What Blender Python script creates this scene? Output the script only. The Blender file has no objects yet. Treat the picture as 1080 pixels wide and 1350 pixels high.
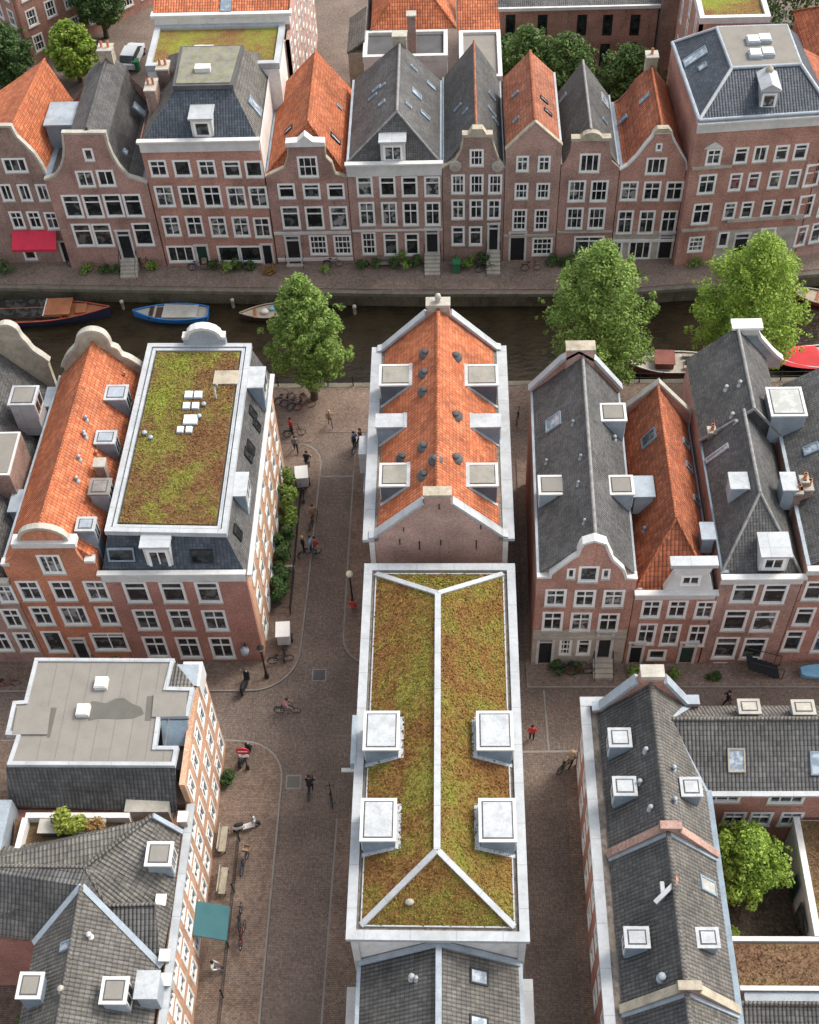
import bpy, bmesh, math, random
import numpy as np
from mathutils import Vector, Matrix
from mathutils.geometry import tessellate_polygon
random.seed(7); RNG = np.random.default_rng(7)
S = bpy.context.scene
COL = S.collection

# ---------------------------------------------------------------- camera (solved from the vanishing points of the walls and streets)
CX, CY = 540., 675.
NAD = np.array([613.3, 2022.4]); STV = np.array([584.6, -1460.8])
FPX = (-((NAD[0]-CX)*(STV[0]-CX)+(NAD[1]-CY)*(STV[1]-CY)))**.5
HC = 72.
def cdir(px, py): return np.array([px-CX, -(py-CY), -FPX])
wz = -cdir(*NAD); wz /= np.linalg.norm(wz)
wy = cdir(*STV); wy -= wy.dot(wz)*wz; wy /= np.linalg.norm(wy)
wx = np.cross(wy, wz)
WM = np.array([wx, wy, wz]); CAM = np.array([0., 0., HC])
cd = bpy.data.cameras.new('camera'); cam = bpy.data.objects.new('camera', cd); COL.objects.link(cam)
cam.matrix_world = Matrix([[*WM[0], 0], [*WM[1], 0], [*WM[2], HC], [0, 0, 0, 1]])
cd.sensor_fit = 'VERTICAL'; cd.sensor_height = 24; cd.lens = FPX/1350*24; cd.clip_end = 2000; cd.clip_start = 1
S.camera = cam
# ---------------------------------------------------------------- sky, sun, exposure
SUN_EL, SUN_AZ = math.radians(48), math.radians(32)      # azimuth counted from +X (right) towards +Y (away)
world = bpy.data.worlds.new('World'); S.world = world; world.use_nodes = True
wn = world.node_tree; bg = wn.nodes['Background']
sky = wn.nodes.new('ShaderNodeTexSky'); sky.sky_type = 'NISHITA'; sky.sun_disc = False
sky.sun_elevation = SUN_EL; sky.sun_rotation = math.radians(90)-SUN_AZ; sky.dust_density = 3.0; sky.air_density = 1.0; sky.ozone_density = .6
hz = wn.nodes.new('ShaderNodeHueSaturation'); hz.inputs['Saturation'].default_value = .38      # thin high cloud: a greyer sky
wn.links.new(sky.outputs[0], hz.inputs['Color']); wn.links.new(hz.outputs[0], bg.inputs[0]); bg.inputs[1].default_value = 0.15
sl = bpy.data.lights.new('sun', 'SUN'); sl.energy = 1.0; sl.angle = math.radians(16); sl.color = (1, .95, .87)
so = bpy.data.objects.new('sun', sl); COL.objects.link(so)
sd = Vector((math.cos(SUN_EL)*math.cos(SUN_AZ), math.cos(SUN_EL)*math.sin(SUN_AZ), math.sin(SUN_EL)))
so.rotation_euler = sd.to_track_quat('Z', 'Y').to_euler(); so.location = sd*200
S.view_settings.view_transform = 'Standard'; S.view_settings.look = 'None'; S.view_settings.exposure = 1.2; S.view_settings.gamma = 1
S.render.engine = 'CYCLES'; S.cycles.max_bounces = 4; S.cycles.diffuse_bounces = 3; S.cycles.glossy_bounces = 2; S.cycles.transparent_max_bounces = 4

# ---------------------------------------------------------------- where a line of sight meets a level, a wall or a slope
def P(px, py, z=0.):
    d = WM@cdir(px, py); return CAM+d*((z-HC)/d[2])
def PY(px, py, Y):
    d = WM@cdir(px, py); return CAM+d*(Y/d[1])
def PPL(px, py, pts):
    a, b, c = [np.array(p, float) for p in pts[:3]]
    n = np.cross(b-a, c-a); d = WM@cdir(px, py); return CAM+d*(n.dot(a-CAM)/n.dot(d))
def Q(*l): return [P(*p) for p in l]
A3 = lambda *p: np.array(p, float)

# ---------------------------------------------------------------- materials
MATS = {}
class NT:
    def __init__(s, name, rough=.8, spec=.3):
        m = bpy.data.materials.new(name); m.use_nodes = True; s.m = m; s.t = m.node_tree; s.b = s.t.nodes['Principled BSDF']
        s.b.inputs['Roughness'].default_value = rough; s.b.inputs['Specular IOR Level'].default_value = spec; MATS[name] = m
        s._uv = s._pos = None
    def n(s, typ, ins=None, **props):
        x = s.t.nodes.new('ShaderNode'+typ)
        for k, v in props.items(): setattr(x, k, v)
        for k, v in (ins or {}).items(): s.set(x.inputs[k], v)
        return x
    def set(s, sock, v):
        if isinstance(v, bpy.types.NodeSocket): s.t.links.new(v, sock)
        elif isinstance(v, bpy.types.Node): s.t.links.new(v.outputs[0], sock)
        else: sock.default_value = v
    @property
    def uv(s):
        if not s._uv: s._uv = s.n('TexCoord').outputs['UV']
        return s._uv
    @property
    def pos(s):
        if not s._pos: s._pos = s.n('NewGeometry').outputs['Position']
        return s._pos
    def noise(s, scale, detail=3, vec=None, rough=.55, dist=0):
        return s.n('TexNoise', {'Vector': vec or s.pos, 'Scale': scale, 'Detail': detail, 'Roughness': rough, 'Distortion': dist}).outputs[0]
    def ramp(s, f, stops):
        r = s.n('ValToRGB', {0: f}); e = r.color_ramp.elements
        while len(e) < len(stops): e.new(.5)
        for x, (p, c) in zip(e, stops):
            x.position = p; x.color = (*c, 1) if not isinstance(c, (int, float)) else (c, c, c, 1)
        return r.outputs[0]
    def mix(s, f, a, b, mode='MIX'):
        x = s.n('Mix', data_type='RGBA', blend_type=mode)
        s.set(x.inputs[0], f)
        for i, v in ((6, a), (7, b)):
            s.set(x.inputs[i], (*v, 1) if isinstance(v, tuple) and len(v) == 3 else v)
        return x.outputs[2]
    def math(s, op, a, b=0., c=0.):
        x = s.n('Math', operation=op)
        for i, v in enumerate((a, b, c)): s.set(x.inputs[i], v)
        return x.outputs[0]
    def vmul(s, v, k): return s.n('VectorMath', {0: v, 1: k}, operation='MULTIPLY').outputs[0]
    def col(s, c): s.set(s.b.inputs['Base Color'], (*c, 1) if isinstance(c, tuple) else c)
    def bump(s, h, dist=.02, strength=1.):
        s.set(s.b.inputs['Normal'], s.n('Bump', {'Height': h, 'Distance': dist, 'Strength': strength}))
def mul(k, c): return tuple(min(1, k*x) for x in c)

def brick(name, c1, c2, mort=(.30, .25, .21), stain=.5, pale=.12):
    t = NT(name, .9, .15)
    b = t.n('TexBrick', {'Vector': t.uv, 'Color1': (*c1, 1), 'Color2': (*c2, 1), 'Mortar': (*mort, 1), 'Scale': 1, 'Mortar Size': .009, 'Bias': 0, 'Brick Width': .22, 'Row Height': .075}).outputs[0]
    c = t.mix(1, b, t.ramp(t.noise(7, 4, t.uv, .7), [(.28, .62), (.5, 1.), (.74, 1.35)]), 'MULTIPLY')
    c = t.mix(1, c, t.ramp(t.noise(.55, 5), [(.3, 1-stain*.6), (.5, 1), (.7, 1.22)]), 'MULTIPLY')
    st = t.noise(1, 4, t.vmul(t.uv, (2.2, .25, 1)), .6)
    c = t.mix(t.ramp(st, [(.56, 0.), (.75, stain)]), c, mul(.45, c1))
    c = t.mix(t.ramp(t.noise(2.3, 6, None, .7), [(.60, 0.), (.74, pale*3)]), c, (.42, .36, .31))
    t.col(c); t.bump(t.n('RGBToBW', {0: b}), .02, .5); return t.m
def tiles(name, c, c2, lich=(.12, .11, .07), la=.35, tw=.24, th=.33, depth=.05, rough=.75, lap=.62):
    t = NT(name, rough, .25)
    uvs = t.n('VectorMath', {0: t.uv, 1: (1/tw, 1/th, 1)}, operation='MULTIPLY').outputs[0]
    wob = t.n('VectorMath', {0: uvs, 1: t.vmul(t.n('TexNoise', {'Vector': t.uv, 'Scale': .8}).outputs[1], (.25, .35, 0))}, operation='ADD').outputs[0]
    cell = t.n('TexWhiteNoise', {'Vector': t.n('VectorMath', {0: wob}, operation='FLOOR').outputs[0]}).outputs['Value']
    x = t.n('SeparateXYZ', {0: wob}); fu = t.math('FRACT', x.outputs[0]); fv = t.math('FRACT', x.outputs[1])
    col = t.ramp(cell, [(0, mul(.8, c)), (.5, c), (.93, c2), (1, mul(.62, c))])
    col = t.mix(1, col, t.ramp(t.noise(.5, 5), [(.3, .72), (.52, 1), (.72, 1.25)]), 'MULTIPLY')
    col = t.mix(1, col, t.ramp(fv, [(0, lap), (.16, 1.), (.86, 1.08), (1, lap)]), 'MULTIPLY')  # dark lap and column edges: shade and dirt painted into the colour
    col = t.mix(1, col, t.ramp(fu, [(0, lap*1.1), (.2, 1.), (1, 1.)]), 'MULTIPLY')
    col = t.mix(t.ramp(t.noise(1.6, 6, None, .68), [(.5, 0.), (.72, la)]), col, lich)
    col = t.mix(t.ramp(t.noise(1, 4, t.vmul(t.uv, (1.6, .22, 1)), .6), [(.55, 0.), (.8, la*.8)]), col, mul(.45, c))
    col = t.mix(1, col, t.ramp(t.noise(14, 2, t.uv, .7), [(.3, .7), (.7, 1.28)]), 'MULTIPLY')
    col = t.mix(t.ramp(t.noise(3.2, 5, None, .75), [(.62, 0.), (.72, .55)]), col, mul(.3, c))
    t.col(col)
    h = t.math('ADD', t.math('ABSOLUTE', t.math('SINE', t.math('MULTIPLY', fu, 3.14159))), t.math('MULTIPLY', fv, -.8))
    t.bump(h, depth, 1); return t.m
def plain(name, c, rough=.6, var=.2, spec=.3, dirt=0., dirtc=(.2, .18, .15), metal=0., sc=1.):
    t = NT(name, rough, spec); t.b.inputs['Metallic'].default_value = metal
    a = t.mix(1, c, t.ramp(t.noise(1.1*sc, 5), [(.3, 1-var), (.5, 1.), (.7, 1+var*.7)]), 'MULTIPLY')
    a = t.mix(1, a, t.ramp(t.noise(12*sc, 3), [(.3, 1-var*.6), (.7, 1+var*.5)]), 'MULTIPLY')
    if dirt: a = t.mix(t.ramp(t.noise(2.5*sc, 6, None, .7), [(.48, 0.), (.72, dirt)]), a, dirtc)
    t.col(a); return t.m
def sedum(name, cols, sc=1.):
    t = NT(name, .95, .1)
    big = t.noise(.28*sc, 7, None, .7, .5); mid = t.noise(1.5, 6, None, .8); fine = t.noise(5.5, 5, None, .85)
    f = t.math('ADD', t.math('MULTIPLY', big, .62), t.math('ADD', t.math('MULTIPLY', mid, .25), t.math('MULTIPLY', fine, .13)))
    a = t.ramp(f, [(.40, cols[3]), (.47, cols[0]), (.535, cols[1]), (.61, cols[2])])
    a = t.mix(t.ramp(fine, [(.5, 0.), (.66, .45)]), a, mul(.6, cols[3]))
    a = t.mix(1, a, t.ramp(t.noise(13, 4, None, .8), [(.3, .65), (.5, 1), (.68, 1.4)]), 'MULTIPLY')
    a = t.mix(1, a, t.ramp(t.n('NewGeometry').outputs['Random Per Island'], [(0, .68), (.5, 1.), (1, 1.35)]), 'MULTIPLY')
    t.col(a); t.bump(t.noise(6, 5, None, .8), .25, 1); return t.m
def paving(name, c1, c2, mort, bw=.21, rh=.105, rot=0.):
    t = NT(name, .85, .25)
    v = t.n('Mapping', {'Vector': t.uv, 'Rotation': (0, 0, rot)}).outputs[0]
    b = t.n('TexBrick', {'Vector': v, 'Color1': (*c1, 1), 'Color2': (*c2, 1), 'Mortar': (*mort, 1), 'Scale': 1, 'Mortar Size': .012, 'Brick Width': bw, 'Row Height': rh}).outputs[0]
    c = t.mix(1, b, t.ramp(t.noise(6, 4, None, .8), [(.3, .55), (.5, 1), (.7, 1.55)]), 'MULTIPLY')
    c = t.mix(1, c, t.ramp(t.noise(.25, 6, None, .65), [(.3, .72), (.5, 1), (.7, 1.3)]), 'MULTIPLY')
    c = t.mix(t.ramp(t.noise(1.3, 6, None, .75), [(.58, 0.), (.74, .5)]), c, mul(.5, c1))
    c = t.mix(t.ramp(t.noise(20, 2), [(.66, 0.), (.76, .6)]), c, (.3, .27, .23))
    t.col(c); t.bump(t.n('RGBToBW', {0: b}), .02, .5); return t.m
brick('brick_purple', (.32, .165, .13), (.395, .22, .18), stain=.5)
brick('brick_brown', (.245, .145, .115), (.31, .195, .16), stain=.55)
brick('brick_plum', (.345, .19, .148), (.425, .255, .205))
brick('brick_rust', (.38, .165, .115), (.45, .22, .165))
brick('brick_orange', (.45, .15, .075), (.52, .205, .11), (.36, .2, .14), .45, .05)
brick('brick_red', (.37, .155, .118), (.43, .20, .155), (.3, .2, .16), .3, .04)
brick('brick_pink', (.40, .235, .195), (.47, .30, .25), (.38, .3, .26), .35)
brick('brick_side', (.44, .21, .12), (.55, .30, .18), (.5, .38, .28), .45, .32)
brick('quay_brick', (.10, .085, .055), (.14, .12, .08), (.09, .09, .06), stain=.8)
brick('brick_dark', (.10, .06, .05), (.15, .09, .075), stain=.6)
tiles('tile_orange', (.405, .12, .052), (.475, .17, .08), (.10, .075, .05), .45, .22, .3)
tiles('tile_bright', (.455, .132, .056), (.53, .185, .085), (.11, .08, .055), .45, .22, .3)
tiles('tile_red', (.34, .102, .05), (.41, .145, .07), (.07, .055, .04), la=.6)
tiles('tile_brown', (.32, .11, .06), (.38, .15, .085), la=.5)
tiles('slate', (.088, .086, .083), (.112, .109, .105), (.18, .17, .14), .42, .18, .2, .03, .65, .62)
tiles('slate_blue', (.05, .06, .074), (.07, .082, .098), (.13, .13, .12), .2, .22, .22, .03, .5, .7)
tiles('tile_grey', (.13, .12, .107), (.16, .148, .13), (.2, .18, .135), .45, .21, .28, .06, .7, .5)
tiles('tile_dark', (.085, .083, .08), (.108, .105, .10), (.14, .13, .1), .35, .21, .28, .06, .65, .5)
plain('zinc', (.30, .34, .37), .5, .25, .4, .35, (.3, .33, .36))
plain('zinc_plain', (.41, .425, .43), .55, .2, .35, .6, (.25, .25, .24)); plain('ridge_grey', (.24, .235, .222), .9, .3, .2, .5, (.12, .115, .1), sc=2); plain('lead_dark', (.10, .115, .135), .6, .25); plain('deck_mossy', (.2, .19, .165), .95, .25, .1, .9, (.26, .26, .05)); plain('blind_panel', (.27, .255, .215), .8, .2, .2, .3); plain('lead', (.20, .255, .30), .55, .25, .4, .3, (.16, .19, .22))
plain('white_paint', (.56, .55, .52), .5, .14, .4, .4, (.45, .43, .38)); plain('white_frame', (.76, .75, .71), .45, .06)
plain('plaster', (.68, .66, .62), .85, .12, .2, .45, (.42, .39, .34)); plain('stone', (.40, .37, .31), .85, .2, .2, .5, (.22, .2, .17))
plain('sandstone', (.38, .33, .25), .9, .25, .2, .6, (.16, .15, .11)); plain('quay_stone', (.17, .15, .115), .9, .25, .2, .5, (.06, .07, .03)); plain('felt_seam', (.17, .163, .148), .9, .1); plain('kerbstone', (.24, .222, .195), .85, .2, .2, .4)
plain('felt_grey', (.22, .203, .175), .9, .1, .2, .25, (.2, .19, .17)); plain('felt_dark', (.09, .09, .09), .9, .2)
plain('felt_wet', (.115, .108, .09), .5, .12); plain('gravel_strip', (.20, .17, .14), .95, .5, .1, .5, sc=3)
plain('black_metal', (.02, .022, .024), .4, .2); plain('dark_wood', (.05, .035, .025), .6, .3); plain('door_black', (.018, .02, .022), .35, .15); plain('door_green', (.02, .05, .04), .4, .2)
plain('wood_brown', (.26, .1, .045), .5, .3, .4); plain('wood_deck', (.33, .27, .2), .7, .3); plain('boat_red', (.33, .06, .035), .4, .25, .4); plain('cabin_brown', (.2, .07, .05), .5, .25); plain('boat_navy', (.02, .025, .05), .35, .2, .5)
plain('boat_blue', (.025, .16, .42), .4, .2, .5); plain('tarp_grey', (.30, .29, .26), .8, .25); plain('tarp_red', (.62, .05, .05), .6, .15); plain('awning_red', (.55, .03, .06), .7, .12); plain('awning_teal', (.028, .105, .115), .7, .12)
plain('skin', (.5, .3, .21), .6, .05); plain('hair_dark', (.03, .02, .015), .7, .2); plain('hair_blond', (.45, .32, .16), .7, .2)
plain('cloth_black', (.02, .02, .023), .85, .2); plain('cloth_blue', (.05, .09, .2), .85, .2); plain('cloth_red', (.5, .04, .04), .8, .15); plain('cloth_white', (.65, .63, .6), .8, .1); plain('cloth_tan', (.35, .25, .16), .85, .2); plain('cloth_grey', (.17, .17, .18), .85, .2); plain('cloth_pink', (.6, .25, .25), .85, .2)
plain('rubber', (.02, .02, .02), .7, .2); plain('chrome', (.5, .5, .5), .3, .1, .5, 0, metal=.8); plain('sign_red', (.5, .04, .06), .5, .05); plain('globe', (.8, .74, .55), .35, .05); plain('terracotta', (.5, .2, .1), .8, .2); plain('car_silver', (.55, .58, .6), .28, .04, .5); plain('soil', (.06, .045, .032), .95, .4, .1, .5, sc=2); plain('bark', (.09, .068, .048), .95, .4); plain('plastic_green', (.03, .16, .07), .5, .1); plain('timber_grey', (.2, .18, .16), .85, .3); plain('blue_sheet', (.2, .42, .58), .6, .2)
def zincroof(name, c, dirtc):
    t = NT(name, .5, .35); x = t.n('SeparateXYZ', {0: t.uv})
    a = t.mix(1, c, t.ramp(t.noise(.7, 6), [(.3, .82), (.5, 1.), (.7, 1.1)]), 'MULTIPLY')
    a = t.mix(t.ramp(t.noise(2.2, 7, None, .75), [(.46, 0.), (.7, .6)]), a, dirtc)
    a = t.mix(t.ramp(t.noise(9, 4, None, .7), [(.58, 0.), (.7, .45)]), a, dirtc)
    for k, o in ((0, .2), (1, .7)):
        f = t.math('FRACT', t.math('DIVIDE', t.math('ADD', x.outputs[k], o), 2.3)); a = t.mix(t.ramp(f, [(.0, .55), (.012, .55), (.02, 0.), (1, 0.)]), a, (.16, .165, .165))
    t.col(a); return t.m
zincroof('zinc_pale', (.40, .415, .42), (.27, .27, .26))
sedum('sedum_mixed', [(.29, .16, .05), (.285, .225, .055), (.285, .30, .05), (.25, .12, .05)], .9)
sedum('sedum_flat', [(.25, .14, .06), (.265, .24, .055), (.28, .325, .05), (.22, .105, .05)], .7)
sedum('sedum_brown', [(.24, .15, .085), (.26, .18, .09), (.28, .23, .09), (.2, .12, .07)])
paving('paving_dark', (.155, .115, .092), (.195, .148, .12), (.09, .072, .06), rot=.785)
paving('paving_brown', (.18, .125, .094), (.225, .16, .122), (.1, .077, .06))
paving('paving_red', (.195, .14, .108), (.24, .178, .14), (.105, .082, .066))
def glass(name, base, cur, amt):
    t = NT(name, .06, .6)
    oi = t.n('ObjectInfo').outputs['Random']
    x = t.n('SeparateXYZ', {0: t.uv})
    nz = t.noise(1.5, 3, t.n('VectorMath', {0: t.uv, 1: t.n('CombineXYZ', {0: t.math('MULTIPLY', oi, 40), 1: t.math('MULTIPLY', oi, 17)})}, operation='ADD').outputs[0], .6)
    c = t.mix(t.ramp(nz, [(.48, 0.), (.56, amt)]), base, cur); t.col(c); return t.m
glass('glass_dark', (.012, .014, .015), (.05, .055, .052), .7); glass('glass_mid', (.02, .024, .024), (.16, .17, .165), .6); glass('glass_curtain', (.04, .045, .045), (.34, .34, .32), .8); glass('glass_roof', (.33, .33, .30), (.42, .42, .39), .8); glass('glass_sky', (.2, .24, .28), (.5, .54, .56), .7)
def leafmat(name, a, b, c):
    t = NT(name, .6, .25)
    r = t.n('NewGeometry').outputs['Random Per Island']
    col = t.ramp(r, [(0, a), (.45, b), (1, c)])
    col = t.mix(1, col, t.ramp(t.noise(.9, 3), [(.3, .75), (.7, 1.25)]), 'MULTIPLY')
    t.col(col); t.b.inputs['Subsurface Weight'].default_value = 0
    tr = t.n('BsdfTranslucent', {'Color': col}); mx = t.n('MixShader', {0: .3}); o = t.t.nodes['Material Output']
    t.t.links.new(t.b.outputs[0], mx.inputs[1]); t.t.links.new(tr.outputs[0], mx.inputs[2]); t.t.links.new(mx.outputs[0], o.inputs[0]); return t.m
leafmat('leaf_green', (.10, .18, .038), (.19, .29, .06), (.31, .40, .1)); leafmat('leaf_bright', (.13, .22, .03), (.24, .35, .045), (.36, .47, .09)); leafmat('leaf_dark', (.04, .08, .025), (.07, .13, .04), (.11, .18, .055)); leafmat('leaf_mid', (.05, .095, .025), (.09, .155, .04), (.15, .22, .06)); leafmat('leaf_yellow', (.16, .2, .03), (.28, .32, .05), (.4, .42, .09)); leafmat('leaf_rust', (.2, .1, .04), (.3, .17, .07), (.35, .25, .08))
t = NT('water', .07, .28)
t.col(t.ramp(t.noise(.5, 5), [(.35, (.015, .011, .006)), (.7, (.028, .021, .011))])); t.bump(t.noise(1.4, 5, t.vmul(t.pos, (1, 1.8, 1)), .6), .16, .5)

# ---------------------------------------------------------------- mesh builder
class MB:
    def __init__(s): s.v = []; s.f = []; s.mi = []; s.mats = []; s.sm = []
    def m(s, name):
        if name not in s.mats: s.mats.append(name)
        return s.mats.index(name)
    def face(s, pts, mat, smooth=False):
        i = len(s.v); s.v += [tuple(map(float, p)) for p in pts]; s.f.append(tuple(range(i, i+len(pts)))); s.mi.append(s.m(mat)); s.sm.append(smooth)
    def prism(s, poly, vec, mat, matside=None, caps=(1, 1)):
        poly = [np.array(p, float) for p in poly]; vec = np.array(vec, float); ms = matside or mat
        q = [p+vec for p in poly]; n = len(poly)
        nn = sum((np.cross(poly[i]-poly[0], poly[(i+1) % n]-poly[0]) for i in range(1, n-1)), np.zeros(3))
        if nn.dot(vec) > 0: poly, q = q, poly           # the first cap faces away from vec
        if caps[0]: s.face(poly, mat)
        if caps[1]: s.face(q[::-1], mat)
        for i in range(n):
            j = (i+1) % n; s.face([poly[j], poly[i], q[i], q[j]], ms)
    def box(s, x0, x1, y0, y1, z0, z1, mat):
        s.prism([(x0, y0, z0), (x1, y0, z0), (x1, y1, z0), (x0, y1, z0)], (0, 0, z1-z0), mat)
    def beam(s, a, b, w, h, mat, up=(0, 0, 1)):          # box along a-b, w across, h upward from the line
        a = np.array(a, float); b = np.array(b, float); d = b-a; sd = np.cross(d, up); sd = sd/np.linalg.norm(sd)*w/2; u = np.cross(sd, d); u = u/np.linalg.norm(u)*h
        s.prism([a-sd, a+sd, a+sd+u, a-sd+u], d, mat)
    def tube(s, pts, r, mat, n=6, caps=True, smooth=True):
        pts = [np.array(p, float) for p in pts]; rs = r if isinstance(r, (list, tuple)) else [r]*len(pts); rings = []
        for i, p in enumerate(pts):
            d = pts[min(i+1, len(pts)-1)]-pts[max(i-1, 0)]; d /= np.linalg.norm(d)
            ref = A3(0, 0, 1) if abs(d[2]) < .9 else A3(1, 0, 0)
            a = np.cross(d, ref); a /= np.linalg.norm(a); b = np.cross(d, a)
            rings.append([p+rs[i]*(math.cos(k*2*math.pi/n)*a+math.sin(k*2*math.pi/n)*b) for k in range(n)])
        i0 = len(s.v); m = s.m(mat)
        for rg in rings: s.v += [tuple(map(float, q)) for q in rg]
        for i in range(len(rings)-1):
            for k in range(n):
                k2 = (k+1) % n; s.f.append((i0+i*n+k, i0+i*n+k2, i0+(i+1)*n+k2, i0+(i+1)*n+k)); s.mi.append(m); s.sm.append(smooth)
        if caps:
            s.face(rings[0], mat); s.face(rings[-1][::-1], mat)
    def lathe(s, c, prof, mat, n=10):                    # profile of (radius, height)
        s.tube([A3(*c)+A3(0, 0, h) for r, h in prof], [max(r, .001) for r, h in prof], mat, n)
    def ball(s, c, r, mat, n=8, sq=(1, 1, 1)):
        c = A3(*c); i0 = len(s.v); m = s.m(mat); k = n//2+1
        for i in range(k):
            a = math.pi*i/(k-1)
            for j in range(n): s.v.append(tuple(c+r*A3(math.sin(a)*math.cos(2*math.pi*j/n)*sq[0], math.sin(a)*math.sin(2*math.pi*j/n)*sq[1], math.cos(a)*sq[2])))
        for i in range(k-1):
            for j in range(n): s.f.append((i0+i*n+j, i0+(i+1)*n+j, i0+(i+1)*n+(j+1) % n, i0+i*n+(j+1) % n)); s.mi.append(m); s.sm.append(True)
    def mesh(s, name, off=(0, 0, 0)):
        me = bpy.data.meshes.new(name); V = np.array(s.v, float)-np.array(off, float)
        me.from_pydata(V.tolist(), [], s.f); me.update()
        for mn in s.mats: me.materials.append(MATS[mn])
        me.polygons.foreach_set('material_index', s.mi); me.polygons.foreach_set('use_smooth', s.sm)
        uvl = me.uv_layers.new(name='UVMap'); uv = np.zeros((len(me.loops), 2)); li = 0; W3 = np.array(s.v, float)
        for poly in me.polygons:
            n = np.array(poly.normal); ids = list(poly.vertices)
            if abs(n[2]) > .985 or np.linalg.norm(n) < .1: u = A3(1, 0, 0); v = A3(0, 1, 0)
            else:
                u = np.cross((0, 0, 1), n); u /= np.linalg.norm(u); v = np.cross(n, u)
            pts = W3[ids]; uv[li:li+len(ids), 0] = pts@u; uv[li:li+len(ids), 1] = pts@v; li += len(ids)
        uvl.data.foreach_set('uv', uv.ravel()); return me
    def build(s, name, parent=None, loc=None):
        off = np.array(loc if loc is not None else (0, 0, 0), float)
        po = np.array(parent['o'], float) if parent is not None and 'o' in parent else np.zeros(3)
        org = off if parent is None else po
        o = bpy.data.objects.new(name, s.mesh(name, org)); COL.objects.link(o)
        if parent is not None: o.parent = parent; o['o'] = list(org)
        else: o.location = org; o['o'] = list(org)
        return o
def tag(o, label=None, cat=None, group=None, kind=None):
    if label: o['label'] = label
    if cat: o['category'] = cat
    if group: o['group'] = group
    if kind: o['kind'] = kind
    return o
def thing(name, label, cat, loc, group=None, rz=0.):
    o = bpy.data.objects.new(name, None); COL.objects.link(o); o.location = tuple(map(float, loc)); o.empty_display_size = .5; o['o'] = [float(x) for x in loc]; o.rotation_euler = (0, 0, rz)
    return tag(o, label, cat, group)
def copy_tree(o, parent=None):
    c = o.copy(); COL.objects.link(c)
    if parent is not None: c.parent = parent
    for ch in [x for x in o.children]: copy_tree(ch, c)
    return c
def struct(mb, name): return tag(mb.build(name), kind='structure')

# ---------------------------------------------------------------- facades, windows, roofs
class Fac:
    def __init__(s, A, B):
        s.A = A3(*A[:2], 0); s.B = A3(*B[:2], 0); d = s.B-s.A; s.L = np.linalg.norm(d); s.u = d/s.L; s.n = np.cross(s.u, (0, 0, 1))
    def uv(s, px, py):
        d = WM@cdir(px, py); p = CAM+d*((s.n.dot(s.A-CAM))/s.n.dot(d)); return float((p-s.A).dot(s.u)), float(p[2])
    def pt(s, u, v, out=0.): return s.A+s.u*u+A3(0, 0, v)+s.n*out
    def ang(s): return math.atan2(s.u[1], s.u[0])
def wall(mb, fac, out, holes, mat, thick=.3, rev=.16, revmat=None, back=True):
    hs = []
    for a, b, c, d in holes:                              # keep openings apart, and inside the wall
        a, c = max(a, .04), min(c, fac.L-.04); b = max(b, .03)
        for e in hs:
            if a < e[2]+.03 and c > e[0]-.03 and b < e[3]+.03 and d > e[1]-.03:
                ox, oy = min(c, e[2])-max(a, e[0]), min(d, e[3])-max(b, e[1])
                if ox <= oy:
                    if a+c > e[0]+e[2]: a = e[2]+.04
                    else: c = e[0]-.04
                elif b+d > e[1]+e[3]: b = e[3]+.04
                else: d = e[1]-.04
        if c-a > .1 and d-b > .1: hs.append((a, b, c, d))
    holes = hs
    loops = [[Vector((u, v, 0)) for u, v in out]]+[[Vector((a, b, 0)), Vector((a, d, 0)), Vector((c, d, 0)), Vector((c, b, 0))] for a, b, c, d in holes]
    flat = [p for l in loops for p in l]
    for tri in tessellate_polygon(loops):
        p = [flat[i] for i in tri]
        if (p[1]-p[0]).cross(p[2]-p[0]).z < 0: p = p[::-1]
        mb.face([fac.pt(q.x, q.y) for q in p], mat)
    for a, b, c, d in holes:
        for (u0, v0), (u1, v1) in (((a, b), (c, b)), ((c, b), (c, d)), ((c, d), (a, d)), ((a, d), (a, b))):
            mb.face([fac.pt(u0, v0), fac.pt(u1, v1), fac.pt(u1, v1, -rev), fac.pt(u0, v0, -rev)], revmat or mat)
    if back: mb.face([fac.pt(u, v, -thick) for u, v in out[::-1]], mat)
    n = len(out)
    for i in range(n):
        (a, b), (c, d) = out[i], out[(i+1) % n]; mb.face([fac.pt(c, d), fac.pt(a, b), fac.pt(a, b, -thick), fac.pt(c, d, -thick)], mat)
WC = {}
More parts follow.
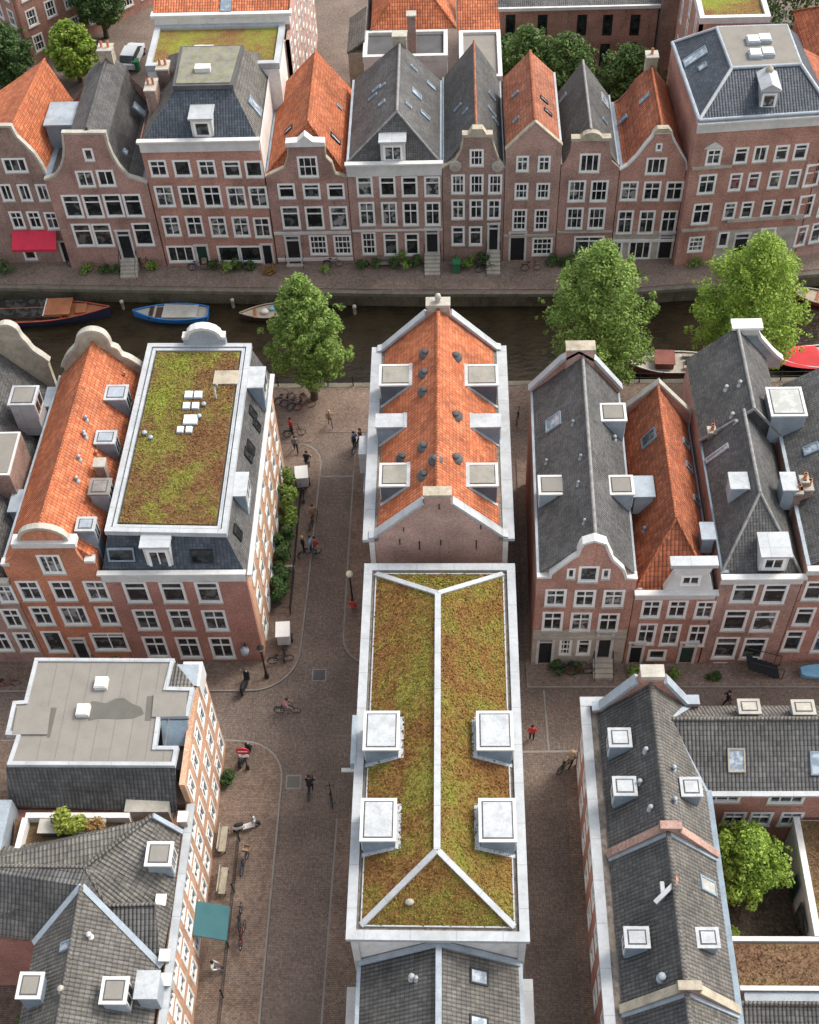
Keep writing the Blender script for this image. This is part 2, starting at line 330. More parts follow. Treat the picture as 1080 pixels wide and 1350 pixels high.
# mullion layouts: lists of vertical fractions, horizontal fractions
STY = {'plain': ([], []), 'sash': ([], [.5]), 'cross': ([.5], [.62]), 'double': ([.5], []), 'six': ([.33, .67], [.5]), 'grid': ([.25, .5, .75], [.33, .66]), 'tee': ([], [.68]), 'triple': ([.33, .67], []), 'nine': ([.33, .67], [.33, .66]), 'shop': ([.5], [.78])}
GL = ['glass_dark']*5+['glass_mid']*4+['glass_curtain']*2
def win_mesh(w, h, sty, fr, sill):
    k = (round(w, 1), round(h, 1), sty, fr, sill)
    if k in WC: return WC[k]
    w, h = k[0], k[1]; b = MB(); t = .115 if w > .5 else .08; e = .05
    def bx(x0, x1, z0, z1, y0=-.03, y1=.1): b.box(x0, x1, y0, y1, z0, z1, fr)
    W2, H2 = w/2, h/2; bx(-W2-e, -W2+t, -H2-e, H2+e); bx(W2-t, W2+e, -H2-e, H2+e); bx(-W2+t, W2-t, H2-t, H2+e); bx(-W2+t, W2-t, -H2-e, -H2+t)
    vs, hs = STY[sty]; m = .028 if sty in ('six', 'grid', 'nine') else .04
    for q in vs: x = -W2+w*q; bx(x-m, x+m, -H2+t, H2-t, .03, .075)
    for q in hs: z = -H2+h*q; bx(-W2+t, W2-t, z-m, z+m, .0, .08)
    if sill: b.box(-W2-.1, W2+.1, -.1, .05, -H2-.12, -H2-.03, sill)
    f = b.mesh('window'); b = MB(); b.face([(-W2+.02, .085, -H2+.02), (W2-.02, .085, -H2+.02), (W2-.02, .085, H2-.02), (-W2+.02, .085, H2-.02)], 'glass_dark')
    ps = []
    for g in ('glass_dark', 'glass_mid', 'glass_curtain'):
        b.mats = [g]; ps.append(b.mesh('pane'))
    WC[k] = (f, ps); return WC[k]
def window(root, fac, u, v, w, h, sty='cross', fr='white_frame', sill='stone', glassk=None, out=0.):
    f, ps = win_mesh(w, h, sty, fr, sill); o = bpy.data.objects.new('window', f); COL.objects.link(o); o.parent = root
    o.location = tuple(fac.pt(u, v, out)-np.array(root['o'])); o.rotation_euler = (0, 0, fac.ang())
    i = glassk if glassk is not None else ['glass_dark', 'glass_mid', 'glass_curtain'].index(random.choice(GL))
    p = bpy.data.objects.new('pane', ps[i]); COL.objects.link(p); p.parent = o
    return (u-round(w, 1)/2, v-round(h, 1)/2, u+round(w, 1)/2, v+round(h, 1)/2)
def door(root, fac, u, w, z0, h, mat='door_black', fr='white_paint', steps=0, trans=True):
    o = MB(); F = lambda a, b, c, d, y0, y1, m: o.prism([fac.pt(a, c, y0), fac.pt(b, c, y0), fac.pt(b, c, y1), fac.pt(a, c, y1)], (0, 0, d-c), m)
    t = .13; a, b, z1 = u-w/2, u+w/2, z0+h
    F(a-.04, a+t, z0, z1, -.1, .05, fr); F(b-t, b+.04, z0, z1, -.1, .05, fr); F(a-.08, b+.08, z1, z1+.16, -.1, .09, fr)
    zt = z1-.5 if trans and h > 2.2 else z1
    if zt < z1: F(a+t, b-t, zt, zt+.1, -.1, .03, fr)
    d = o.build('door', root)
    o = MB()
    F(a+t, b-t, z0, zt, -.15, -.06, mat)
    for k in (0, 1): F(a+t+.08, b-t-.08, z0+.2+k*(zt-z0)*.45, z0+(zt-z0)*(.42+k*.48), -.06, -.045, mat)
    o.build('door_leaf', d)
    if zt < z1: o = MB(); F(a+t, b-t, zt+.1, z1, -.15, -.09, 'glass_mid'); o.build('transom_pane', d)
    if steps:
        o = MB(); n = steps
        for k in range(n): F(a-.12, b+.12, k*z0/n, (k+1)*z0/n, .0, .35+.28*(n-1-k), 'stone')
        o.build('stoop', root)
        for sx in (a-.1, b+.1): o = MB(); o.tube([fac.pt(sx, z0, .1), fac.pt(sx, z0+.95, .1), fac.pt(sx, .95, .3+.28*n), fac.pt(sx, 0, .3+.28*n)], .025, 'black_metal', 5); o.build('handrail', root)
    return (a, max(z0, .03), b, z1)
def offset(pts, t):
    pts = [np.array(p, float) for p in pts]; r = []
    for i, p in enumerate(pts):
        ns = []
        for a, b in ((i-1, i), (i, i+1)):
            if a < 0 or b >= len(pts): continue
            d = pts[b]-pts[a]; d /= np.linalg.norm(d)+1e-9; ns.append(np.array([-d[1], d[0]]))
        n = sum(ns); n /= np.linalg.norm(n)+1e-9; c = max(.5, n.dot(ns[0])); r.append(p+n*t/c)
    return r
def strip(mb, fac, pts, t, o0, o1, mat):                 # a band of thickness t along a gable's outline, from out=o0 to o1
    q = offset(pts, t)
    for i in range(len(pts)-1):
        pl = [fac.pt(*pts[i], o1), fac.pt(*pts[i+1], o1), fac.pt(*q[i+1], o1), fac.pt(*q[i], o1)]
        mb.prism(pl, -fac.n*(o1-o0), mat, caps=(1, 1))
def slab(mb, poly, mat, t=.14, edge=None):
    poly = [np.array(p, float) for p in poly]; n = len(poly)
    nn = sum((np.cross(poly[i]-poly[0], poly[(i+1) % n]-poly[0]) for i in range(1, n-1)), np.zeros(3)); nn /= np.linalg.norm(nn)
    if nn[2] < 0: nn = -nn
    mb.prism(poly, -nn*t, mat, edge)
def ridge(root, pts, mat='tile_grey', r=.11, name='ridge_cap'):
    b = MB()
    for i in range(len(pts)-1): b.tube([np.array(pts[i])+A3(0, 0, .02), np.array(pts[i+1])+A3(0, 0, .02)], r, mat, 7)
    return b.build(name, root)
def beamobj(root, name, a, b, w, h, mat):
    m = MB(); m.beam(a, b, w, h, mat); return m.build(name, root)
def skylight(root, plane, px, py, w, h, g='glass_sky', fr='lead'):   # roof window w x h (along ridge x up the slope)
    c = PPL(px, py, plane); a, b, d = [np.array(p, float) for p in plane[:3]]
    n = np.cross(b-a, d-a); n /= np.linalg.norm(n); n = n if n[2] > 0 else -n
    u = np.cross((0, 0, 1), n); u = u/np.linalg.norm(u) if np.linalg.norm(u) > .05 else A3(1, 0, 0); v = np.cross(n, u)
    m = MB()
    R = lambda x0, x1, y0, y1, z0, z1, mt: m.prism([c+u*x0+v*y0+n*z0, c+u*x1+v*y0+n*z0, c+u*x1+v*y1+n*z0, c+u*x0+v*y1+n*z0], n*(z1-z0), mt)
    t = .09; R(-w/2, -w/2+t, -h/2, h/2, -.05, .1, fr); R(w/2-t, w/2, -h/2, h/2, -.05, .1, fr); R(-w/2+t, w/2-t, h/2-t, h/2, -.05, .1, fr); R(-w/2+t, w/2-t, -h/2, -h/2+t, -.05, .1, fr)
    o = m.build('skylight', root); m = MB(); R(-w/2+t, w/2-t, -h/2+t, h/2-t, -.05, .06, g); m.build('pane', o)
def vents(root, plane, pts, mat='zinc_pale', r=.12):
    for px, py in pts:
        c = PPL(px, py, plane); m = MB(); m.lathe(c-A3(0, 0, .1), [(r*1.3, 0), (r*1.2, .12), (r*.7, .16), (r*.7, .4), (r*1.1, .42), (r*.9, .5), (.01, .55)], mat, 8); m.build('roof_vent', root)
def chimney(root, px, py, z, w, d, h, mat='brick_brown', pots=2, cap='stone', name='chimney', down=2.5, c=None):
    c = P(px, py, z) if c is None else np.array(c, float); m = MB(); x, y, zz = c
    m.box(x-w/2, x+w/2, y-d/2, y+d/2, zz-down, zz+h, mat); m.box(x-w/2-.07, x+w/2+.07, y-d/2-.07, y+d/2+.07, zz+h, zz+h+.13, cap); m.box(x-w/2-.03, x+w/2+.03, y-d/2-.03, y+d/2+.03, zz+h-.35, zz+h-.22, mat)
    o = m.build(name, root)
    for k in range(pots):
        q = MB(); q.lathe((x+(k-(pots-1)/2)*w/max(pots, 1), y, zz+h+.13), [(.13, 0), (.11, .08), (.1, .4), (.13, .44), (.12, .5), (.08, .5), (.07, .2)], 'terracotta', 8); q.build('chimney_pot', o)
    return o
def dormer_box(root, quad, z, hgt, cheek='lead', top='zinc_pale', panel=None, face=None, fr='white_paint', drop=0., plane=None):
    """flat-topped roof box; quad = corners nw, ne, se, sw at height z; face = 'l','r','f' side that carries the window"""
    q = [P(a, b, z) if len(np.atleast_1d(a)) == 1 and not isinstance(a, np.ndarray) else a for a, b in quad]
    q = [A3(p[0], p[1], z) for p in q]; x0 = (q[0][0]+q[3][0])/2; x1 = (q[1][0]+q[2][0])/2; y1 = (q[0][1]+q[1][1])/2; y0 = (q[2][1]+q[3][1])/2
    top = 'zinc_plain' if top == 'zinc_pale' else top; panel = 'zinc_plain' if panel == 'zinc_pale' else panel
    ov = .1; m = MB(); m.box(x0+ov, x1-ov, y0+ov, y1-ov, z-hgt, z-.12, cheek); o = m.build('dormer', root)
    m = MB(); m.prism([(x0, y0, z-.12), (x1, y0, z-.12), (x1, y1, z-.12-0*drop), (x0, y1, z-.12)], (0, 0, .12), top)
    if panel:
        i = .24; m.box(x0+i, x1-i, y0+i, y1-i, z-.02, z+.035, panel); j = .17
        for a in ((x0+j, x0+i-.01, y0+j, y1-j), (x1-i+.01, x1-j, y0+j, y1-j), (x0+i-.01, x1-i+.01, y0+j, y0+i-.01), (x0+i-.01, x1-i+.01, y1-i+.01, y1-j)): m.box(a[0], a[1], a[2], a[3], z-.01, z+.012, 'felt_dark')
    m.build('dormer_roof', o)
    if plane is not None:                                # lead flashing where the box meets the slope
        a, b, d = [np.array(p, float) for p in plane[:3]]; nn = np.cross(b-a, d-a); nn /= np.linalg.norm(nn); zp = lambda x, y: a[2]-(nn[0]*(x-a[0])+nn[1]*(y-a[1]))/nn[2]
        xo, xi = (x0, x1) if zp(x0, y0) < zp(x1, y0) else (x1, x0); sg = 1 if xi > xo else -1; xt = xo+(xi-xo)*min(1, (z-.1-zp(xo, y0))/(zp(xi, y0)-zp(xo, y0)+1e-6))
        m = MB(); m.beam((xo+sg*.05, y0+.02, zp(xo+sg*.05, y0)-.02), (xt+sg*.1, y0+.02, zp(xt+sg*.1, y0)-.02), .22, .08, 'zinc_plain'); m.build('flashing', root)
        m = MB(); m.beam((xt+sg*.08, y0-.08, zp(xt+sg*.08, y0)-.03), (xt+sg*.08, y1+.02, zp(xt+sg*.08, y1)-.03), .3, .1, 'zinc_plain'); m.build('flashing', root)
    if face:
        if face == 'l': fc = Fac((x0+ov, y1-ov), (x0+ov, y0+ov))
        elif face == 'r': fc = Fac((x1-ov, y0+ov), (x1-ov, y1-ov))
        else: fc = Fac((x0+ov, y0+ov), (x1-ov, y0+ov))
        hh = min(1.3, hgt-.25); n = 2 if fc.L > 1.9 else 1
        for k in range(n):
            w = fc.L/n-.12; m = MB(); a = fc.L/n*(k+.5)
            for (u0, u1, v0, v1) in ((a-w/2, a-w/2+.1, 0, 1), (a+w/2-.1, a+w/2, 0, 1), (a-w/2+.1, a+w/2-.1, .9, 1), (a-w/2+.1, a+w/2-.1, 0, .1), (a-.03, a+.03, .1, .9)):
                za, zb = z-.14-hh+v0*hh, z-.14-hh+v1*hh; m.prism([fc.pt(u0, za, 0), fc.pt(u1, za, 0), fc.pt(u1, za, .06), fc.pt(u0, za, .06)], (0, 0, zb-za), fr)
            za, zb = z-.14-hh*.9, z-.14-hh*.1
            m.prism([fc.pt(a-w/2+.1, za, .005), fc.pt(a-.03, za, .005), fc.pt(a-.03, za, .03), fc.pt(a-w/2+.1, za, .03)], (0, 0, zb-za), 'glass_mid'); m.prism([fc.pt(a+.03, za, .005), fc.pt(a+w/2-.1, za, .005), fc.pt(a+w/2-.1, za, .03), fc.pt(a+.03, za, .03)], (0, 0, zb-za), 'glass_dark')
            m.build('window', o)
    return o
def dormer_front(root, Y, x0, x1, z0, z1, dep, cheek='white_paint', top='zinc_pale', sty='double', roof='flat'):
    fc = Fac((x0, Y), (x1, Y)); m = MB(); w = x1-x0; m.box(x0, x1, Y+.12, Y+dep, z0, z1, cheek)
    ww, hh = round(w*.74, 1), round((z1-z0)*.74, 1); hole = (w/2-ww/2, z0+(z1-z0)*.46-hh/2, w/2+ww/2, z0+(z1-z0)*.46+hh/2)
    wall(m, fc, [(0, z0), (w, z0), (w, z1), (0, z1)], [hole], cheek, .115); o = m.build('dormer', root)
    window(o, fc, w/2, z0+(z1-z0)*.46, ww, hh, sty, sill=None)
    m = MB(); m.prism([(x0-.12, Y-.2, z1), (x1+.12, Y-.2, z1), (x1+.12, Y+dep+.05, z1), (x0-.12, Y+dep+.05, z1)], (0, 0, .14), top)
    if roof == 'ped':
        m.prism([(x0-.12, Y-.15, z1+.14), (x1+.12, Y-.15, z1+.14), ((x0+x1)/2, Y-.15, z1+.14+w*.35)], (0, dep, 0), top)
    m.build('dormer_roof', o); return o

def body(mb, fac, dv, zl, zr, mat, zb=None, apex=None, skip='', low=0.):
    """left, right and back walls of a house behind its facade; apex=(u,z) closes the back gable"""
    B, A = fac.pt(fac.L-.02, 0), fac.pt(.02, 0); dv = np.array(dv, float); e = -fac.n*.3
    if 'l' not in skip: mb.face([A+dv+A3(0, 0, low), A+e+A3(0, 0, low), A+e+A3(0, 0, zl), A+dv+A3(0, 0, zl)], mat)
    if 'r' not in skip: mb.face([B+e+A3(0, 0, low), B+dv+A3(0, 0, low), B+dv+A3(0, 0, zr), B+e+A3(0, 0, zr)], mat)
    p = [B+dv+A3(0, 0, low), A+dv+A3(0, 0, low), A+dv+A3(0, 0, zl)]
    if apex: p.append(fac.pt(*apex)+dv)
    p.append(B+dv+A3(0, 0, zr)); mb.face(p, mat)
def house(name, label, xl, xr, Y, out, depth, wins=(), doors=(), wallm='brick_purple', roofm='slate', ridge_px=None, hip=None, zr=None, coping=None, copw=.18, cop_in=.35, cornice=None, dskew=0., ridgem=None, gutter=None, frame=None, roof=True, cat='house', AB=None, skip='', sill='stone', bands=(), prof=None, ridge_x=None, plinth=None):
    fac = Fac(*(AB or ((xl, Y), (xr, Y)))); root = thing(name, label, cat, (*((fac.A+fac.B)/2)[:2], 0))
    o = [fac.uv(*p) for p in out]; o[0] = (0., o[0][1]); o[-1] = (fac.L, o[-1][1])
    holes = []
    for sty, w, h, cs in wins:
        for c in cs:
            u, v = fac.uv(*c[:2]); ww = abs(fac.uv(c[0]+w/2, c[1])[0]-fac.uv(c[0]-w/2, c[1])[0])-.12; hh = abs(fac.uv(c[0], c[1]+h/2)[1]-fac.uv(c[0], c[1]-h/2)[1])-.12
            ww = max(.4, ww); hh = max(.5, hh); st = sty if len(c) < 3 else c[2]
            holes.append(window(root, fac, u, v, ww, hh, st, sill=sill))
    for px, py, w, h, z0, steps, *m in doors:            # centre, size in the picture, threshold height
        u, v = fac.uv(px, py); ww = w/19. if w < 3 else abs(fac.uv(px+w/2, py)[0]-fac.uv(px-w/2, py)[0]); hh = abs(fac.uv(px, py+h/2)[1]-fac.uv(px, py-h/2)[1])
        holes.append(door(root, fac, u, max(ww, .95), z0, max(hh, 2.1), m[0] if m else 'door_black', steps=steps))
    mb = MB(); wall(mb, fac, [(0, 0), (fac.L, 0)]+o[::-1], holes, wallm)
    zl, zrr = o[0][1], o[-1][1]; back = -fac.n*depth+fac.u*dskew
    EL, ER = fac.pt(0, zl, -.28), fac.pt(fac.L, zrr, -.28); R0 = R1 = None
    if ridge_px is not None:
        u, v = fac.uv(*ridge_px); v = zr if zr else v; u = u if ridge_x is None else ridge_x-fac.A[0]; R0 = fac.pt(u, v, -.28); R1 = R0+back; apx = (u, v-.1)
        body(mb, fac, back, zl-.1, zrr-.1, wallm, apex=apx, skip=skip)
        r = MB(); bk = back
        if hip:
            hu, hv = hip; H = fac.pt(u, v, -.28-hv)
            slab(r, [EL, ER, H], roofm); slab(r, [EL, H, R1, EL+bk], roofm); slab(r, [H, ER, ER+bk, R1], roofm); R0 = H
        elif prof:                                       # a roof that follows the hollow line of the gable
            pp = [EL]+[fac.pt(o[i][0], o[i][1]-.02, -.28) for i in prof[0]]+[R0]+[fac.pt(o[i][0], o[i][1]-.02, -.28) for i in prof[1]]+[ER]
            for a, b in zip(pp, pp[1:]): slab(r, [a, b, b+bk, a+bk], roofm, .1)
        else:
            slab(r, [EL, R0, R1, EL+bk], roofm); slab(r, [R0, ER, ER+bk, R1], roofm)
            mb.face([EL+A3(0, .05, -.2), ER+A3(0, .05, -.2), R0+A3(0, .05, -.2)], wallm)
        r.build('roof', root); ridge(root, [R0, R1], ridgem or roofm)
        if hip: ridge(root, [EL, R0, ER], ridgem or roofm, .09, 'hip_cap')
    else:
        body(mb, fac, back, zl-.1, zrr-.1, wallm, skip=skip)
    wo = mb.build('wall', root)
    if coping:
        c = MB(); strip(c, fac, o, copw, -cop_in, .06, coping); c.build('coping', root)
    if plinth:
        fp_ = Fac(fac.A+fac.n*.018, fac.B+fac.n*.018); c = MB(); a, b = plinth[2] if len(plinth) > 2 else (.04, fac.L-.04)
        hl = [(max(h[0], a+.06), h[1], min(h[2], b-.06), h[3]) for h in holes if h[1] < 1.9 and h[2] > a+.2 and h[0] < b-.2]; zp = max([plinth[0]]+[h[3]+.2 for h in hl]); wall(c, fp_, [(a, .02), (b, .02), (b, zp), (a, zp)], hl, plinth[1], .016, .012, back=False); c.build('ground_floor_front', root)
    if cornice:
        za, zb, pr, m = cornice; za = fac.uv(*za)[1] if isinstance(za, tuple) else za; zb = fac.uv(*zb)[1] if isinstance(zb, tuple) else zb
        c = MB(); C = lambda z0, z1, p, e: c.prism([fac.pt(-e, z0, 0.003), fac.pt(fac.L+e, z0, .003), fac.pt(fac.L+e, z0, p), fac.pt(-e, z0, p)], (0, 0, z1-z0), m)
        C(zb, za-.25, pr*.35, 0); C(za-.25, za-.1, pr*.7, .05); C(za-.1, za+.04, pr, .1); c.build('cornice', root)
    for py, hgt, m in bands:
        z = fac.uv((out[0][0]+out[-1][0])/2, py)[1]; c = MB(); c.prism([fac.pt(.03, z, .003), fac.pt(fac.L-.03, z, .003), fac.pt(fac.L-.03, z, .12), fac.pt(.03, z, .12)], (0, 0, hgt), m); c.build('cornice_band', root)
    if gutter:
        for sd, m in gutter:
            e = EL if sd == 'l' else ER; off = fac.u*(.22 if sd == 'l' else -.22); beamobj(root, 'gutter', e+off+A3(0, 0, -.02), e+off+back+A3(0, 0, -.02), .44, .18, m)
    return dict(root=root, fac=fac, o=o, EL=EL, ER=ER, R0=R0, R1=R1, back=back, L=[EL, R0, R1] if R0 is not None else None, R=[ER, R0, R1] if R0 is not None else None)

# ---------------------------------------------------------------- ground, canal, pavements
far_edge = [(-120, 83), (-38.4, 81.7), (-3.75, 80.2), (13, 79.9), (22, 80.7), (28, 81.7), (60, 86), (120, 90)]
m = MB(); m.face([(-160, -60, 0), (160, -60, 0), (160, 70, 0), (-160, 70, 0)], 'paving_dark'); struct(m, 'street')
m = MB(); m.face([(x, y, 0) for x, y in far_edge]+[(400, 600, 0), (-400, 600, 0)], 'paving_dark'); struct(m, 'back_street')
m = MB(); m.face([(-160, 60, -1.35), (160, 60, -1.35), (160, 96, -1.35), (-160, 96, -1.35)], 'water'); struct(m, 'water')
m = MB()
for (a, b), (c, d) in zip(far_edge, far_edge[1:]):
    m.face([(a, b, -3), (c, d, -3), (c, d, -.22), (a, b, -.22)], 'quay_brick')
    L = math.hypot(c-a, d-b); n = max(1, int(L/1.4))
    for k in range(n):
        p, q = A3(a+(c-a)*k/n, b+(d-b)*k/n, 0), A3(a+(c-a)*(k+.985)/n, b+(d-b)*(k+.985)/n, 0); m.prism([p+A3(0, -.06, -.25), q+A3(0, -.06, -.25), q+A3(0, .28, -.25), p+A3(0, .28, -.25)], (0, 0, .31), 'quay_stone')
m.face([(-160, 70, -3), (160, 70, -3), (160, 70, -.2), (-160, 70, -.2)], 'brick_dark')
for k in range(120): m.prism([(-80+k*1.4, 69.6, -.25), (-80+k*1.4+1.385, 69.6, -.25), (-80+k*1.4+1.385, 70.06, -.25), (-80+k*1.4, 70.06, -.25)], (0, 0, .31), 'quay_stone')
struct(m, 'quay_wall')
def slabpoly(name, pts, mat, h=.1, kerb=True, closed=False, skip=()):
    m = MB(); m.prism([(x, y, -.05) for x, y in pts], (0, 0, h+.05), mat)
    struct(m, name)
def kerbline(m, pts, w=.1, h=.11):
    for a, b in zip(pts, pts[1:]): m.beam((*a, -.03), (*b, -.03), w, h+.03, 'kerbstone')
def arc(cx, cy, r, a0, a1, n=8): return [(cx+r*math.cos(math.radians(a0+(a1-a0)*k/n)), cy+r*math.sin(math.radians(a0+(a1-a0)*k/n))) for k in range(n+1)]
km = MB()
# left block pavement: runs down the west side of the side street and round the corner into the cross street
lp = [(-60, 42.5), (-14.2, 42.5)]+arc(-13.5, 45.6, 3.1, -80, -5, 8)+[(-10.25, 50), (-10.1, 57), (-10.0, 61.5)]+arc(-12, 61.8, 2., 0, 80, 4)
slabpoly('pavement', lp+[(-60, 63.8)], 'paving_brown', .09); kerbline(km, lp)
# south-west pavement
sp = [(-60, 38.9), (-14.3, 38.9)]+arc(-13.5, 36.2, 2.6, 85, 0, 8)+[(-10.95, 30), (-11., 21.7), (-11.1, 5)]
slabpoly('pavement', [(-60, 5)]+sp, 'paving_brown', .09); kerbline(km, sp)
# pavement round the block in the middle
cp = arc(-5.4, 46.6, 2.2, 270, 180, 7)+[(-7.6, 50), (-7.54, 60.4), (-7.5, 64.8)]; c0 = [(-7.6, 5), (-7.6, 21), (-7.35, 33.6)]
cq = [(5.6, 64.8), (5.6, 44)]+[(5.3, 42.5), (4.9, 38)]+[(4.8, 5)]
slabpoly('pavement', cp+[(3.9, 64.8), (3.9, 44.4)], 'paving_brown', .09); slabpoly('pavement', c0+[(-5.2, 33.7), (-5.2, 5)], 'paving_brown', .09); kerbline(km, cp); kerbline(km, c0); kerbline(km, [(-10.3, 60.6), (-7.6, 60.6)], .14, .015); kerbline(km, [(3.95, 38.1), (7.6, 38.15)], .14, .015); kerbline(km, [(5.5, 42.5), (5.6, 38.2)], .1, .015)
# right block pavement
rp = [(4.4, 42.7), (60, 42.5)]
slabpoly('pavement', rp+[(60, 62), (4.4, 62)], 'paving_red', .09); kerbline(km, rp)
rb = [(5.0, 5), (6.2, 38.2)]
slabpoly('pavement', [(6.5, 5), (6.5, 37.6), (60, 37.6), (60, 5)], 'paving_brown', .09)
fp = [(-60, 82.3), (-24, 81.4), (13, 80.9), (28, 82.8)]
slabpoly('quayside', [(-120, 82.7), (-60, 83.), (-38.4, 82.2), (-3.75, 80.7), (13, 80.4), (22, 81.2), (28, 82.2), (60, 86.5), (60, 95), (-120, 95)], 'paving_red', .06)
struct(km, 'kerb')
slabpoly('quayside', [(-60, 63.9), (-11, 63.9), (-9.9, 64.9), (60, 64.9), (60, 69.6), (-60, 69.6)], 'paving_brown', .03)
def manhole(x, y, w, mat='felt_dark'):
    m = MB(); m.box(x-w/2, x+w/2, y-w/2, y+w/2, 0.0, .012, 'kerbstone'); m.box(x-w/2+.09, x+w/2-.09, y-w/2+.09, y+w/2-.09, .004, .016, mat); return m
for i, (px, py, l) in enumerate([(421, 890, 'dark square cover plate set in the crossing below the white delivery box'), (387, 1031, 'grey square cover plate in the street left of the walker in black')]):
    p = P(px, py); tag(manhole(p[0], p[1], .95, 'felt_dark' if i == 0 else 'felt_wet').build('cover_plate', loc=(*p[:2], 0)), l, 'cover plate', 'cover plates in the paving')

# ---------------------------------------------------------------- far row on the canal
YF = 84.1
row = lambda y, xs: [(x, y) for x in xs]
STUFF = []
h1 = house('canal_house', 'brown brick house with bright red awning and orange tiled roof at the left edge', -40.8, -32.75, 84.9, [(-52, 228), (-40, 212), (-28, 186), (-20, 168), (13, 168), (20, 181), (32, 192), (43, 203), (53, 218), (58, 228), (70, 231)], 9.3,
    [('triple', 31, 20, [(20, 218)]), ('double', 17, 23, [(9, 254), (33, 254), (57, 254)]), ('cross', 17, 23, [(23, 290), (46, 290), (69, 291)]), ('plain', 17, 14, [(40, 336)])], [(88, 331, 15, 22, .1, 0)], 'brick_brown', 'tile_bright', (14, 170), dskew=.8, coping='stone', gutter=[('r', 'zinc')])
m = MB(); q0, q1 = h1['fac'].uv(21, 318), h1['fac'].uv(79, 318)
fa = h1['fac']; m.prism([fa.pt(q0[0], 3.5, .02), fa.pt(q0[0], 3.42, .02), fa.pt(q0[0], 2.5, 1.3), fa.pt(q0[0], 2.25, 1.32), fa.pt(q0[0], 2.55, 1.36)], fa.u*(q1[0]-q0[0]), 'awning_red'); m.build('awning', h1['root'])
h2 = house('canal_house', 'dark brick clock gable house with flat white top and curved slate roof', -32.65, -24.5, 84.1, [(66, 238), (74, 233), (81, 222), (85, 208), (86, 195), (84, 177), (137, 177), (140, 190), (146, 205), (155, 220), (168, 234), (187, 242)], 10.3,
    [('plain', 13, 17, [(117, 204)]), ('double', 23, 22, [(113, 236), (140, 235)]), ('tee', 25, 31, [(96, 272), (123, 272), (150, 271), (176, 271)]), ('tee', 25, 31, [(110, 310), (136, 310), (189, 309)])], [(164, 315, 19, 36, 1.0, 5)], 'brick_purple', 'slate', (113, 172), coping='stone', gutter=[('l', 'lead'), ('r', 'lead')], prof=([1, 2, 3, 4], [7, 8, 9, 10]))
chimney(h2['root'], 0, 0, 0, 1.1, 1.0, .7, 'sandstone', 2, down=2.5, c=h2['R1']+A3(0, -.4, 0))
dz = P(84, 157, 11.0); m = MB(); m.box(dz[0]-1.1, dz[0]+1.1, dz[1]-1.5, dz[1]+1.5, 8, 11.4, 'lead'); m.box(dz[0]-1.25, dz[0]+1.25, dz[1]-1.6, dz[1]+1.6, 11.4, 11.55, 'zinc'); m.build('dormer', h1['root'])
skylight(h2['root'], h2['R'], 184, 145, .8, 1.3); skylight(h2['root'], h2['R'], 165, 200, .5, .4)

# the wide house with a mansard
h3 = house('canal_house', 'wide five bay brick house with white cornice and dark mansard roof', -24.4, -15.05, YF, [(175, 186), (352, 190)], 13,
    [('cross', 24, 23, [(209, 222), (240.5, 222, 'plain'), (273, 222), (306, 223, 'tee'), (335, 223, 'plain')]), ('cross', 24, 28, [(217.5, 259), (249, 259), (280, 259), (312, 260), (341, 260)]), ('cross', 23, 27, [(226.5, 298), (257, 298), (288, 299), (318, 299), (346, 300)]), ('triple', 36, 22, [(239, 335)]), ('plain', 30, 22, [(302, 335), (331, 335)])], [(267, 335, 17, 24, .1, 0, 'door_green'), (353, 335, 15, 24, .1, 0)], 'brick_rust', 'slate_blue', cornice=((180, 184), (180, 200), .45, 'white_paint'))
r3 = h3['root']; zt = 15.2
EL, ER, BK = h3['EL'], h3['ER'], h3['back']; ze = (EL[2]+ER[2])/2-.15
a, b, c, d = A3(-24.4, YF, ze), A3(-15.05, YF, ze), A3(-15.05, YF+12, ze), A3(-24.4, YF+12, ze)
ta, tb, tc, td = A3(-21.5, 87., zt), A3(-17.0, 87., zt), A3(-16.7, 92.3, zt), A3(-21.6, 92.3, zt)
m = MB()
for pl in ([a, b, tb, ta], [b, c, tc, tb], [c, d, td, tc], [d, a, ta, td]): slab(m, pl, 'slate_blue' if pl[0] is a else 'tile_grey')
m.build('roof', r3); m = MB(); m.prism([ta+A3(-.1, -.1, .01), tb+A3(.1, -.1, .01), tc+A3(.1, .1, .01), td+A3(-.1, .1, .01)], (0, 0, .35), 'felt_dark'); m.prism([ta+A3(.15, .15, .37), tb+A3(-.15, .15, .37), tc+A3(-.15, -.15, .37), td+A3(.15, -.15, .37)], (0, 0, .06), 'deck_mossy'); m.build('roof_deck', r3)
m = MB(); p = P(268, 93, zt+.4); m.box(p[0]-.6, p[0]+.6, p[1]-.35, p[1]+.35, zt+.4, zt+.8, 'white_paint'); m.build('roof_hatch', r3)
p0, p1 = PY(255, 183, YF+.4), PY(283, 183, YF+.4); dormer_front(r3, YF+.4, p0[0], p1[0], ze+.25, ze+2.0, 2.0, sty='plain')
skylight(r3, [b, c, tc], 336, 140, 1.0, 1.6)
m = MB(); m.face([A3(-15.02, YF+.3, 0), A3(-15.02, YF+12.9, 0), A3(-15.02, YF+12.9, ze+.4), A3(-15.02, YF+.3, ze+.1)], 'plaster'); m.build('party_wall', r3)
chimney(r3, 204, 135, 13.3, .8, 1.6, 1.5, 'brick_brown', 2); chimney(r3, 218, 102, 14.3, .9, 1.2, 1., 'brick_dark', 2)

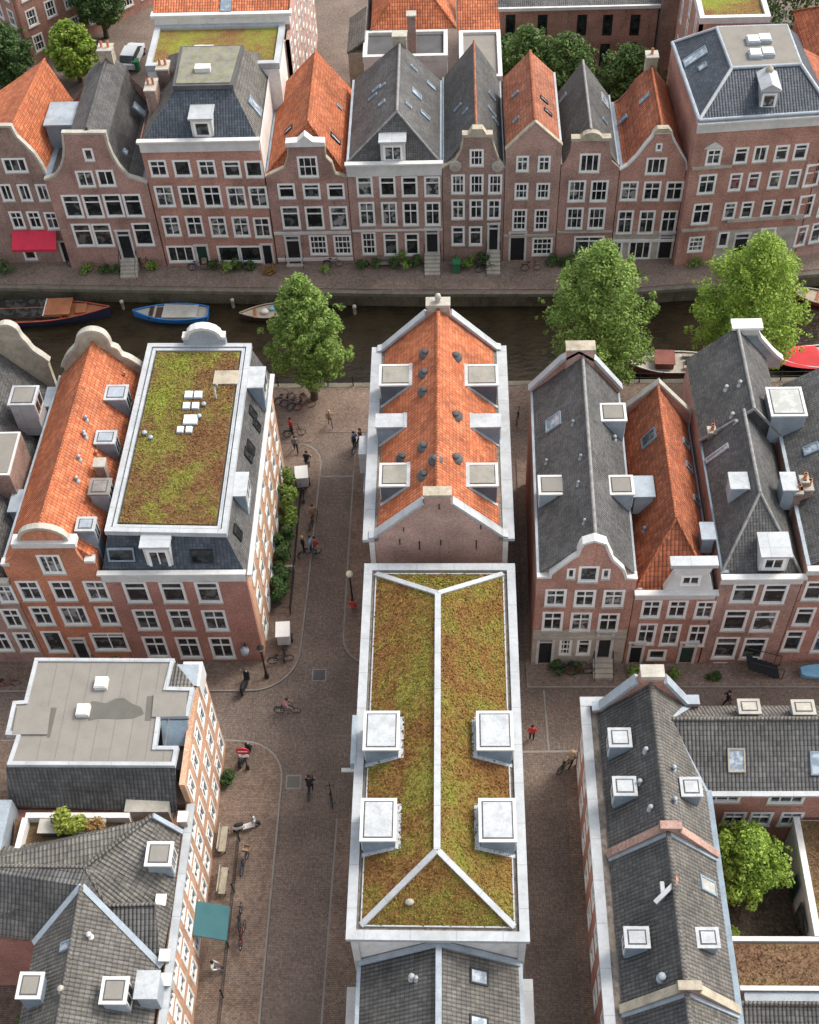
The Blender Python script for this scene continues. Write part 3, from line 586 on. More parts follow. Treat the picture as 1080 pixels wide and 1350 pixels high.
h4 = house('canal_house', 'neck gable house with white topped gable and orange hipped tile roof', -14.95, -8.5, YF, [(367, 233), (376, 222), (380, 208), (381, 190), (427, 192), (428, 207), (436, 215), (441, 230), (462, 234)], 11.6,
    [('six', 27, 28, [(406, 220)]), ('tee', 24, 20, [(378, 252), (411, 252), (443, 252)]), ('tee', 24, 30, [(383.5, 287), (415, 287), (447, 287)]), ('grid', 24, 26, [(420, 323), (452, 323)])], [(387, 328, 20, 36, .15, 1)], 'brick_purple', 'tile_orange', (404, 180), hip=(0, 1.6), coping=None, gutter=[('l', 'lead'), ('r', 'zinc')], bands=[(308, .25, 'white_paint'), (343, .3, 'white_paint')])
f4 = h4['fac']; m = MB(); u, v = f4.uv(378, 192); u2, v2 = f4.uv(428, 192); zz = h4['o'][3][1]
m.prism([f4.pt(u-.05, zz-.1, .28), f4.pt(u2+.05, zz-.1, .28), f4.pt(u2+.05, zz+.28, .28), f4.pt((u+u2)/2+.6, zz+.35, .28), f4.pt((u+u2)/2, zz+.95, .28), f4.pt((u+u2)/2-.6, zz+.35, .28), f4.pt(u-.05, zz+.28, .28)], -f4.n*.7, 'white_paint'); m.build('pediment', h4['root'])
for q in (h4['o'][:4], h4['o'][4:]): m = MB(); strip(m, f4, q, .12, -.33, .08, 'sandstone'); m.build('coping', h4['root'])
skylight(h4['root'], h4['L'], 381, 171, .5, .9, fr='black_metal'); skylight(h4['root'], h4['R'], 442, 183, .5, 1.2, fr='black_metal'); skylight(h4['root'], h4['R'], 447, 141, .35, .6)

h5 = house('canal_house', 'four bay brick house with white cornice and big hipped slate roof', -8.45, -.95, YF, [(467, 218), (588, 219)], 11.2,
    [('tee', 22, 27, [(481, 246), (511, 246), (540, 246), (570, 246)]), ('cross', 22, 32, [(484, 282), (513.5, 282), (541.5, 282), (570.5, 282)]), ('nine', 20, 30, [(486.5, 321), (515.5, 322, 'tee'), (543.5, 322, 'tee')])], [(570, 322, 18, 30, 1.15, 6)], 'brick_plum', 'slate', (524, 190), hip=(0, 1.5), zr=13.6, cornice=((500, 213), (500, 231), .45, 'white_paint'), ridgem='ridge_grey', gutter=[('l', 'zinc'), ('r', 'zinc')], bands=[(304, .16, 'white_paint')])
p0, p1 = PY(503, 213, YF+.5), PY(535, 213, YF+.5); z5 = h5['EL'][2]; dormer_front(h5['root'], YF+.12, p0[0], p1[0], z5+.05, z5+2.0, 1.2)
for px, py, w, hh in ((497, 117, .35, .9), (505, 113, .3, .6), (492, 128, .3, .9), (504, 136, .4, .7)): skylight(h5['root'], h5['L'], px, py, w, hh)
for px, py, w, hh in ((545, 90, .3, .8), (549, 124, .7, 1.1), (560, 152, .5, 1.1), (568, 113, .5, 1.), (538, 139, .3, .7)): skylight(h5['root'], h5['R'], px, py, w, hh)
chimney(h5['root'], 0, 0, 0, 1.1, .8, .7, 'sandstone', 0, c=h5['R1']+A3(0, .2, -.2))

h6 = house('canal_house', 'narrow three bay neck gable house with two round stone volutes', -.9, 4.0, YF, [(592, 222), (601, 212), (608, 200), (611, 188), (612, 181), (648, 181), (649, 190), (653, 202), (657, 213), (664, 222)], 12,
    [('six', 19, 23, [(628.5, 208)]), ('six', 18, 26, [(604, 243), (628.5, 243), (653, 243)]), ('cross', 18, 26, [(604, 276), (628, 276), (651.5, 276)]), ('tee', 18, 25, [(604, 311), (627, 311)])], [(650.5, 319, 15, 33, 1.3, 6)], 'brick_brown', 'slate', (628, 172), coping='sandstone', copw=.12, ridgem='tile_brown', gutter=[('r', 'zinc'), ('l', 'lead')])
f6 = h6['fac']; m = MB()
for px in (600.5, 656): u, v = f6.uv(px, 218); m.tube([f6.pt(u, v, .02), f6.pt(u, v, .2)], .48, 'stone', 14); m.tube([f6.pt(u, v, .2), f6.pt(u, v, .26)], .18, 'sandstone', 10)
m.build('volute', h6['root']); m = MB(); u0, v0 = f6.uv(611, 181); u1, v1 = f6.uv(648, 181)
m.prism([f6.pt(u0-.1, v0+.13, .2), f6.pt(u1+.1, v0+.13, .2), f6.pt(u1+.1, v0+.35, .2), f6.pt(u0-.1, v0+.35, .2)], -f6.n*.6, 'sandstone'); m.prism([f6.pt(u0+.4, v0+.36, .2), f6.pt(u1-.4, v0+.36, .2), f6.pt((u0+u1)/2+.4, v0+.85, .2), f6.pt((u0+u1)/2-.4, v0+.85, .2)], -f6.n*.6, 'sandstone'); m.build('pediment', h6['root'])
for px, py, w, hh in ((604, 142, .3, .9), (614, 147, .3, .6)): skylight(h6['root'], h6['L'], px, py, w, hh)
for px, py, w, hh in ((648, 127, .4, 1.), (648, 147, .4, 1.2), (653, 160, .3, .9)): skylight(h6['root'], h6['R'], px, py, w, hh)

h7 = house('canal_house', 'plain pointed gable brick house with brownish red tile roof', 4.05, 8.36, YF, [(668, 198), (706, 162), (734, 192)], 9.4,
    [('cross', 18, 22, [(689, 216), (717.5, 216)]), ('six', 18, 22, [(687.5, 252), (716, 252)]), ('nine', 20, 28, [(685, 290), (714, 290)]), ('grid', 28, 24, [(715, 325)])], [(682, 331, 22, 36, .1, 0)], 'brick_plum', 'tile_brown', (706, 161), coping='sandstone', copw=.1, gutter=[('r', 'zinc_pale')], ridgem='tile_orange', bands=[(311, .2, 'stone')])
for px, py, w, hh in ((717, 132, .4, .9), (722, 148, .4, .9)): skylight(h7['root'], h7['R'], px, py, w, hh, fr='black_metal')
for px, py in ((680, 124), (681, 158)): skylight(h7['root'], h7['L'], px, py, .3, .7)

h8 = house('canal_house', 'neck gable brick house with dark slate roof and white roof window', 8.42, 13.0, YF, [(738, 222), (746, 214), (752, 202), (755, 185), (804, 184), (805, 200), (807, 213), (812, 222)], 9.4,
    [('triple', 28, 25, [(777.5, 215)]), ('six', 24, 28, [(760.5, 252), (790, 252)]), ('six', 23, 29, [(757.5, 288), (786.5, 288)]), ('shop', 40, 30, [(776, 326)])], [], 'brick_purple', 'slate', (780, 174), coping=None, gutter=[('l', 'zinc_pale'), ('r', 'zinc')], bands=[(306, .16, 'stone')], ridgem='ridge_grey')
f8 = h8['fac']; u0, v0 = f8.uv(755, 185); u1, v1 = f8.uv(804, 184)
for a, b in ((u0-.1, u0+.6), (u1-.6, u1+.1)): m = MB(); m.prism([f8.pt(a, v0, .2), f8.pt(b, v0, .2), f8.pt(b, v0+.28, .2), f8.pt(a, v0+.28, .2)], -f8.n*.6, 'sandstone'); m.build('pediment', h8['root'])
m = MB()
uc = (u0+u1)/2; m.prism([f8.pt(uc+.9*math.cos(k*math.pi/8), v0+.01+.75*math.sin(k*math.pi/8), .15) for k in range(9)], -f8.n*.5, 'sandstone'); m.build('pediment', h8['root'])
skylight(h8['root'], h8['L'], 742, 130, .5, 1.1); skylight(h8['root'], h8['R'], 797, 133, 1.3, 1.0, 'glass_sky', 'zinc_pale'); skylight(h8['root'], h8['R'], 797, 160, .35, .7)

h9 = house('canal_house', 'brick house with concave white edged gable and orange tile roof beside the tall corner block', 13.06, 18.2, YF, [(813, 225), (828, 219), (840, 207), (851, 193), (861, 181), (863, 176), (885, 176), (887, 184), (895, 198), (904, 213), (915, 224)], 8.7,
    [('plain', 8, 10, [(869, 194)]), ('triple', 28, 23, [(865, 219)]), ('cross', 24, 26, [(829.5, 252), (859.5, 252), (889, 252)]), ('cross', 22, 31, [(824, 293), (852.5, 293), (881.5, 293)]), ('double', 14, 30, [(813, 333)]), ('triple', 30, 25, [(843, 330)])], [(876, 333, 20, 33, .1, 0)], 'brick_rust', 'tile_red', (874, 172), coping='white_paint', copw=.12, prof=([1, 2, 3], [8, 9]), ridgem='tile_orange', gutter=[('r', 'zinc'), ('l', 'lead')], bands=[(318, .25, 'plaster')], plinth=(2.7, 'stone'))
f9 = h9['fac']; m = MB(); u0, v0 = f9.uv(861, 176); u1, _ = f9.uv(886, 176); m.prism([f9.pt(u0, v0+.13, .15), f9.pt(u1, v0+.13, .15), f9.pt(u1-.3, v0+.5, .15), f9.pt(u0+.3, v0+.5, .15)], -f9.n*.5, 'sandstone'); m.build('pediment', h9['root'])
skylight(h9['root'], h9['L'], 850, 130, .5, 1.1); skylight(h9['root'], h9['L'], 822, 157, .5, .8); chimney(h9['root'], 0, 0, 0, .9, .9, .7, 'sandstone', 1, c=h9['R1']+A3(0, .1, 0))

# tall corner block
A, B = A3(18.32, 83.2, 0), A3(28.3, 84.0, 0)
h10 = house('corner_block', 'tall brick corner block with white cornice and slate mansard roof', 0, 0, 0, [(924, 156), (1080, 150)], 10.5,
    [('cross', 21, 21, [(941, 207)]), ('cross', 24, 26, [(932, 243)]), ('cross', 24, 27, [(925, 282)]), ('nine', 21, 20, [(917.5, 322)]), ('tee', 18, 22, [(977, 205), (1002.5, 203, 'double'), (1030.5, 202), (1055.5, 200)]), ('tee', 17, 24, [(969.5, 240), (993.5, 239), (1021.5, 237), (1046.5, 235)]), ('tee', 17, 22, [(962, 278), (984.5, 277), (1012, 275), (1037, 274)]), ('plain', 15, 20, [(953.5, 316)]), ('double', 20, 18, [(1012, 309)])], [(977, 320, 20, 34, .2, 1)], 'brick_rust', 'slate_blue', cornice=((1000, 154), (1000, 169), .5, 'white_paint'), AB=(A, B), plinth=(3.1, 'stone', (3.1, 9.9)))
r10 = h10['root']; f10 = h10['fac']; ze = h10['EL'][2]; bk = h10['back']
m = MB(); a, b = f10.pt(0, ze, .25), f10.pt(f10.L, ze, .25); c, d = b+bk, a+bk; zt = ze+2.1
t_ = [P(965, 90, zt), P(1056, 85, zt), P(1037, 34, zt), P(945, 37, zt)]
for pl in ([a, b, t_[1], t_[0]], [b, c, t_[2], t_[1]], [c, d, t_[3], t_[2]], [d, a, t_[0], t_[3]]): slab(m, pl, 'slate_blue')
m.build('roof', r10); m = MB(); m.prism([p+A3(0, 0, .02) for p in t_], (0, 0, .12), 'felt_grey'); m.build('roof_deck', r10)
ridge(r10, [t_[0], t_[1], t_[2], t_[3], t_[0]], 'zinc', .14, 'deck_edge'); ridge(r10, [a, t_[0]], 'zinc_pale', .14, 'hip_cap'); ridge(r10, [b, t_[1]], 'zinc_pale', .14, 'hip_cap'); ridge(r10, [d, t_[3]], 'zinc_pale', .12, 'hip_cap'); ridge(r10, [d, a], 'zinc', .16, 'gutter'); ridge(r10, [a, b], 'zinc', .14, 'gutter')
for px, py in ((993, 53), (1008, 51), (996, 71), (1012, 69)):
    p = P(px, py, zt+.3); m = MB(); m.box(p[0]-.5, p[0]+.5, p[1]-.5, p[1]+.5, zt+.1, zt+.42, 'zinc'); m.box(p[0]-.42, p[0]+.42, p[1]-.42, p[1]+.42, zt+.42, zt+.52, 'white_paint'); m.build('roof_dome', r10)
p0, p1 = PY(996, 150, 83.95), PY(1026, 150, 83.95); dormer_front(r10, 83.95, p0[0]+.15, p1[0]-.25, ze+.15, ze+1.75, 2.4, 'zinc', roof='ped', sty='plain')
m = MB(); p = P(1014, 96, zt); m.lathe(p-A3(0, 0, .6), [(.28, 0), (.28, .5), (.15, .6), (.32, .85), (.25, 1.05), (.05, 1.2)], 'sandstone', 10); m.build('roof_urn', r10)
skylight(r10, [d, a, t_[0]], 917, 75, 1.0, 2.0); skylight(r10, [d, a, t_[0]], 927, 88, .6, .7)
m = MB(); u, v = f10.uv(941, 195); m.prism([f10.pt(u-.75, v, .12), f10.pt(u+.75, v, .12), f10.pt(u, v+.6, .12)], -f10.n*.1, 'white_paint'); u, v = f10.uv(941, 220)
for zz, x0, x1 in ((v-.1, .15, u+1.4), (f10.uv(930, 303)[1], .1, u+1.2)): m.prism([f10.pt(x0, zz, .004), f10.pt(x1, zz, .004), f10.pt(x1, zz, .14), f10.pt(x0, zz, .14)], (0, 0, .22), 'stone')
u0 = f10.uv(955, 340)[0]; v1 = f10.uv(980, 291)[1]; m.prism([f10.pt(u0-.4, v1, .004), f10.pt(f10.L-.05, v1, .004), f10.pt(f10.L-.05, v1, .15), f10.pt(u0-.4, v1, .15)], (0, 0, .3), 'stone')
m.build('cornice_band', r10)
h11 = house('canal_house', 'brick house with white window frames and orange roof at the right edge', 0, 0, 0, [(1082, 190), (1095, 165), (1110, 150), (1125, 165), (1140, 190)], 10, [('cross', 20, 28, [(1071, 231), (1098, 228)]), ('cross', 20, 28, [(1062, 272), (1090, 270)]), ('tee', 14, 25, [(1056, 311), (1076, 307)])], [], 'brick_plum', 'tile_red', (1110, 148), coping='white_paint', AB=((28.4, 84.05), (34.5, 85.6)))

# ---------------------------------------------------------------- blocks behind the far row
def simple_block(name, label, x0, x1, y0, y1, z, wallm, wins=(), cat='building', sidewin=None):
    root = thing(name, label, cat, ((x0+x1)/2, y0, 0)); fac = Fac((x0, y0), (x1, y0)); holes = []
    for sty, w, h, cs in wins:
        for c in cs:
            u, v = fac.uv(*c[:2]); ww = abs(fac.uv(c[0]+w/2, c[1])[0]-fac.uv(c[0]-w/2, c[1])[0]); hh = abs(fac.uv(c[0], c[1]+h/2)[1]-fac.uv(c[0], c[1]-h/2)[1])
            if .1 < u-ww/2 and u+ww/2 < fac.L-.1 and .1 < v-hh/2 and v+hh/2 < z-.1: holes.append(window(root, fac, u, v, ww-.1, hh-.1, sty, fr='white_frame' if sidewin != 'dark' else 'black_metal', sill=None, glassk=0))
    m = MB(); wall(m, fac, [(0, 0), (fac.L, 0), (fac.L, z), (0, z)], holes, wallm); body(m, fac, (0, y1-y0, 0), z, z, wallm, skip='r' if isinstance(sidewin, tuple) and sidewin[0] == 'r' else ('l' if isinstance(sidewin, tuple) else ''))
    if isinstance(sidewin, tuple):
        sd, rows, step, w, h, style = sidewin; fs = Fac((x1, y0), (x1, y1)) if sd == 'r' else Fac((x0, y1), (x0, y0)); hs = []
        for v in rows:
            k = int(fs.L/step)
            for i in range(k): hs.append(window(root, fs, fs.L*(i+.5)/k, v, w, h, style, sill='stone'))
        wall(m, fs, [(0, 0), (fs.L, 0), (fs.L, z), (0, z)], hs, wallm)
    m.build('wall', root); return root, fac
def flat_roof(root, x0, x1, y0, y1, z, mat, edge='white_paint', ew=.35, eh=.3, name='roof'):
    m = MB(); m.face([(x0+ew, y0+ew, z+.05), (x1-ew, y0+ew, z+.05), (x1-ew, y1-ew, z+.05), (x0+ew, y1-ew, z+.05)], mat); o = m.build(name, root)
    m = MB()
    for a in ((x0-.06, x1+.06, y0-.06, y0+ew), (x0-.06, x1+.06, y1-ew, y1+.06), (x0-.06, x0+ew, y0+ew, y1-ew), (x1-ew, x1+.06, y0+ew, y1-ew)): m.box(*a, z-.25, z+eh, edge)
    m.build('parapet', root); return o
def hip_roof(root, x0, x1, y0, y1, z, zt, mat, inset, capm=None):
    xm, ym = (x0+x1)/2, (y0+y1)/2; m = MB()
    if x1-x0 < y1-y0: a, b = A3(xm, y0+inset, zt), A3(xm, y1-inset, zt)
    else: a, b = A3(x0+inset, ym, zt), A3(x1-inset, ym, zt)
    p = [A3(x0, y0, z), A3(x1, y0, z), A3(x1, y1, z), A3(x0, y1, z)]
    if x1-x0 < y1-y0: F = [[p[0], p[1], a], [p[1], p[2], b, a], [p[2], p[3], b], [p[3], p[0], a, b]]
    else: F = [[p[0], p[1], b, a], [p[1], p[2], b], [p[2], p[3], a, b], [p[3], p[0], a]]
    for f in F: slab(m, f, mat)
    m.build('roof', root); ridge(root, [a, b], capm or mat)
    for q, e in ((p[0], a), (p[3], a if x1-x0 >= y1-y0 else b), (p[1], a if x1-x0 < y1-y0 else b), (p[2], b)): ridge(root, [q, e], capm or mat, .09, 'hip_cap')
    return F
b = thing('rear_block', 'pale brick corner block with white windows at the top left corner', 'building', (-42.5, 115.2, 0)); kc = A3(-42.3, 115.0, 0); kz = 8.6; dR = A3(.70, .714, 0); dL = A3(-.714, .70, 0)
m = MB()
for fs in (Fac(kc, kc+dR*16), Fac(kc+dL*16, kc)):
    hs = []
    for v in (1.9, 4.6, 7.1):
        for k in range(7): hs.append(window(b, fs, 1.4+k*2.2, v, 1.1, 1.7 if v < 7 else 1.3, 'six', sill='stone'))
    wall(m, fs, [(0, 0), (fs.L, 0), (fs.L, kz), (0, kz)], hs, 'brick_rust')
m.build('wall', b); m = MB(); e1, e2 = kc+dR*16+A3(0, 0, kz), kc+dL*16+A3(0, 0, kz); ap = kc+dR*5+dL*5+A3(0, 0, kz+3.6); k0 = kc+A3(0, -.25, kz); slab(m, [k0, e1, ap+dR*9, ap], 'tile_orange'); slab(m, [e2, k0, ap, ap+dL*9], 'tile_orange'); m.build('roof', b); ridge(b, [k0, ap], 'zinc_pale', .12, 'hip_cap'); ridge(b, [k0, e1], 'zinc_pale', .14, 'gutter'); ridge(b, [e2, k0], 'zinc_pale', .14, 'gutter')
b, _ = simple_block('rear_block', 'long rear block with sedum terrace and orange roof above a white cornice, beside the alley', -24.4, -13.7, 97.6, 119, 12.6, 'brick_pink', sidewin=('r', (2.2, 5.4, 8.6, 11.2), 2.3, .9, 1.7, 'six'))
x0, x1 = -25.2, -14.2; ys = P(300, 83, 13.6)[1]; ye = P(300, 33, 13.6)[1]
m = MB(); m.box(-24.9, -14.1, ys-.1, 97.55, 0, 13.2, 'plaster'); m.build('extension', b)
flat_roof(b, -24.9, -14.1, ys-.1, ye+.2, 13.3, 'sedum_flat', 'zinc_pale', .4, .3)
m = MB(); yb = ye+.25; m.box(-25., -13.6, yb, yb+.5, 13.4, 14.3, 'plaster'); m.box(-25.2, -13.4, yb-.25, yb+.5, 14.3, 14.55, 'white_paint'); m.build('cornice', b)
m = MB(); slab(m, [A3(-25, yb+.1, 14.5), A3(-13.6, yb+.1, 14.5), A3(-13.6, yb+8, 18), A3(-25, yb+8, 18)], 'tile_bright'); slab(m, [A3(-13.6, yb+.1, 14.5), A3(-13.6, yb+16, 14.5), A3(-13.6, yb+8, 18)], 'tile_orange'); m.box(-24.9, -13.7, yb+.52, 119, 12.6, 14.35, 'brick_pink'); m.build('roof', b)
skylight(b, [A3(-25, yb+.1, 14.5), A3(-13.6, yb+.1, 14.5), A3(-13.6, yb+8, 18)], 298, 5, .9, 1.5)
for px, py in ((263, 66), (276, 66), (296, 67), (310, 68)): p = P(px, py, 13.5); m = MB(); m.box(p[0]-.4, p[0]+.4, p[1]-.3, p[1]+.3, 13.3, 13.8, 'white_paint'); m.build('roof_hatch', b)
b, _ = simple_block('rear_block', 'orange hipped roof house behind white parapets beside the alley', -7.7, -.5, 99.2, 112, 9.6, 'plaster')
flat_roof(b, -7.7, -.5, 99.2, 103.2, 9.7, 'felt_dark', 'white_paint', .3, .35)
hip_roof(b, -7.2, .3, 103.25, 112.5, 10.1, 13.9, 'tile_bright', 3.2, 'tile_orange'); chimney(b, 543, 42, 11.6, .7, .7, 1.6, 'brick_brown', 0)
m = MB(); m.box(-9.2, -7.75, 101.5, 107, 0, 9, 'sandstone'); slab(m, [A3(-9.3, 101.4, 9.05), A3(-7.72, 101.4, 10.2), A3(-7.72, 107, 10.2), A3(-9.3, 107, 9.05)], 'tile_grey'); m.build('side_wing', b)
b, _ = simple_block('rear_block', 'white edged grey flat roof extension with a small orange roof at its back', .6, 4.1, 96, 103, 9.6, 'plaster'); flat_roof(b, .6, 4.1, 96, 103, 9.7, 'felt_grey', 'white_paint', .3, .3)
m = MB(); slab(m, [A3(.4, 103.2, 9.7), A3(4.2, 103.2, 9.7), A3(3.8, 107, 12), A3(.4, 107, 12)], 'tile_bright'); m.build('roof', b); m = MB(); m.box(.5, 4., 103.1, 107, 0, 9.7, 'plaster'); m.build('rear_wing', b)
b, _ = simple_block('rear_block', 'long red brick rear building with tall dark windows behind the garden trees', 3.9, 19.1, 111, 120, 7.4, 'brick_rust', [('tee', 13, 27, [(673, 33), (715, 33), (767, 33), (801, 33), (837, 33)]), ('tee', 13, 28, [(673, 72), (712, 72), (760, 72), (797, 72), (832, 70)])], sidewin='dark')
m = MB(); slab(m, [A3(3.7, 110.7, 7.45), A3(19.2, 110.7, 7.45), A3(19.2, 116, 9.5), A3(3.7, 116, 9.5)], 'slate'); m.build('roof', b); m = MB(); m.box(3.7, 19.2, 110.5, 110.75, 7.3, 7.6, 'white_paint'); m.build('gutter', b)
b, _ = simple_block('rear_block', 'narrow dark gap building with one white framed window', 19.2, 21.6, 109.5, 118, 9, 'brick_dark', [('plain', 17, 16, [(873, 30)])])
b, _ = simple_block('rear_block', 'tall brick block with sedum roof behind the mansard corner block', 20.2, 25.8, 97.0, 107, 13.9, 'brick_rust', sidewin=('l', (3, 6.5, 10, 12.5), 3.2, .8, 2.0, 'tee')); flat_roof(b, 20.2, 25.8, 97., 107, 14, 'sedum_flat', 'white_paint', .35, .3)
b, _ = simple_block('rear_block', 'house with red tiled roof behind the right edge of the canal row', 29.5, 40, 93, 103, 11, 'brick_rust'); hip_roof(b, 29.3, 40.2, 92.8, 103.2, 11, 15, 'tile_red', 4)
b, _ = simple_block('rear_block', 'small orange roofed house behind the left edge of the canal row', -52, -41.6, 92, 100, 8.5, 'brick_brown'); hip_roof(b, -52.2, -41.4, 91.8, 100.2, 8.5, 12.5, 'tile_red', 3)

# ---------------------------------------------------------------- left block between canal and cross street
YN = 44.75
l0 = house('street_house', 'dark slate roofed brick house at the left edge with scrolled stone gable towards the canal', -35.0, -27.15, YN, [(-100, 762), (45, 766)], 15.6,
    [('cross', 24, 24, [(8, 783)]), ('cross', 25, 25, [(17, 815)]), ('cross', 25, 25, [(2, 846), (34, 846)])], [], 'brick_plum', 'slate', (-30, 660), ridge_x=-31., zr=14.3, cornice=((20, 762), (20, 770), .4, 'stone'), gutter=[('r', 'lead')])
r0 = l0['root']
def scroll_gable(root, Y, xl, xr, zl, pts, mat, cop, th=.35):
    """a shaped gable seen from behind, pts in metres (x, z) from left to right"""
    m = MB(); fc = Fac((xl, Y), (xr, Y)); o = [(x-xl, z) for x, z in pts]; wall(m, fc, [(0, zl), (fc.L, zl)]+o[::-1], [], mat, th); m.build('rear_gable', root)
    m = MB(); strip(m, fc, o, .2, -th-.06, .06, cop); m.build('coping', root)
def curve(pts, n=5):                                     # Catmull-Rom through the outline points
    p = [np.array(q, float) for q in pts]; p = [2*p[0]-p[1]]+p+[2*p[-1]-p[-2]]; r = []
    for i in range(1, len(p)-2):
        for k in range(n):
            t = k/n; a, b, c, d = p[i-1:i+3]; r.append(tuple(.5*((2*b)+(c-a)*t+(2*a-5*b+4*c-d)*t*t+(3*b-a-3*c+d)*t**3)))
    return r+[tuple(p[-2])]
YB0 = YN+15.75
w_ = [tuple(PY(x, y, YB0)[[0, 2]]) for x, y in ((-60, 480), (-40, 470), (-25, 448), (-12, 438), (6, 430), (18, 434), (24, 444), (33, 453), (40, 462), (52, 470), (63, 478))]
scroll_gable(r0, YB0, w_[0][0], w_[-1][0], 9, curve(w_, 3), 'sandstone', 'stone')
dormer_box(r0, [(16, 508), (52, 508), (45, 534), (10, 534)], 13.2, 3., 'zinc_pale', 'zinc_pale', 'felt_grey', 'r')
m = MB(); ZX = 12.6; p = [P(-30, 572, ZX), P(28, 571, ZX), P(13, 628, ZX), P(-45, 628, ZX)]; m.prism([A3(q[0], q[1], 8.6) for q in p], (0, 0, 4), 'brick_brown'); o = m.build('roof_extension', r0)
m = MB(); m.prism([q+A3(0, 0, .02) for q in p], (0, 0, .12), 'white_paint'); c_ = sum(p)/4; m.prism([q+(c_-q)*.09+A3(0, 0, .15) for q in p], (0, 0, .03), 'felt_grey'); m.build('extension_roof', o)
for px, py in ((30, 660), (75, 523)): p = P(px, py, 10.9); m = MB(); m.box(p[0]-.7, p[0]+.7, p[1]-.8, p[1]+.8, 8.5, 10.8, 'lead'); m.box(p[0]-.8, p[0]+.8, p[1]-.9, p[1]+.9, 10.8, 10.92, 'zinc'); m.build('dormer', r0)
skylight(r0, l0['R'], 38, 480, .8, 1.2, fr='black_metal')

l1 = house('street_house', 'bright orange brick house with long orange tile roof and white arched front gable', -27.1, -21.45, YN, [(7, 745), (14, 735), (21, 724), (23, 717), (97, 719), (101, 729), (108, 738), (112, 741), (133, 741)], 15.3,
    [('triple', 32, 25, [(67.5, 744)]), ('cross', 30, 26, [(40, 779), (83.5, 779), (128, 779)]), ('cross', 27, 25, [(56, 812), (142, 812)]), ('triple', 36, 25, [(98.5, 812)]), ('plain', 27, 28, [(72, 846)]), ('shop', 48, 24, [(145, 846)])], [(103, 846, 20, 30, .15, 1)], 'brick_orange', 'tile_bright', (52, 703), zr=14.3, dskew=.55, coping=None, ridgem='tile_bright', gutter=[('l', 'zinc')])
f1 = l1['fac']; r1 = l1['root']; m = MB(); o = l1['o']; u0, u1, v0 = o[3][0], o[4][0], o[3][1]
m.prism([f1.pt(u0-.25, v0-.05, .3), f1.pt(u1+.25, v0-.05, .3), f1.pt(u1+.25, v0+.35, .3), f1.pt(u0-.25, v0+.35, .3)], -f1.n*.75, 'white_paint')
uc = (u0+u1)/2; arc_ = [(uc-1.3*math.cos(k*math.pi/12), v0+.36+1.05*math.sin(k*math.pi/12)) for k in range(13)]; m.build('pediment', r1)
m = MB(); strip(m, f1, arc_, .2, -.3, .1, 'stone'); m.build('gable_arch_coping', r1)
for q in (o[7:], [(-.02, o[0][1]), (.5, o[0][1]+.01)]): m = MB(); strip(m, f1, q, .22, -.4, .1, 'white_paint'); m.build('coping', r1)
m = MB(); m.prism([f1.pt(u, v, .04) for u, v in arc_], -f1.n*.3, 'brick_orange'); m.build('gable_arch', r1)
YB1 = YN+15.4; w_ = [tuple(PY(x, y, YB1)[[0, 2]]) for x, y in ((84, 484), (91, 470), (102, 458), (104, 447), (112, 440), (122, 438), (133, 441), (140, 449), (144, 458), (152, 461), (158, 470), (168, 474), (178, 480), (190, 488))]
scroll_gable(r1, YB1, w_[0][0], w_[-1][0], 8.5, curve(w_, 3), 'sandstone', 'stone')
for a, b in (((138, 168), (507, 527)), ((125, 153), (567, 585)), ((100, 126), (681, 700))):
    dormer_box(r1, [(a[0], b[0]), (a[1], b[0]), (a[1], b[1]), (a[0], b[1])], 13.0, 3.2, 'lead', 'zinc_pale', 'zinc', 'r', 'zinc_pale')
dormer_box(r1, [(119, 630), (147, 630), (144, 652), (116, 652)], 13., 3.2, 'zinc', 'timber_grey', 'timber_grey', 'r', 'zinc_pale')
chimney(r1, 134, 618, 12.6, .6, .6, .5, 'brick_brown', 0)
vents(r1, l1['R'], [(112, 574), (113, 577), (105, 606), (114, 554), (102, 634)], 'zinc')
vents(r1, l1['R'], [(165, 496), (128, 600)], 'terracotta', .1)

# the corner house with the flat sedum roof
YL2, XR2 = YN, -12.68
fs2 = Fac((XR2, YN+.31), (XR2, YN+16.8))
l2 = house('corner_house', 'red brick corner house with a sedum covered flat roof inside a dark mansard', -21.4, XR2, YN, [(130, 757), (322, 759)], 16.8,
    [('tee', 32, 27, [(180.5, 781), (228.5, 781), (275, 781)]), ('cross', 31, 27, [(193.5, 817), (238.5, 817), (284, 818)]), ('cross', 30, 28, [(206, 853), (249.5, 854), (293, 854)])], [], 'brick_red', cornice=((220, 752), (220, 765), .35, 'white_paint'), skip='r')
r2 = l2['root']; ze = l2['EL'][2]-.25; zt = 12.45
hs = []
for v in (1.6, 4.7, 7.6):
    for k in range(7): hs.append(window(r2, fs2, 1.6+k*2.25, v, 1.2, 1.8 if v < 7 else 1.6, 'cross'))
m = MB(); wall(m, fs2, [(0, 0), (fs2.L, 0), (fs2.L, ze), (0, ze)], hs, 'brick_side'); m.build('side_wall', r2)
m = MB()
for z0, z1, pr in ((ze-.25, ze-.1, .2), (ze-.1, ze+.08, .38)): m.prism([fs2.pt(-.3, z0, .003), fs2.pt(fs2.L, z0, .003), fs2.pt(fs2.L, z0, pr), fs2.pt(-.3, z0, pr)], (0, 0, z1-z0), 'white_paint')
m.build('cornice', r2)
T = [P(142, 702, zt), P(297, 705, zt), P(330, 458, zt), P(198, 458, zt)]
E_ = [A3(-21.35, YN-.1, ze+.1), A3(XR2+.1, YN-.1, ze+.1), A3(XR2+.1, YN+16.7, ze+.1), A3(-21.35, YN+16.7, ze+.1)]
m = MB()
for i in range(4): j = (i+1) % 4; slab(m, [E_[i], E_[j], T[j], T[i]], 'slate_blue' if i != 1 else 'slate')
m.build('roof', r2)
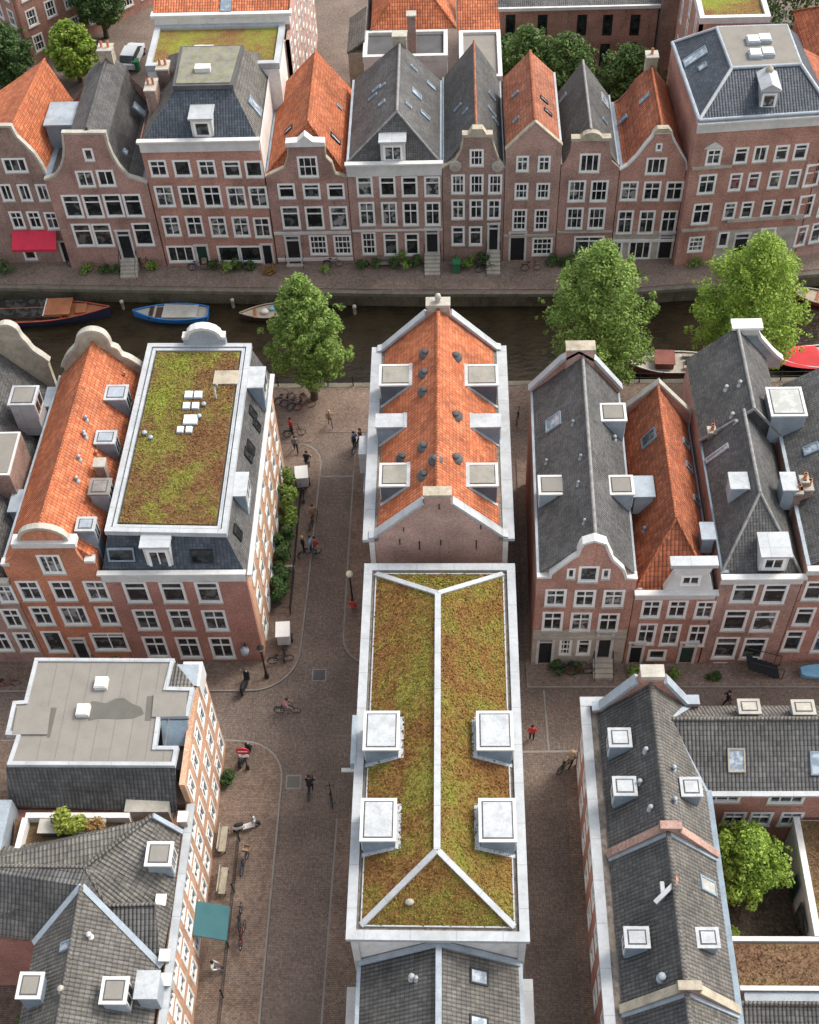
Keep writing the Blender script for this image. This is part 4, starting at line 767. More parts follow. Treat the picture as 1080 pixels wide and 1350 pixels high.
def inset_poly(p, d):
    c = sum(p)/len(p); q = []
    n = len(p)
    for i in range(n):
        a, b, e = p[i-1], p[i], p[(i+1) % n]; d1 = (b-a)/np.linalg.norm(b-a); d2 = (e-b)/np.linalg.norm(e-b); n1 = np.cross((0, 0, 1), d1); n2 = np.cross((0, 0, 1), d2); nn = n1+n2; nn /= 1+n1.dot(n2); q.append(b+nn*d)
    return q
def ring(root, outer, w, z0, h, mat, name='parapet'):
    inn = inset_poly(outer, w); m = MB(); n = len(outer)
    for i in range(n):
        j = (i+1) % n; pl = [outer[i], outer[j], inn[j], inn[i]]; m.prism([A3(q[0], q[1], z0) for q in pl], (0, 0, h), mat)
    m.build(name, root); return inn
Tz = [A3(p[0], p[1], 0) for p in T]
inn = ring(r2, inset_poly(Tz, -.12), .32, zt-.1, .38, 'zinc_pale'); in2 = ring(r2, inset_poly(inn, .08), .2, zt, .2, 'zinc_pale', 'roof_edging')
m = MB(); m.prism([A3(p[0], p[1], zt+.0) for p in inset_poly(inn, .01)], (0, 0, .05), 'felt_dark'); m.build('roof_deck', r2)
m = MB(); m.prism([A3(p[0], p[1], zt+.06) for p in inset_poly(in2, .14)], (0, 0, .1), 'sedum_flat'); sd2 = m.build('sedum', r2); zt_l2 = zt
for px, py, w, d in ((249, 521, .27, .3), (261.5, 521, .27, .3), (246, 535.5, .24, .28), (258, 535.5, .24, .28), (251.5, 554, .46, .4), (238, 567, .22, .26), (249.5, 567, .22, .26)):
    p = P(px, py, zt+.25); m = MB(); m.box(p[0]-w, p[0]+w, p[1]-d, p[1]+d, zt+.1, zt+.3, 'zinc'); m.box(p[0]-w+.04, p[0]+w-.04, p[1]-d+.04, p[1]+d-.04, zt+.3, zt+.38, 'white_frame'); m.build('roof_dome', r2)
for px, py in ((200, 581), (192, 575), (270, 537), (264, 553)): p = P(px, py, zt); m = MB(); m.lathe(p, [(.12, 0), (.12, .3), (.17, .31), (.15, .4), (.03, .43)], 'zinc', 9); m.build('roof_vent', r2)
p = P(299, 501, zt); m = MB(); m.box(p[0]-.8, p[0]+.8, p[1]-.6, p[1]+.6, zt+.1, zt+.28, 'sandstone'); m.build('roof_hatch', r2); p = P(286, 528, zt); m = MB(); m.tube([p, p+A3(0, 0, 1.3), p+A3(.25, 0, 1.45)], .06, 'zinc_pale', 6); m.build('roof_pipe', r2)
p0, p1 = PY(193, 750, YN+.2), PY(234, 750, YN+.2); dormer_front(r2, YN+.2, p0[0]+.15, p1[0]-.15, ze+.12, zt-.05, 1.2)
def sl(px, py): skylight(r2, [E_[0], E_[1], T[1]], px, py, 1.3, .95, 'glass_dark', 'black_metal')
sl(266, 733); skylight(r2, [E_[0], E_[1], T[1]], 160, 731, 1.6, .9, 'glass_dark', 'lead')
for qd in ([(325, 483), (352, 483), (346, 511), (318, 511)], [(306, 622), (331, 622), (322, 653), (299, 655)]): dormer_box(r2, qd, zt-.1, 2.4, 'lead', 'zinc_pale', None, 'r')
for px, py in ((333, 545), (330, 590), (327, 600), (338, 560), (313, 702)): skylight(r2, [E_[1], E_[2], T[2]], px, py, .7, 1.0, 'glass_dark', 'black_metal')
YB2 = YN+16.65; fb = Fac((-21, YB2), (-12, YB2)); pa = PY(241, 447, YB2); pb = PY(297, 447, YB2); zc = (pa[2]+pb[2])/2; xc = (pa[0]+pb[0])/2; w = (pb[0]-pa[0])/2
m = MB(); ol = [(xc-w, zc-1.2), (xc+w, zc-1.2), (xc+w, zc), (xc+w*.72, zc+.05)]+[(xc+w*.7*math.cos(k*math.pi/8), zc+.1+.75*math.sin(k*math.pi/8)) for k in range(9)]+[(xc-w*.72, zc+.05), (xc-w, zc)]
m.prism([A3(x, YB2, z) for x, z in ol], (0, .4, 0), 'zinc'); m.build('rear_pediment', r2); m = MB(); q = [(x+21, z) for x, z in ol[2:][::-1]]; strip(m, Fac((-21, YB2), (-12, YB2)), q, .22, -.5, .1, 'white_paint'); m.build('coping', r2)
for x in (XR2-.05, ): beamobj(r2, 'downpipe', fs2.pt(.2, 0, .1), fs2.pt(.2, ze-.3, .1), .1, .1, 'black_metal')
m = MB(); u, v = l2['fac'].uv(324, 850); f2 = l2['fac']; m.tube([f2.pt(u, v+.3, .1), f2.pt(u, v+.35, .5)], .04, 'black_metal'); m.lathe(f2.pt(u, v-.35, .5), [(.12, 0), (.26, .15), (.3, .55), (.1, .75), (.02, .85)], 'zinc', 8); m.build('wall_lamp', r2)

# ---------------------------------------------------------------- middle block
Xl, Xr = -5.35, 3.1
c1 = thing('row_building', 'middle building by the canal with bright orange roof and paired glazed dormers', 'building', (-1.1, 47.6, 0)); Y0, Y1, ZE, ZR = 47.7, 64.3, 9.4, 13.3
fa = Fac((Xl, Y0), (Xr, Y0)); L = fa.L; gab = [(0, ZE), (.35, ZE+.1), (L/2-.8, ZR-.55), (L/2-.75, ZR+.15), (L/2+.75, ZR+.15), (L/2+.8, ZR-.55), (L-.35, ZE+.1), (L, ZE)]
m = MB(); wall(m, fa, [(0, 0), (L, 0)]+gab[::-1], [], 'brick_pink', .4); body(m, fa, (0, Y1-Y0, 0), ZE-.1, ZE-.1, 'brick_pink', apex=(L/2, ZR-.2)); m.build('wall', c1)
m = MB(); strip(m, fa, gab[:3], .16, -.5, .1, 'zinc_pale'); strip(m, fa, gab[5:], .16, -.5, .1, 'zinc_pale'); m.build('coping', c1)
m = MB(); m.prism([fa.pt(gab[3][0]-.1, ZR+.16, .12), fa.pt(gab[4][0]+.1, ZR+.16, .12), fa.pt(gab[4][0]+.1, ZR+.36, .12), fa.pt(gab[3][0]-.1, ZR+.36, .12)], -fa.n*.7, 'sandstone'); m.build('gable_cap', c1)
m = MB()
for px, py, h in ((607-80, 711, .5), (553, 713, .9), (581, 712, .5), (628, 712, .9), (532, 695, .4), (634, 692, .4), (579, 664, .5)):
    u, v = fa.uv(px, py); m.box(fa.pt(u, 0)[0]-.03, fa.pt(u, 0)[0]+.03, Y0-.05, Y0-.003, v-h, v, 'black_metal')
m.build('wall_anchor', c1)
fb = Fac((Xl, Y1-.4), (Xr, Y1-.4)); m = MB(); wall(m, fb, [(0, 6), (L, 6)]+gab[::-1], [], 'brick_pink', .4); strip(m, fb, gab[:3], .16, -.5, .1, 'zinc_pale'); strip(m, fb, gab[5:], .16, -.5, .1, 'zinc_pale'); m.build('rear_gable', c1)
m = MB(); xc = (Xl+Xr)/2; m.box(xc-.72, xc+.72, Y1-.5, Y1+.15, ZR-.2, ZR+.3, 'sandstone'); m.box(xc-.82, xc+.82, Y1-.6, Y1+.25, ZR+.3, ZR+.48, 'stone'); m.lathe((xc, Y1-.2, ZR+.48), [(.2, 0), (.16, .2), (.24, .35), (.17, .6), (.03, .7)], 'stone', 8); m.build('chimney', c1)
ELa, ELb, ERa, ERb, Ra, Rb = A3(Xl+.5, Y0+.1, ZE+.1), A3(Xl+.5, Y1-.45, ZE+.1), A3(Xr-.5, Y0+.1, ZE+.1), A3(Xr-.5, Y1-.45, ZE+.1), A3(xc, Y0+.1, ZR), A3(xc, Y1-.45, ZR)
m = MB(); slab(m, [ELa, Ra, Rb, ELb], 'tile_bright'); slab(m, [Ra, ERa, ERb, Rb], 'tile_bright'); m.build('roof', c1); ridge(c1, [Ra, Rb], 'tile_bright', .14)
for x0, x1 in ((Xl-.42, Xl+.28), (Xr-.28, Xr+.42)):
    m = MB(); m.box(x0, x1, Y0-.15, Y1, ZE-.2, ZE+.06, 'zinc_pale'); m.build('gutter', c1)
for x0, x1 in ((Xl+.29, Xl+.55), (Xr-.55, Xr-.29)):
    m = MB(); m.box(x0, x1, Y0-.1, Y1-.1, ZE-.2, ZE-.0, 'gravel_strip'); m.build('roof_strip', c1)
zd = 11.5
for a in ((500, 546, 480, 508), (613, 657, 480, 508), (500, 546, 610, 641), (612, 657, 610, 641)):
    o = dormer_box(c1, [(a[0], a[2]), (a[1], a[2]), (a[1], a[3]), (a[0], a[3])], zd, 2.1, 'lead_dark', 'white_paint', 'blind_panel', 'l' if a[0] < 578 else 'r', plane=[ELa, Ra, Rb] if a[0] < 578 else [ERa, Ra, Rb])
for a in ((495, 537, 545, 563), (622, 661, 545, 563)): dormer_box(c1, [(a[0], a[2]), (a[1], a[2]), (a[1], a[3]), (a[0], a[3])], zd-.3, 1.9, 'lead', 'zinc_pale', None, 'l' if a[0] < 578 else 'r', plane=[ELa, Ra, Rb] if a[0] < 578 else [ERa, Ra, Rb])
for pl, pts in (([ELa, Ra, Rb], [(561, 466), (560, 492), (559, 516), (559, 589), (531, 603), (559, 626), (574, 606)]), ([ERa, Ra, Rb], [(601, 470), (601, 548), (601, 604)])):
    for px, py in pts:
        c = PPL(px, py, pl); m = MB(); m.lathe(c-A3(0, 0, .15), [(.46, 0), (.42, .2), (.26, .27), (.2, .36), (.24, .38), (.2, .43), (.02, .46)], 'felt_dark', 9); m.build('roof_vent', c1)
for x in (Xl+.12, Xr-.12): m = MB(); m.box(x-.16, x+.16, Y0-.1, Y0-.01, 0, 9.1, 'plaster'); m.build('corner_pilaster', c1)
# downpipes / balcony bits on the street side
m = MB(); p = P(478, 605, 7.5); m.box(Xl-.75, Xl-.43, 53.2, 58.6, 6.9, 7.2, 'zinc'); m.box(Xl-1.0, Xl-.45, 54.8, 56.4, 7.2, 9.1, 'zinc_pale'); m.build('wall_duct', c1)

c2 = thing('row_building', 'building in the middle with a hipped sedum roof, white gutters and four white roof boxes', 'building', (-1.1, 23.4, 0)); ZE = 8.7; Y0, Y1 = 23.3, 46.3
m = MB(); x0, x1 = -5.2, 3.0
ff = Fac((x0, Y0), (x1, Y0)); wall(m, ff, [(0, 0), (ff.L, 0), (ff.L, ZE), (0, ZE)], [], 'plaster', .3); body(m, ff, (0, Y1-Y0, 0), ZE, ZE, 'plaster'); m.build('wall', c2)
O = [A3(*P(455.5, 1238, 9.)[:2], 0), A3(*P(699, 1241, 9.)[:2], 0), A3(*P(679, 742, 9.)[:2], 0), A3(*P(480.5, 742, 9.)[:2], 0)]
i1 = ring(c2, O, .5, ZE-.05, .3, 'zinc_pale', 'gutter'); i2 = ring(c2, inset_poly(i1, .02), .18, ZE-.1, .16, 'gravel_strip', 'gravel_strip'); m = MB(); m.prism([A3(p[0], p[1], ZE-.3) for p in i1], (0, 0, .18), 'felt_dark'); m.build('roof_deck', c2)
i3 = ring(c2, i2, .07, ZE-.1, .3, 'zinc_pale', 'roof_edging')
Zr = 10.9; xm = (i3[0][0]+i3[1][0])/2; ra, rb = A3(xm, P(578, 1121, Zr)[1], Zr), A3(xm, P(578, 783, Zr)[1], Zr); K = [A3(p[0], p[1], ZE+.15) for p in i3]
m = MB()
for f in ([K[0], K[1], ra], [K[1], K[2], rb, ra], [K[2], K[3], rb], [K[3], K[0], ra, rb]): slab(m, f, 'sedum_mixed')
m.build('sedum', c2)
def flatcap(root, a, b, w, mat, name): m = MB(); m.beam(a+A3(0, 0, -.02), b+A3(0, 0, -.02), w, .14, mat); return m.build(name, root)
flatcap(c2, ra, rb, .34, 'zinc_pale', 'ridge_cap')
for q, e in ((K[0], ra), (K[1], ra), (K[2], rb), (K[3], rb)): flatcap(c2, q, e, .3, 'zinc_pale', 'hip_cap')
zd = 10.6
for a in ((479, 527, 937, 989), (628, 677, 937, 989), (475, 523, 1052, 1109), (631, 681, 1052, 1110)): dormer_box(c2, [(a[0], a[2]), (a[1], a[2]), (a[1], a[3]), (a[0], a[3])], zd, 1.9, 'lead', 'white_paint', 'zinc_pale', 'l' if a[0] < 578 else 'r', plane=[K[3], K[0], ra] if a[0] < 578 else [K[1], K[2], ra])
p0, p1 = P(465, 944, 8.9), P(480, 1008, 8.9); m = MB(); m.box(p0[0], -5.6, p1[1], p0[1], 8.4, 9.02, 'zinc'); m.build('gutter_box', c2)
p = PPL(540, 1190, [K[0], K[1], ra]); m = MB(); m.ball(p+A3(0, 0, .1), .25, 'stone', 8, (1, .8, .6)); m.build('roof_stone', c2)
for x in (-5.32, 3.12): m = MB(); m.box(x-.18, x+.18, Y0-.12, Y0-.02, 0, ZE-.1, 'white_paint'); m.build('corner_pilaster', c2)

c3 = thing('row_building', 'lower grey tiled gable roof in front of the white end wall at the bottom edge', 'building', (-1.05, 17, 0)); zr3, ze3 = 8.2, 5.4; ya = 23.2; yb = 12.
xL, xR = -5.2, 3.05; xc = (xL+xR)/2; ya_r = 23.1
m = MB(); ff = Fac((xL+.2, yb), (xR-.2, yb)); wall(m, ff, [(0, 0), (ff.L, 0), (ff.L, ze3-.1), (ff.L/2, zr3-.2), (0, ze3-.1)], [], 'brick_brown', .3); body(m, ff, (0, ya-yb-.05, 0), ze3-.1, ze3-.1, 'brick_brown', apex=(ff.L/2, zr3-.2)); m.build('wall', c3)
sL = [A3(xL, yb, ze3), A3(xc, yb, zr3), A3(xc, ya, zr3), A3(xL, ya, ze3)]; sR = [A3(xc, yb, zr3), A3(xR, yb, ze3), A3(xR, ya, ze3), A3(xc, ya, zr3)]
m = MB(); slab(m, sL, 'tile_dark'); slab(m, sR, 'tile_grey'); m.build('roof', c3); flatcap(c3, A3(xc, yb, zr3), A3(xc, ya, zr3), .3, 'zinc', 'ridge_cap')  # left slope gets darker tiles: its shade is put into the colour
for a, b in ((A3(xL, ya-.12, ze3), A3(xc, ya-.12, zr3)), (A3(xc, ya-.12, zr3), A3(xR, ya-.12, ze3))): flatcap(c3, a, b, .3, 'zinc', 'flashing')
for a in (xL+.02, xR-.02): beamobj(c3, 'gutter', A3(a, yb, ze3-.1), A3(a, ya-.1, ze3-.1), .34, .14, 'zinc')
skylight(c3, sR, 631, 1288, .8, 1.1, 'glass_sky', 'black_metal'); skylight(c3, sR, 631, 1350, .8, 1.1, 'glass_sky', 'black_metal')
vents(c3, sL, [(543, 1290)], 'zinc_pale', .16); vents(c3, sL, [(549, 1292)], 'zinc_pale', .11)
m = MB(); m.box(-5.95, -5.5, 17.5, 22.5, 0, 3.2, 'door_green'); m.box(-6., -5.45, 17.45, 22.55, 3.2, 3.3, 'white_paint'); m.build('side_bay', c3); m = MB(); m.box(3.2, 3.75, 17.5, 22.9, 0, 3.4, 'glass_mid'); m.box(3.15, 3.8, 17.45, 22.95, 3.4, 3.5, 'zinc_pale'); m.build('side_bay', c3)

# ---------------------------------------------------------------- right block
YR = 44.45
q1 = house('street_house', 'red brick house with white scrolled bell gable and long slate roof, at the alley corner', 4.72, 10.65, YR, [(707, 762), (727, 762), (728, 757), (740, 748), (754, 738), (764, 732), (768, 722), (771, 718), (784, 714), (797, 718), (800, 726), (806, 738), (820, 751), (824, 763), (843, 764)], 15.2,
    [('plain', 11, 13, [(753, 756), (799, 756.5)]), ('plain', 28, 21, [(776, 757)]), ('cross', 28, 23, [(732.5, 788), (771, 789), (809, 789)]), ('cross', 28, 25, [(728.5, 819), (765.5, 820), (802, 821)]), ('nine', 17, 21, [(745.5, 853)]), ('tee', 19, 21, [(769.5, 853)])], [(719, 857, 22, 33, .1, 0), (796.5, 854, 21, 34, .8, 4)], 'brick_rust', 'slate', (786, 716), zr=13.1, coping='white_paint', copw=.16, cop_in=.5, dskew=.25, ridgem='ridge_grey', gutter=[('l', 'zinc'), ('r', 'zinc')], bands=[(842, .3, 'stone')], plinth=(2.75, 'stone'))
qr = q1['root']; fq = q1['fac']; skylight(qr, q1['L'], 730, 580-23, 1.1, 1.3)
dormer_box(qr, [(791, 531), (826, 531), (826, 555), (791, 555)], 11.7, 2.1, 'zinc', 'white_paint', 'felt_grey', 'r')
dormer_box(qr, [(710, 626), (747, 626), (747, 652), (709, 652)], 11.4, 2.0, 'zinc', 'white_paint', 'felt_grey', 'l'); dormer_box(qr, [(801, 626), (835, 626), (837, 652), (803, 652)], 11.4, 2.0, 'zinc', 'white_paint', 'felt_grey', 'r')
vents(qr, q1['L'], [(720, 611), (762, 640), (755, 560), (765, 605), (770, 690)], 'zinc', .09); vents(qr, q1['R'], [(810, 580)], 'zinc', .13)
m = MB(); yb = YR+15.2; xb = q1['R1'][0]; m.box(xb-1.05, xb+.75, yb-.2, yb+.6, 9, 13.6, 'brick_pink'); m.box(xb-1.1, xb+.8, yb-.25, yb+.65, 13.6, 13.72, 'sandstone'); m.build('chimney', qr)
m = MB(); fb = Fac((q1['EL'][0]+.25, yb-.1), (q1['ER'][0]+.25, yb-.1)); gg = [(0, 9.9), (fb.L/2-1, 12.6), (fb.L/2, 13.35), (fb.L/2+1, 12.6), (fb.L, 9.9)]; wall(m, fb, [(0, 8), (fb.L, 8)]+gg[::-1], [], 'brick_rust', .35); strip(m, fb, gg, .2, -.45, .1, 'zinc_pale'); m.build('rear_gable', qr)
ra2 = house('street_house', 'narrow red brick house with orange hipped roof and white baroque roof gable', 10.7, 15.5, YR, [(836, 784), (957, 786)], 13.8,
    [('cross', 26, 23, [(858.5, 803), (893, 803), (929, 804)]), ('cross', 25, 28, [(852, 836), (883.5, 837), (919, 838)]), ('plain', 26, 13, [(866, 863)])], [(836.5, 869, 20, 26, .1, 0), (904, 868, 22, 26, .1, 0, 'door_green')], 'brick_rust', 'tile_red', (897, 745), hip=(0, 2.6), zr=11.6, dskew=.05, ridgem='tile_orange', cornice=((890, 778), (890, 788), .4, 'white_paint'), gutter=[('l', 'zinc'), ('r', 'lead')])
rr = ra2['root']; fr_ = ra2['fac']; m = MB(); u0, v0 = fr_.uv(879, 778); u1, _ = fr_.uv(936, 778); zt2 = fr_.uv(907, 746)[1]; w = u1-u0
pts = [(u0-.2, v0), (u1+.2, v0), (u1-.05, v0+.35*(zt2-v0)), (u1-.3, v0+.7*(zt2-v0)), (u1-.1, zt2), (u0+.1, zt2), (u0+.3, v0+.7*(zt2-v0)), (u0+.05, v0+.35*(zt2-v0))]
hole = window(rr, fr_, (u0+u1)/2, v0+.42*(zt2-v0), 1.1, .9, 'double', sill=None, out=.05)
f3 = Fac(fr_.A+fr_.n*.05, fr_.B+fr_.n*.05); wall(m, f3, pts, [hole], 'white_paint', .45); m.prism([f3.pt(u0-.1, zt2+.005, .15), f3.pt(u1+.1, zt2+.005, .15), f3.pt(u1+.1, zt2+.3, .15), f3.pt(u0-.1, zt2+.3, .15)], -f3.n*.7, 'zinc_pale'); m.build('roof_gable', rr)
skylight(rr, ra2['L'], 856, 578, .9, 1.4, 'glass_mid', 'lead'); vents(rr, ra2['L'], [(849, 700)], 'lead')
for px, py in ((904, 585), (908, 616), (918, 660)): skylight(rr, ra2['R'], px, py, .5, .9, 'glass_mid', 'lead')
dormer_box(rr, [(833, 627), (864, 627), (862, 655), (835, 655)], 10.6, 1.8, 'zinc', 'zinc', None, None); dormer_box(rr, [(921, 688), (941, 688), (945, 711), (926, 711)], 10.3, 1.5, 'lead', 'zinc', None, None)
m = MB(); yb = YR+13.8; x0 = ra2['EL'][0]; x1 = ra2['ER'][0]; fb = Fac((x0, yb), (x1, yb)); gg = [(0, 8.85), (fb.L/2, 11.7), (fb.L, 8.85)]; wall(m, fb, [(0, 7), (fb.L, 7)]+gg[::-1], [], 'brick_rust', .35); strip(m, fb, gg, .14, -.38, .06, 'stone'); m.build('rear_gable', rr)

q3 = house('street_house', 'brick house with hipped slate roof, white front dormer and white crested rear gable', 15.6, 20.4, YR, [(962, 762), (1061, 764)], 10.4,
    [('tee', 33, 26, [(981, 782), (1021, 783)]), ('tee', 32, 27, [(969, 818), (1007.5, 819)]), ('tee', 32, 28, [(956.5, 854), (993.5, 855)]), ('double', 19, 12, [(948, 879), (979, 880)])], [], 'brick_plum', 'slate', (1012, 735), hip=(0, 3.7), zr=12.6, dskew=0., ridgem='ridge_grey', cornice=((1010, 757), (1010, 768), .4, 'white_paint'), gutter=[('l', 'lead')])
r3_ = q3['root']; ze = q3['EL'][2]
m = MB(); zl2 = ze+.6                                     # the higher rear part of the roof
Ya, Yb = 54.9, 62.3; xl, xr, xc = 15.55, 20.9, 18.5; zt3 = 12.85
slab(m, [A3(xl, Ya, ze+.35), A3(xc, Ya, zt3), A3(xc, Yb, zt3), A3(xl, Yb, ze+.35)], 'slate'); slab(m, [A3(xc, Ya, zt3), A3(xr, Ya, ze+.35), A3(xr, Yb, ze+.35), A3(xc, Yb, zt3)], 'slate'); m.build('rear_roof', r3_); ridge(r3_, [A3(xc, Ya, zt3), A3(xc, Yb, zt3)], 'ridge_grey')
m = MB(); m.box(xl+.1, xr-.1, Ya+.1, Yb, 0, ze+.25, 'brick_pink'); m.prism([A3(xl+.1, Ya+.1, ze+.2), A3(xr-.1, Ya+.1, ze+.2), A3(xc, Ya+.1, zt3-.15)], (0, Yb-Ya-.15, 0), 'slate'); m.build('rear_wing', r3_)
flatcap(r3_, A3(xl, Ya-.02, ze+.4), A3(xc, Ya-.02, zt3), .14, 'ridge_grey', 'flashing'); flatcap(r3_, A3(xc, Ya-.02, zt3), A3(xr, Ya-.02, ze+.4), .14, 'ridge_grey', 'flashing')
w_ = [tuple(PY(x, y, Yb)[[0, 2]]) for x, y in ((918, 477), (930, 472), (942, 466), (950, 461), (960, 452), (968, 446), (971, 438), (984, 433), (997, 438), (1000, 446), (1008, 455), (1014, 462), (1022, 470), (1030, 476))]
scroll_gable(r3_, Yb, w_[0][0], w_[-1][0], 9, curve(w_, 2), 'zinc', 'white_paint', .4)
p = PY(984, 435, Yb); m = MB(); m.box(p[0]-.8, p[0]+.8, Yb-.2, Yb+.5, p[2]-.3, p[2]+.25, 'white_paint'); m.box(p[0]-1., p[0]+1., Yb-.3, Yb+.6, p[2]+.25, p[2]+.45, 'white_frame'); m.build('gable_cap', r3_)
dormer_box(r3_, [(1010, 510), (1058, 510), (1064, 548), (1016, 549)], 12.4, 2.6, 'zinc', 'white_paint', 'glass_roof', 'r')
dormer_box(r3_, [(961, 622), (987, 622), (988, 644), (962, 645)], 12.2, 2.0, 'zinc', 'zinc_pale', None, None); dormer_box(r3_, [(1028, 622), (1050, 622), (1052, 646), (1032, 647)], 12.0, 2.0, 'zinc', 'zinc_pale', None, None)
p0, p1 = PY(1001, 748, YR+.35), PY(1037, 748, YR+.35); dormer_front(r3_, YR+.35, p0[0], p1[0], ze+.2, ze+1.7, 1.6)
skylight(r3_, q3['L'], 946, 598, .4, 1.9, 'glass_sky', 'zinc_pale'); vents(r3_, [A3(xl, Ya, ze+.35), A3(xc, Ya, zt3), A3(xc, Yb, zt3)], [(957, 514), (975, 508), (965, 550), (970, 560)], 'zinc_pale', .13)
for px, py, z in ((937, 575, 10.2), (1058, 640, 11.5), (1050, 655, 11)): chimney(r3_, px, py, z, .45, .45, .5, 'brick_brown', 1, down=3)
q4 = house('street_house', 'brick house with dark roof at the right edge of the cross street', 20.45, 29.5, YR, [(1063, 752), (1200, 754)], 14.2,
    [('tee', 28, 25, [(1073, 779), (1113, 779)]), ('tee', 27, 24, [(1060, 813), (1099, 813)]), ('tee', 26, 28, [(1045.5, 845), (1085, 846)])], [], 'brick_rust', 'slate', (1130, 690), ridge_x=25., zr=13.6, cornice=((1080, 746), (1080, 756), .4, 'white_paint'), gutter=[('l', 'zinc')])
skylight(q4['root'], q4['L'], 1070, 592, .7, 1.0); chimney(q4['root'], 1058, 655, 10.5, .7, .7, 1.0, 'brick_brown', 2)

# ---------------------------------------------------------------- south-west block
XW = -14.6
l3 = thing('corner_building', 'corner building with grey flat felt roof, rain puddle and white roof edge', 'building', (-19, 32.4, 0)); zf = 10.2
def side_facade(root, x, ya, yb, z, rows, step, w, h, mat='brick_side', face='r', sty='cross', name='side_wall', big=0):
    fs = Fac((x, ya), (x, yb)) if face == 'r' else Fac((x, yb), (x, ya)); hs = []
    for v in rows:
        k = max(1, int(fs.L/step))
        for i in range(k): hs.append(window(root, fs, fs.L*(i+.5)/k, v, w, h, sty, sill=None))
    m = MB(); wall(m, fs, [(0, 0), (fs.L, 0), (fs.L, z), (0, z)], hs, mat, .3); m.build(name, root)
    return fs
side_facade(l3, XW, 31.0, 38.5, zf-.4, (1.8, 4.9, 8.1), 1.45, .95, 2.0)
m = MB(); f3_ = Fac((-24.6, 31.), (XW, 31.)); m.box(-24.6, XW-.31, 31.05, 38.3, 0, 7.4, 'brick_brown'); m.box(-24.3, XW-.32, 32.4, 38.3, 7.41, zf-1.4, 'felt_dark'); m.build('wall', l3)
OUT = [(10, 1010), (231, 1011), (236, 985), (207, 985), (212, 947), (249, 946), (257, 908), (222, 907), (231, 870), (47, 869), (33, 925), (18, 926), (8, 970), (23, 971)]
op = [A3(*P(x, y, zf)[:2], 0) for x, y in OUT]
inn = ring(l3, op, .22, zf-.2, .36, 'zinc_pale'); m = MB(); m.prism([A3(p[0], p[1], zf-.1) for p in inset_poly(op, .21)], (0, 0, .16), 'felt_grey'); m.build('roof', l3)
zz = zf+.065; m = MB()
for k in range(1, 9): x = inn[0][0]+.3+k*.98; m.box(x-.014, x+.014, inn[0][1]+.05, inn[9][1]-.1, zz-.05, zz+.006, 'felt_seam')
m.build('roof_seam', l3)
pu = [(113, 940), (121, 924), (140, 927), (152, 921), (163, 920), (175, 928), (186, 932), (190, 941), (176, 947), (158, 948), (130, 947), (117, 950)]
m = MB(); m.face([A3(*P(x, y, zz+.012)[:2], zz+.012) for x, y in pu], 'felt_wet'); m.build('puddle_stain', l3)
for q in ([(62, 972), (68, 933), (75, 933), (66, 972)], [(191, 950), (194, 918), (203, 917), (199, 950)]): m = MB(); m.face([A3(*P(x, y, zz+.012)[:2], zz+.012) for x, y in q], 'felt_wet'); m.build('puddle_stain', l3)
for q in ([(16, 968), (23, 931), (67, 932), (62, 968)], [(200, 945), (203, 915), (247, 914), (245, 944)]): m = MB(); m.prism([A3(*P(x, y, zz+.1)[:2], zz-.05) for x, y in q], (0, 0, .16), 'felt_grey'); m.build('roof_panel', l3)
for px, py in ((133, 899), (109, 935)): p = P(px, py, zz+.3); m = MB(); m.box(p[0]-.36, p[0]+.36, p[1]-.36, p[1]+.36, zz-.05, zz+.3, 'white_paint'); m.box(p[0]-.3, p[0]+.3, p[1]-.3, p[1]+.3, zz+.3, zz+.37, 'white_frame'); m.build('roof_hatch', l3)
m = MB(); slab(m, [P(8, 1013, zf-.1), P(231, 1013, zf-.1), P(233, 1072, 7.6), P(12, 1062, 7.6)], 'tile_dark'); m.build('roof_slope', l3)
m = MB(); a = [P(231, 873, zf), P(258, 907, zf), P(224, 907, zf)]; slab(m, a, 'tile_grey'); m.box(XW-1.9, XW-.05, 37., 38.4, zf-.6, zf-.25, 'zinc'); m.build('corner_roof', l3)
p0, p1 = P(262, 885, zf-.3), P(275, 905, zf-.3); m = MB(); m.box(XW-1., XW+.1, 37.0, 38.6, 8.5, zf-.3, 'white_paint'); m.build('corner_dormer', l3)
m = MB(); slab(m, [P(212, 950, zf-.05), P(247, 950, zf-.05), P(251, 984, 9.2), P(215, 983, 9.2)], 'lead'); m.build('roof_hollow', l3)

l4 = thing('roof_cluster', 'cluster of brown grey tiled gables with planted roof terrace at the lower left', 'building', (-19, 20, 0))
side_facade(l4, XW, 9, 30.95, 7.6, (1.7, 4.3, 6.6), 1.5, 1.0, 1.7)
m = MB(); m.box(-34, XW-.31, 23.6, 30.95, 0, 6.9, 'brick_red'); m.box(-21.2, XW-.32, 9, 23.59, 0, 6.8, 'brick_red'); m.build('wall', l4)
zt4 = 7.6; m = MB(); q = Q((20, 1080, zt4), (165, 1080, zt4), (150, 1140, zt4), (15, 1140, zt4)); m.prism([A3(p[0], p[1], 6.8) for p in q], (0, 0, .8), 'sedum_brown'); m.build('terrace', l4)
m = MB(); a, b = P(33, 1078, 8.2), P(170, 1078, 8.2); m.box(a[0], b[0], a[1], a[1]+.3, 7, 8.2, 'plaster'); c = P(17, 1140, 8.2); m.beam(A3(a[0], a[1], 7.3), A3(c[0], c[1], 7.3), .3, .9, 'plaster'); m.build('parapet', l4)
m = MB(); a, b = P(165, 1064, 8.2), P(223, 1064, 8.2); m.box(a[0], b[0], a[1]-.3, a[1]+.5, 7, 8.25, 'stone'); m.build('parapet_cap', l4)
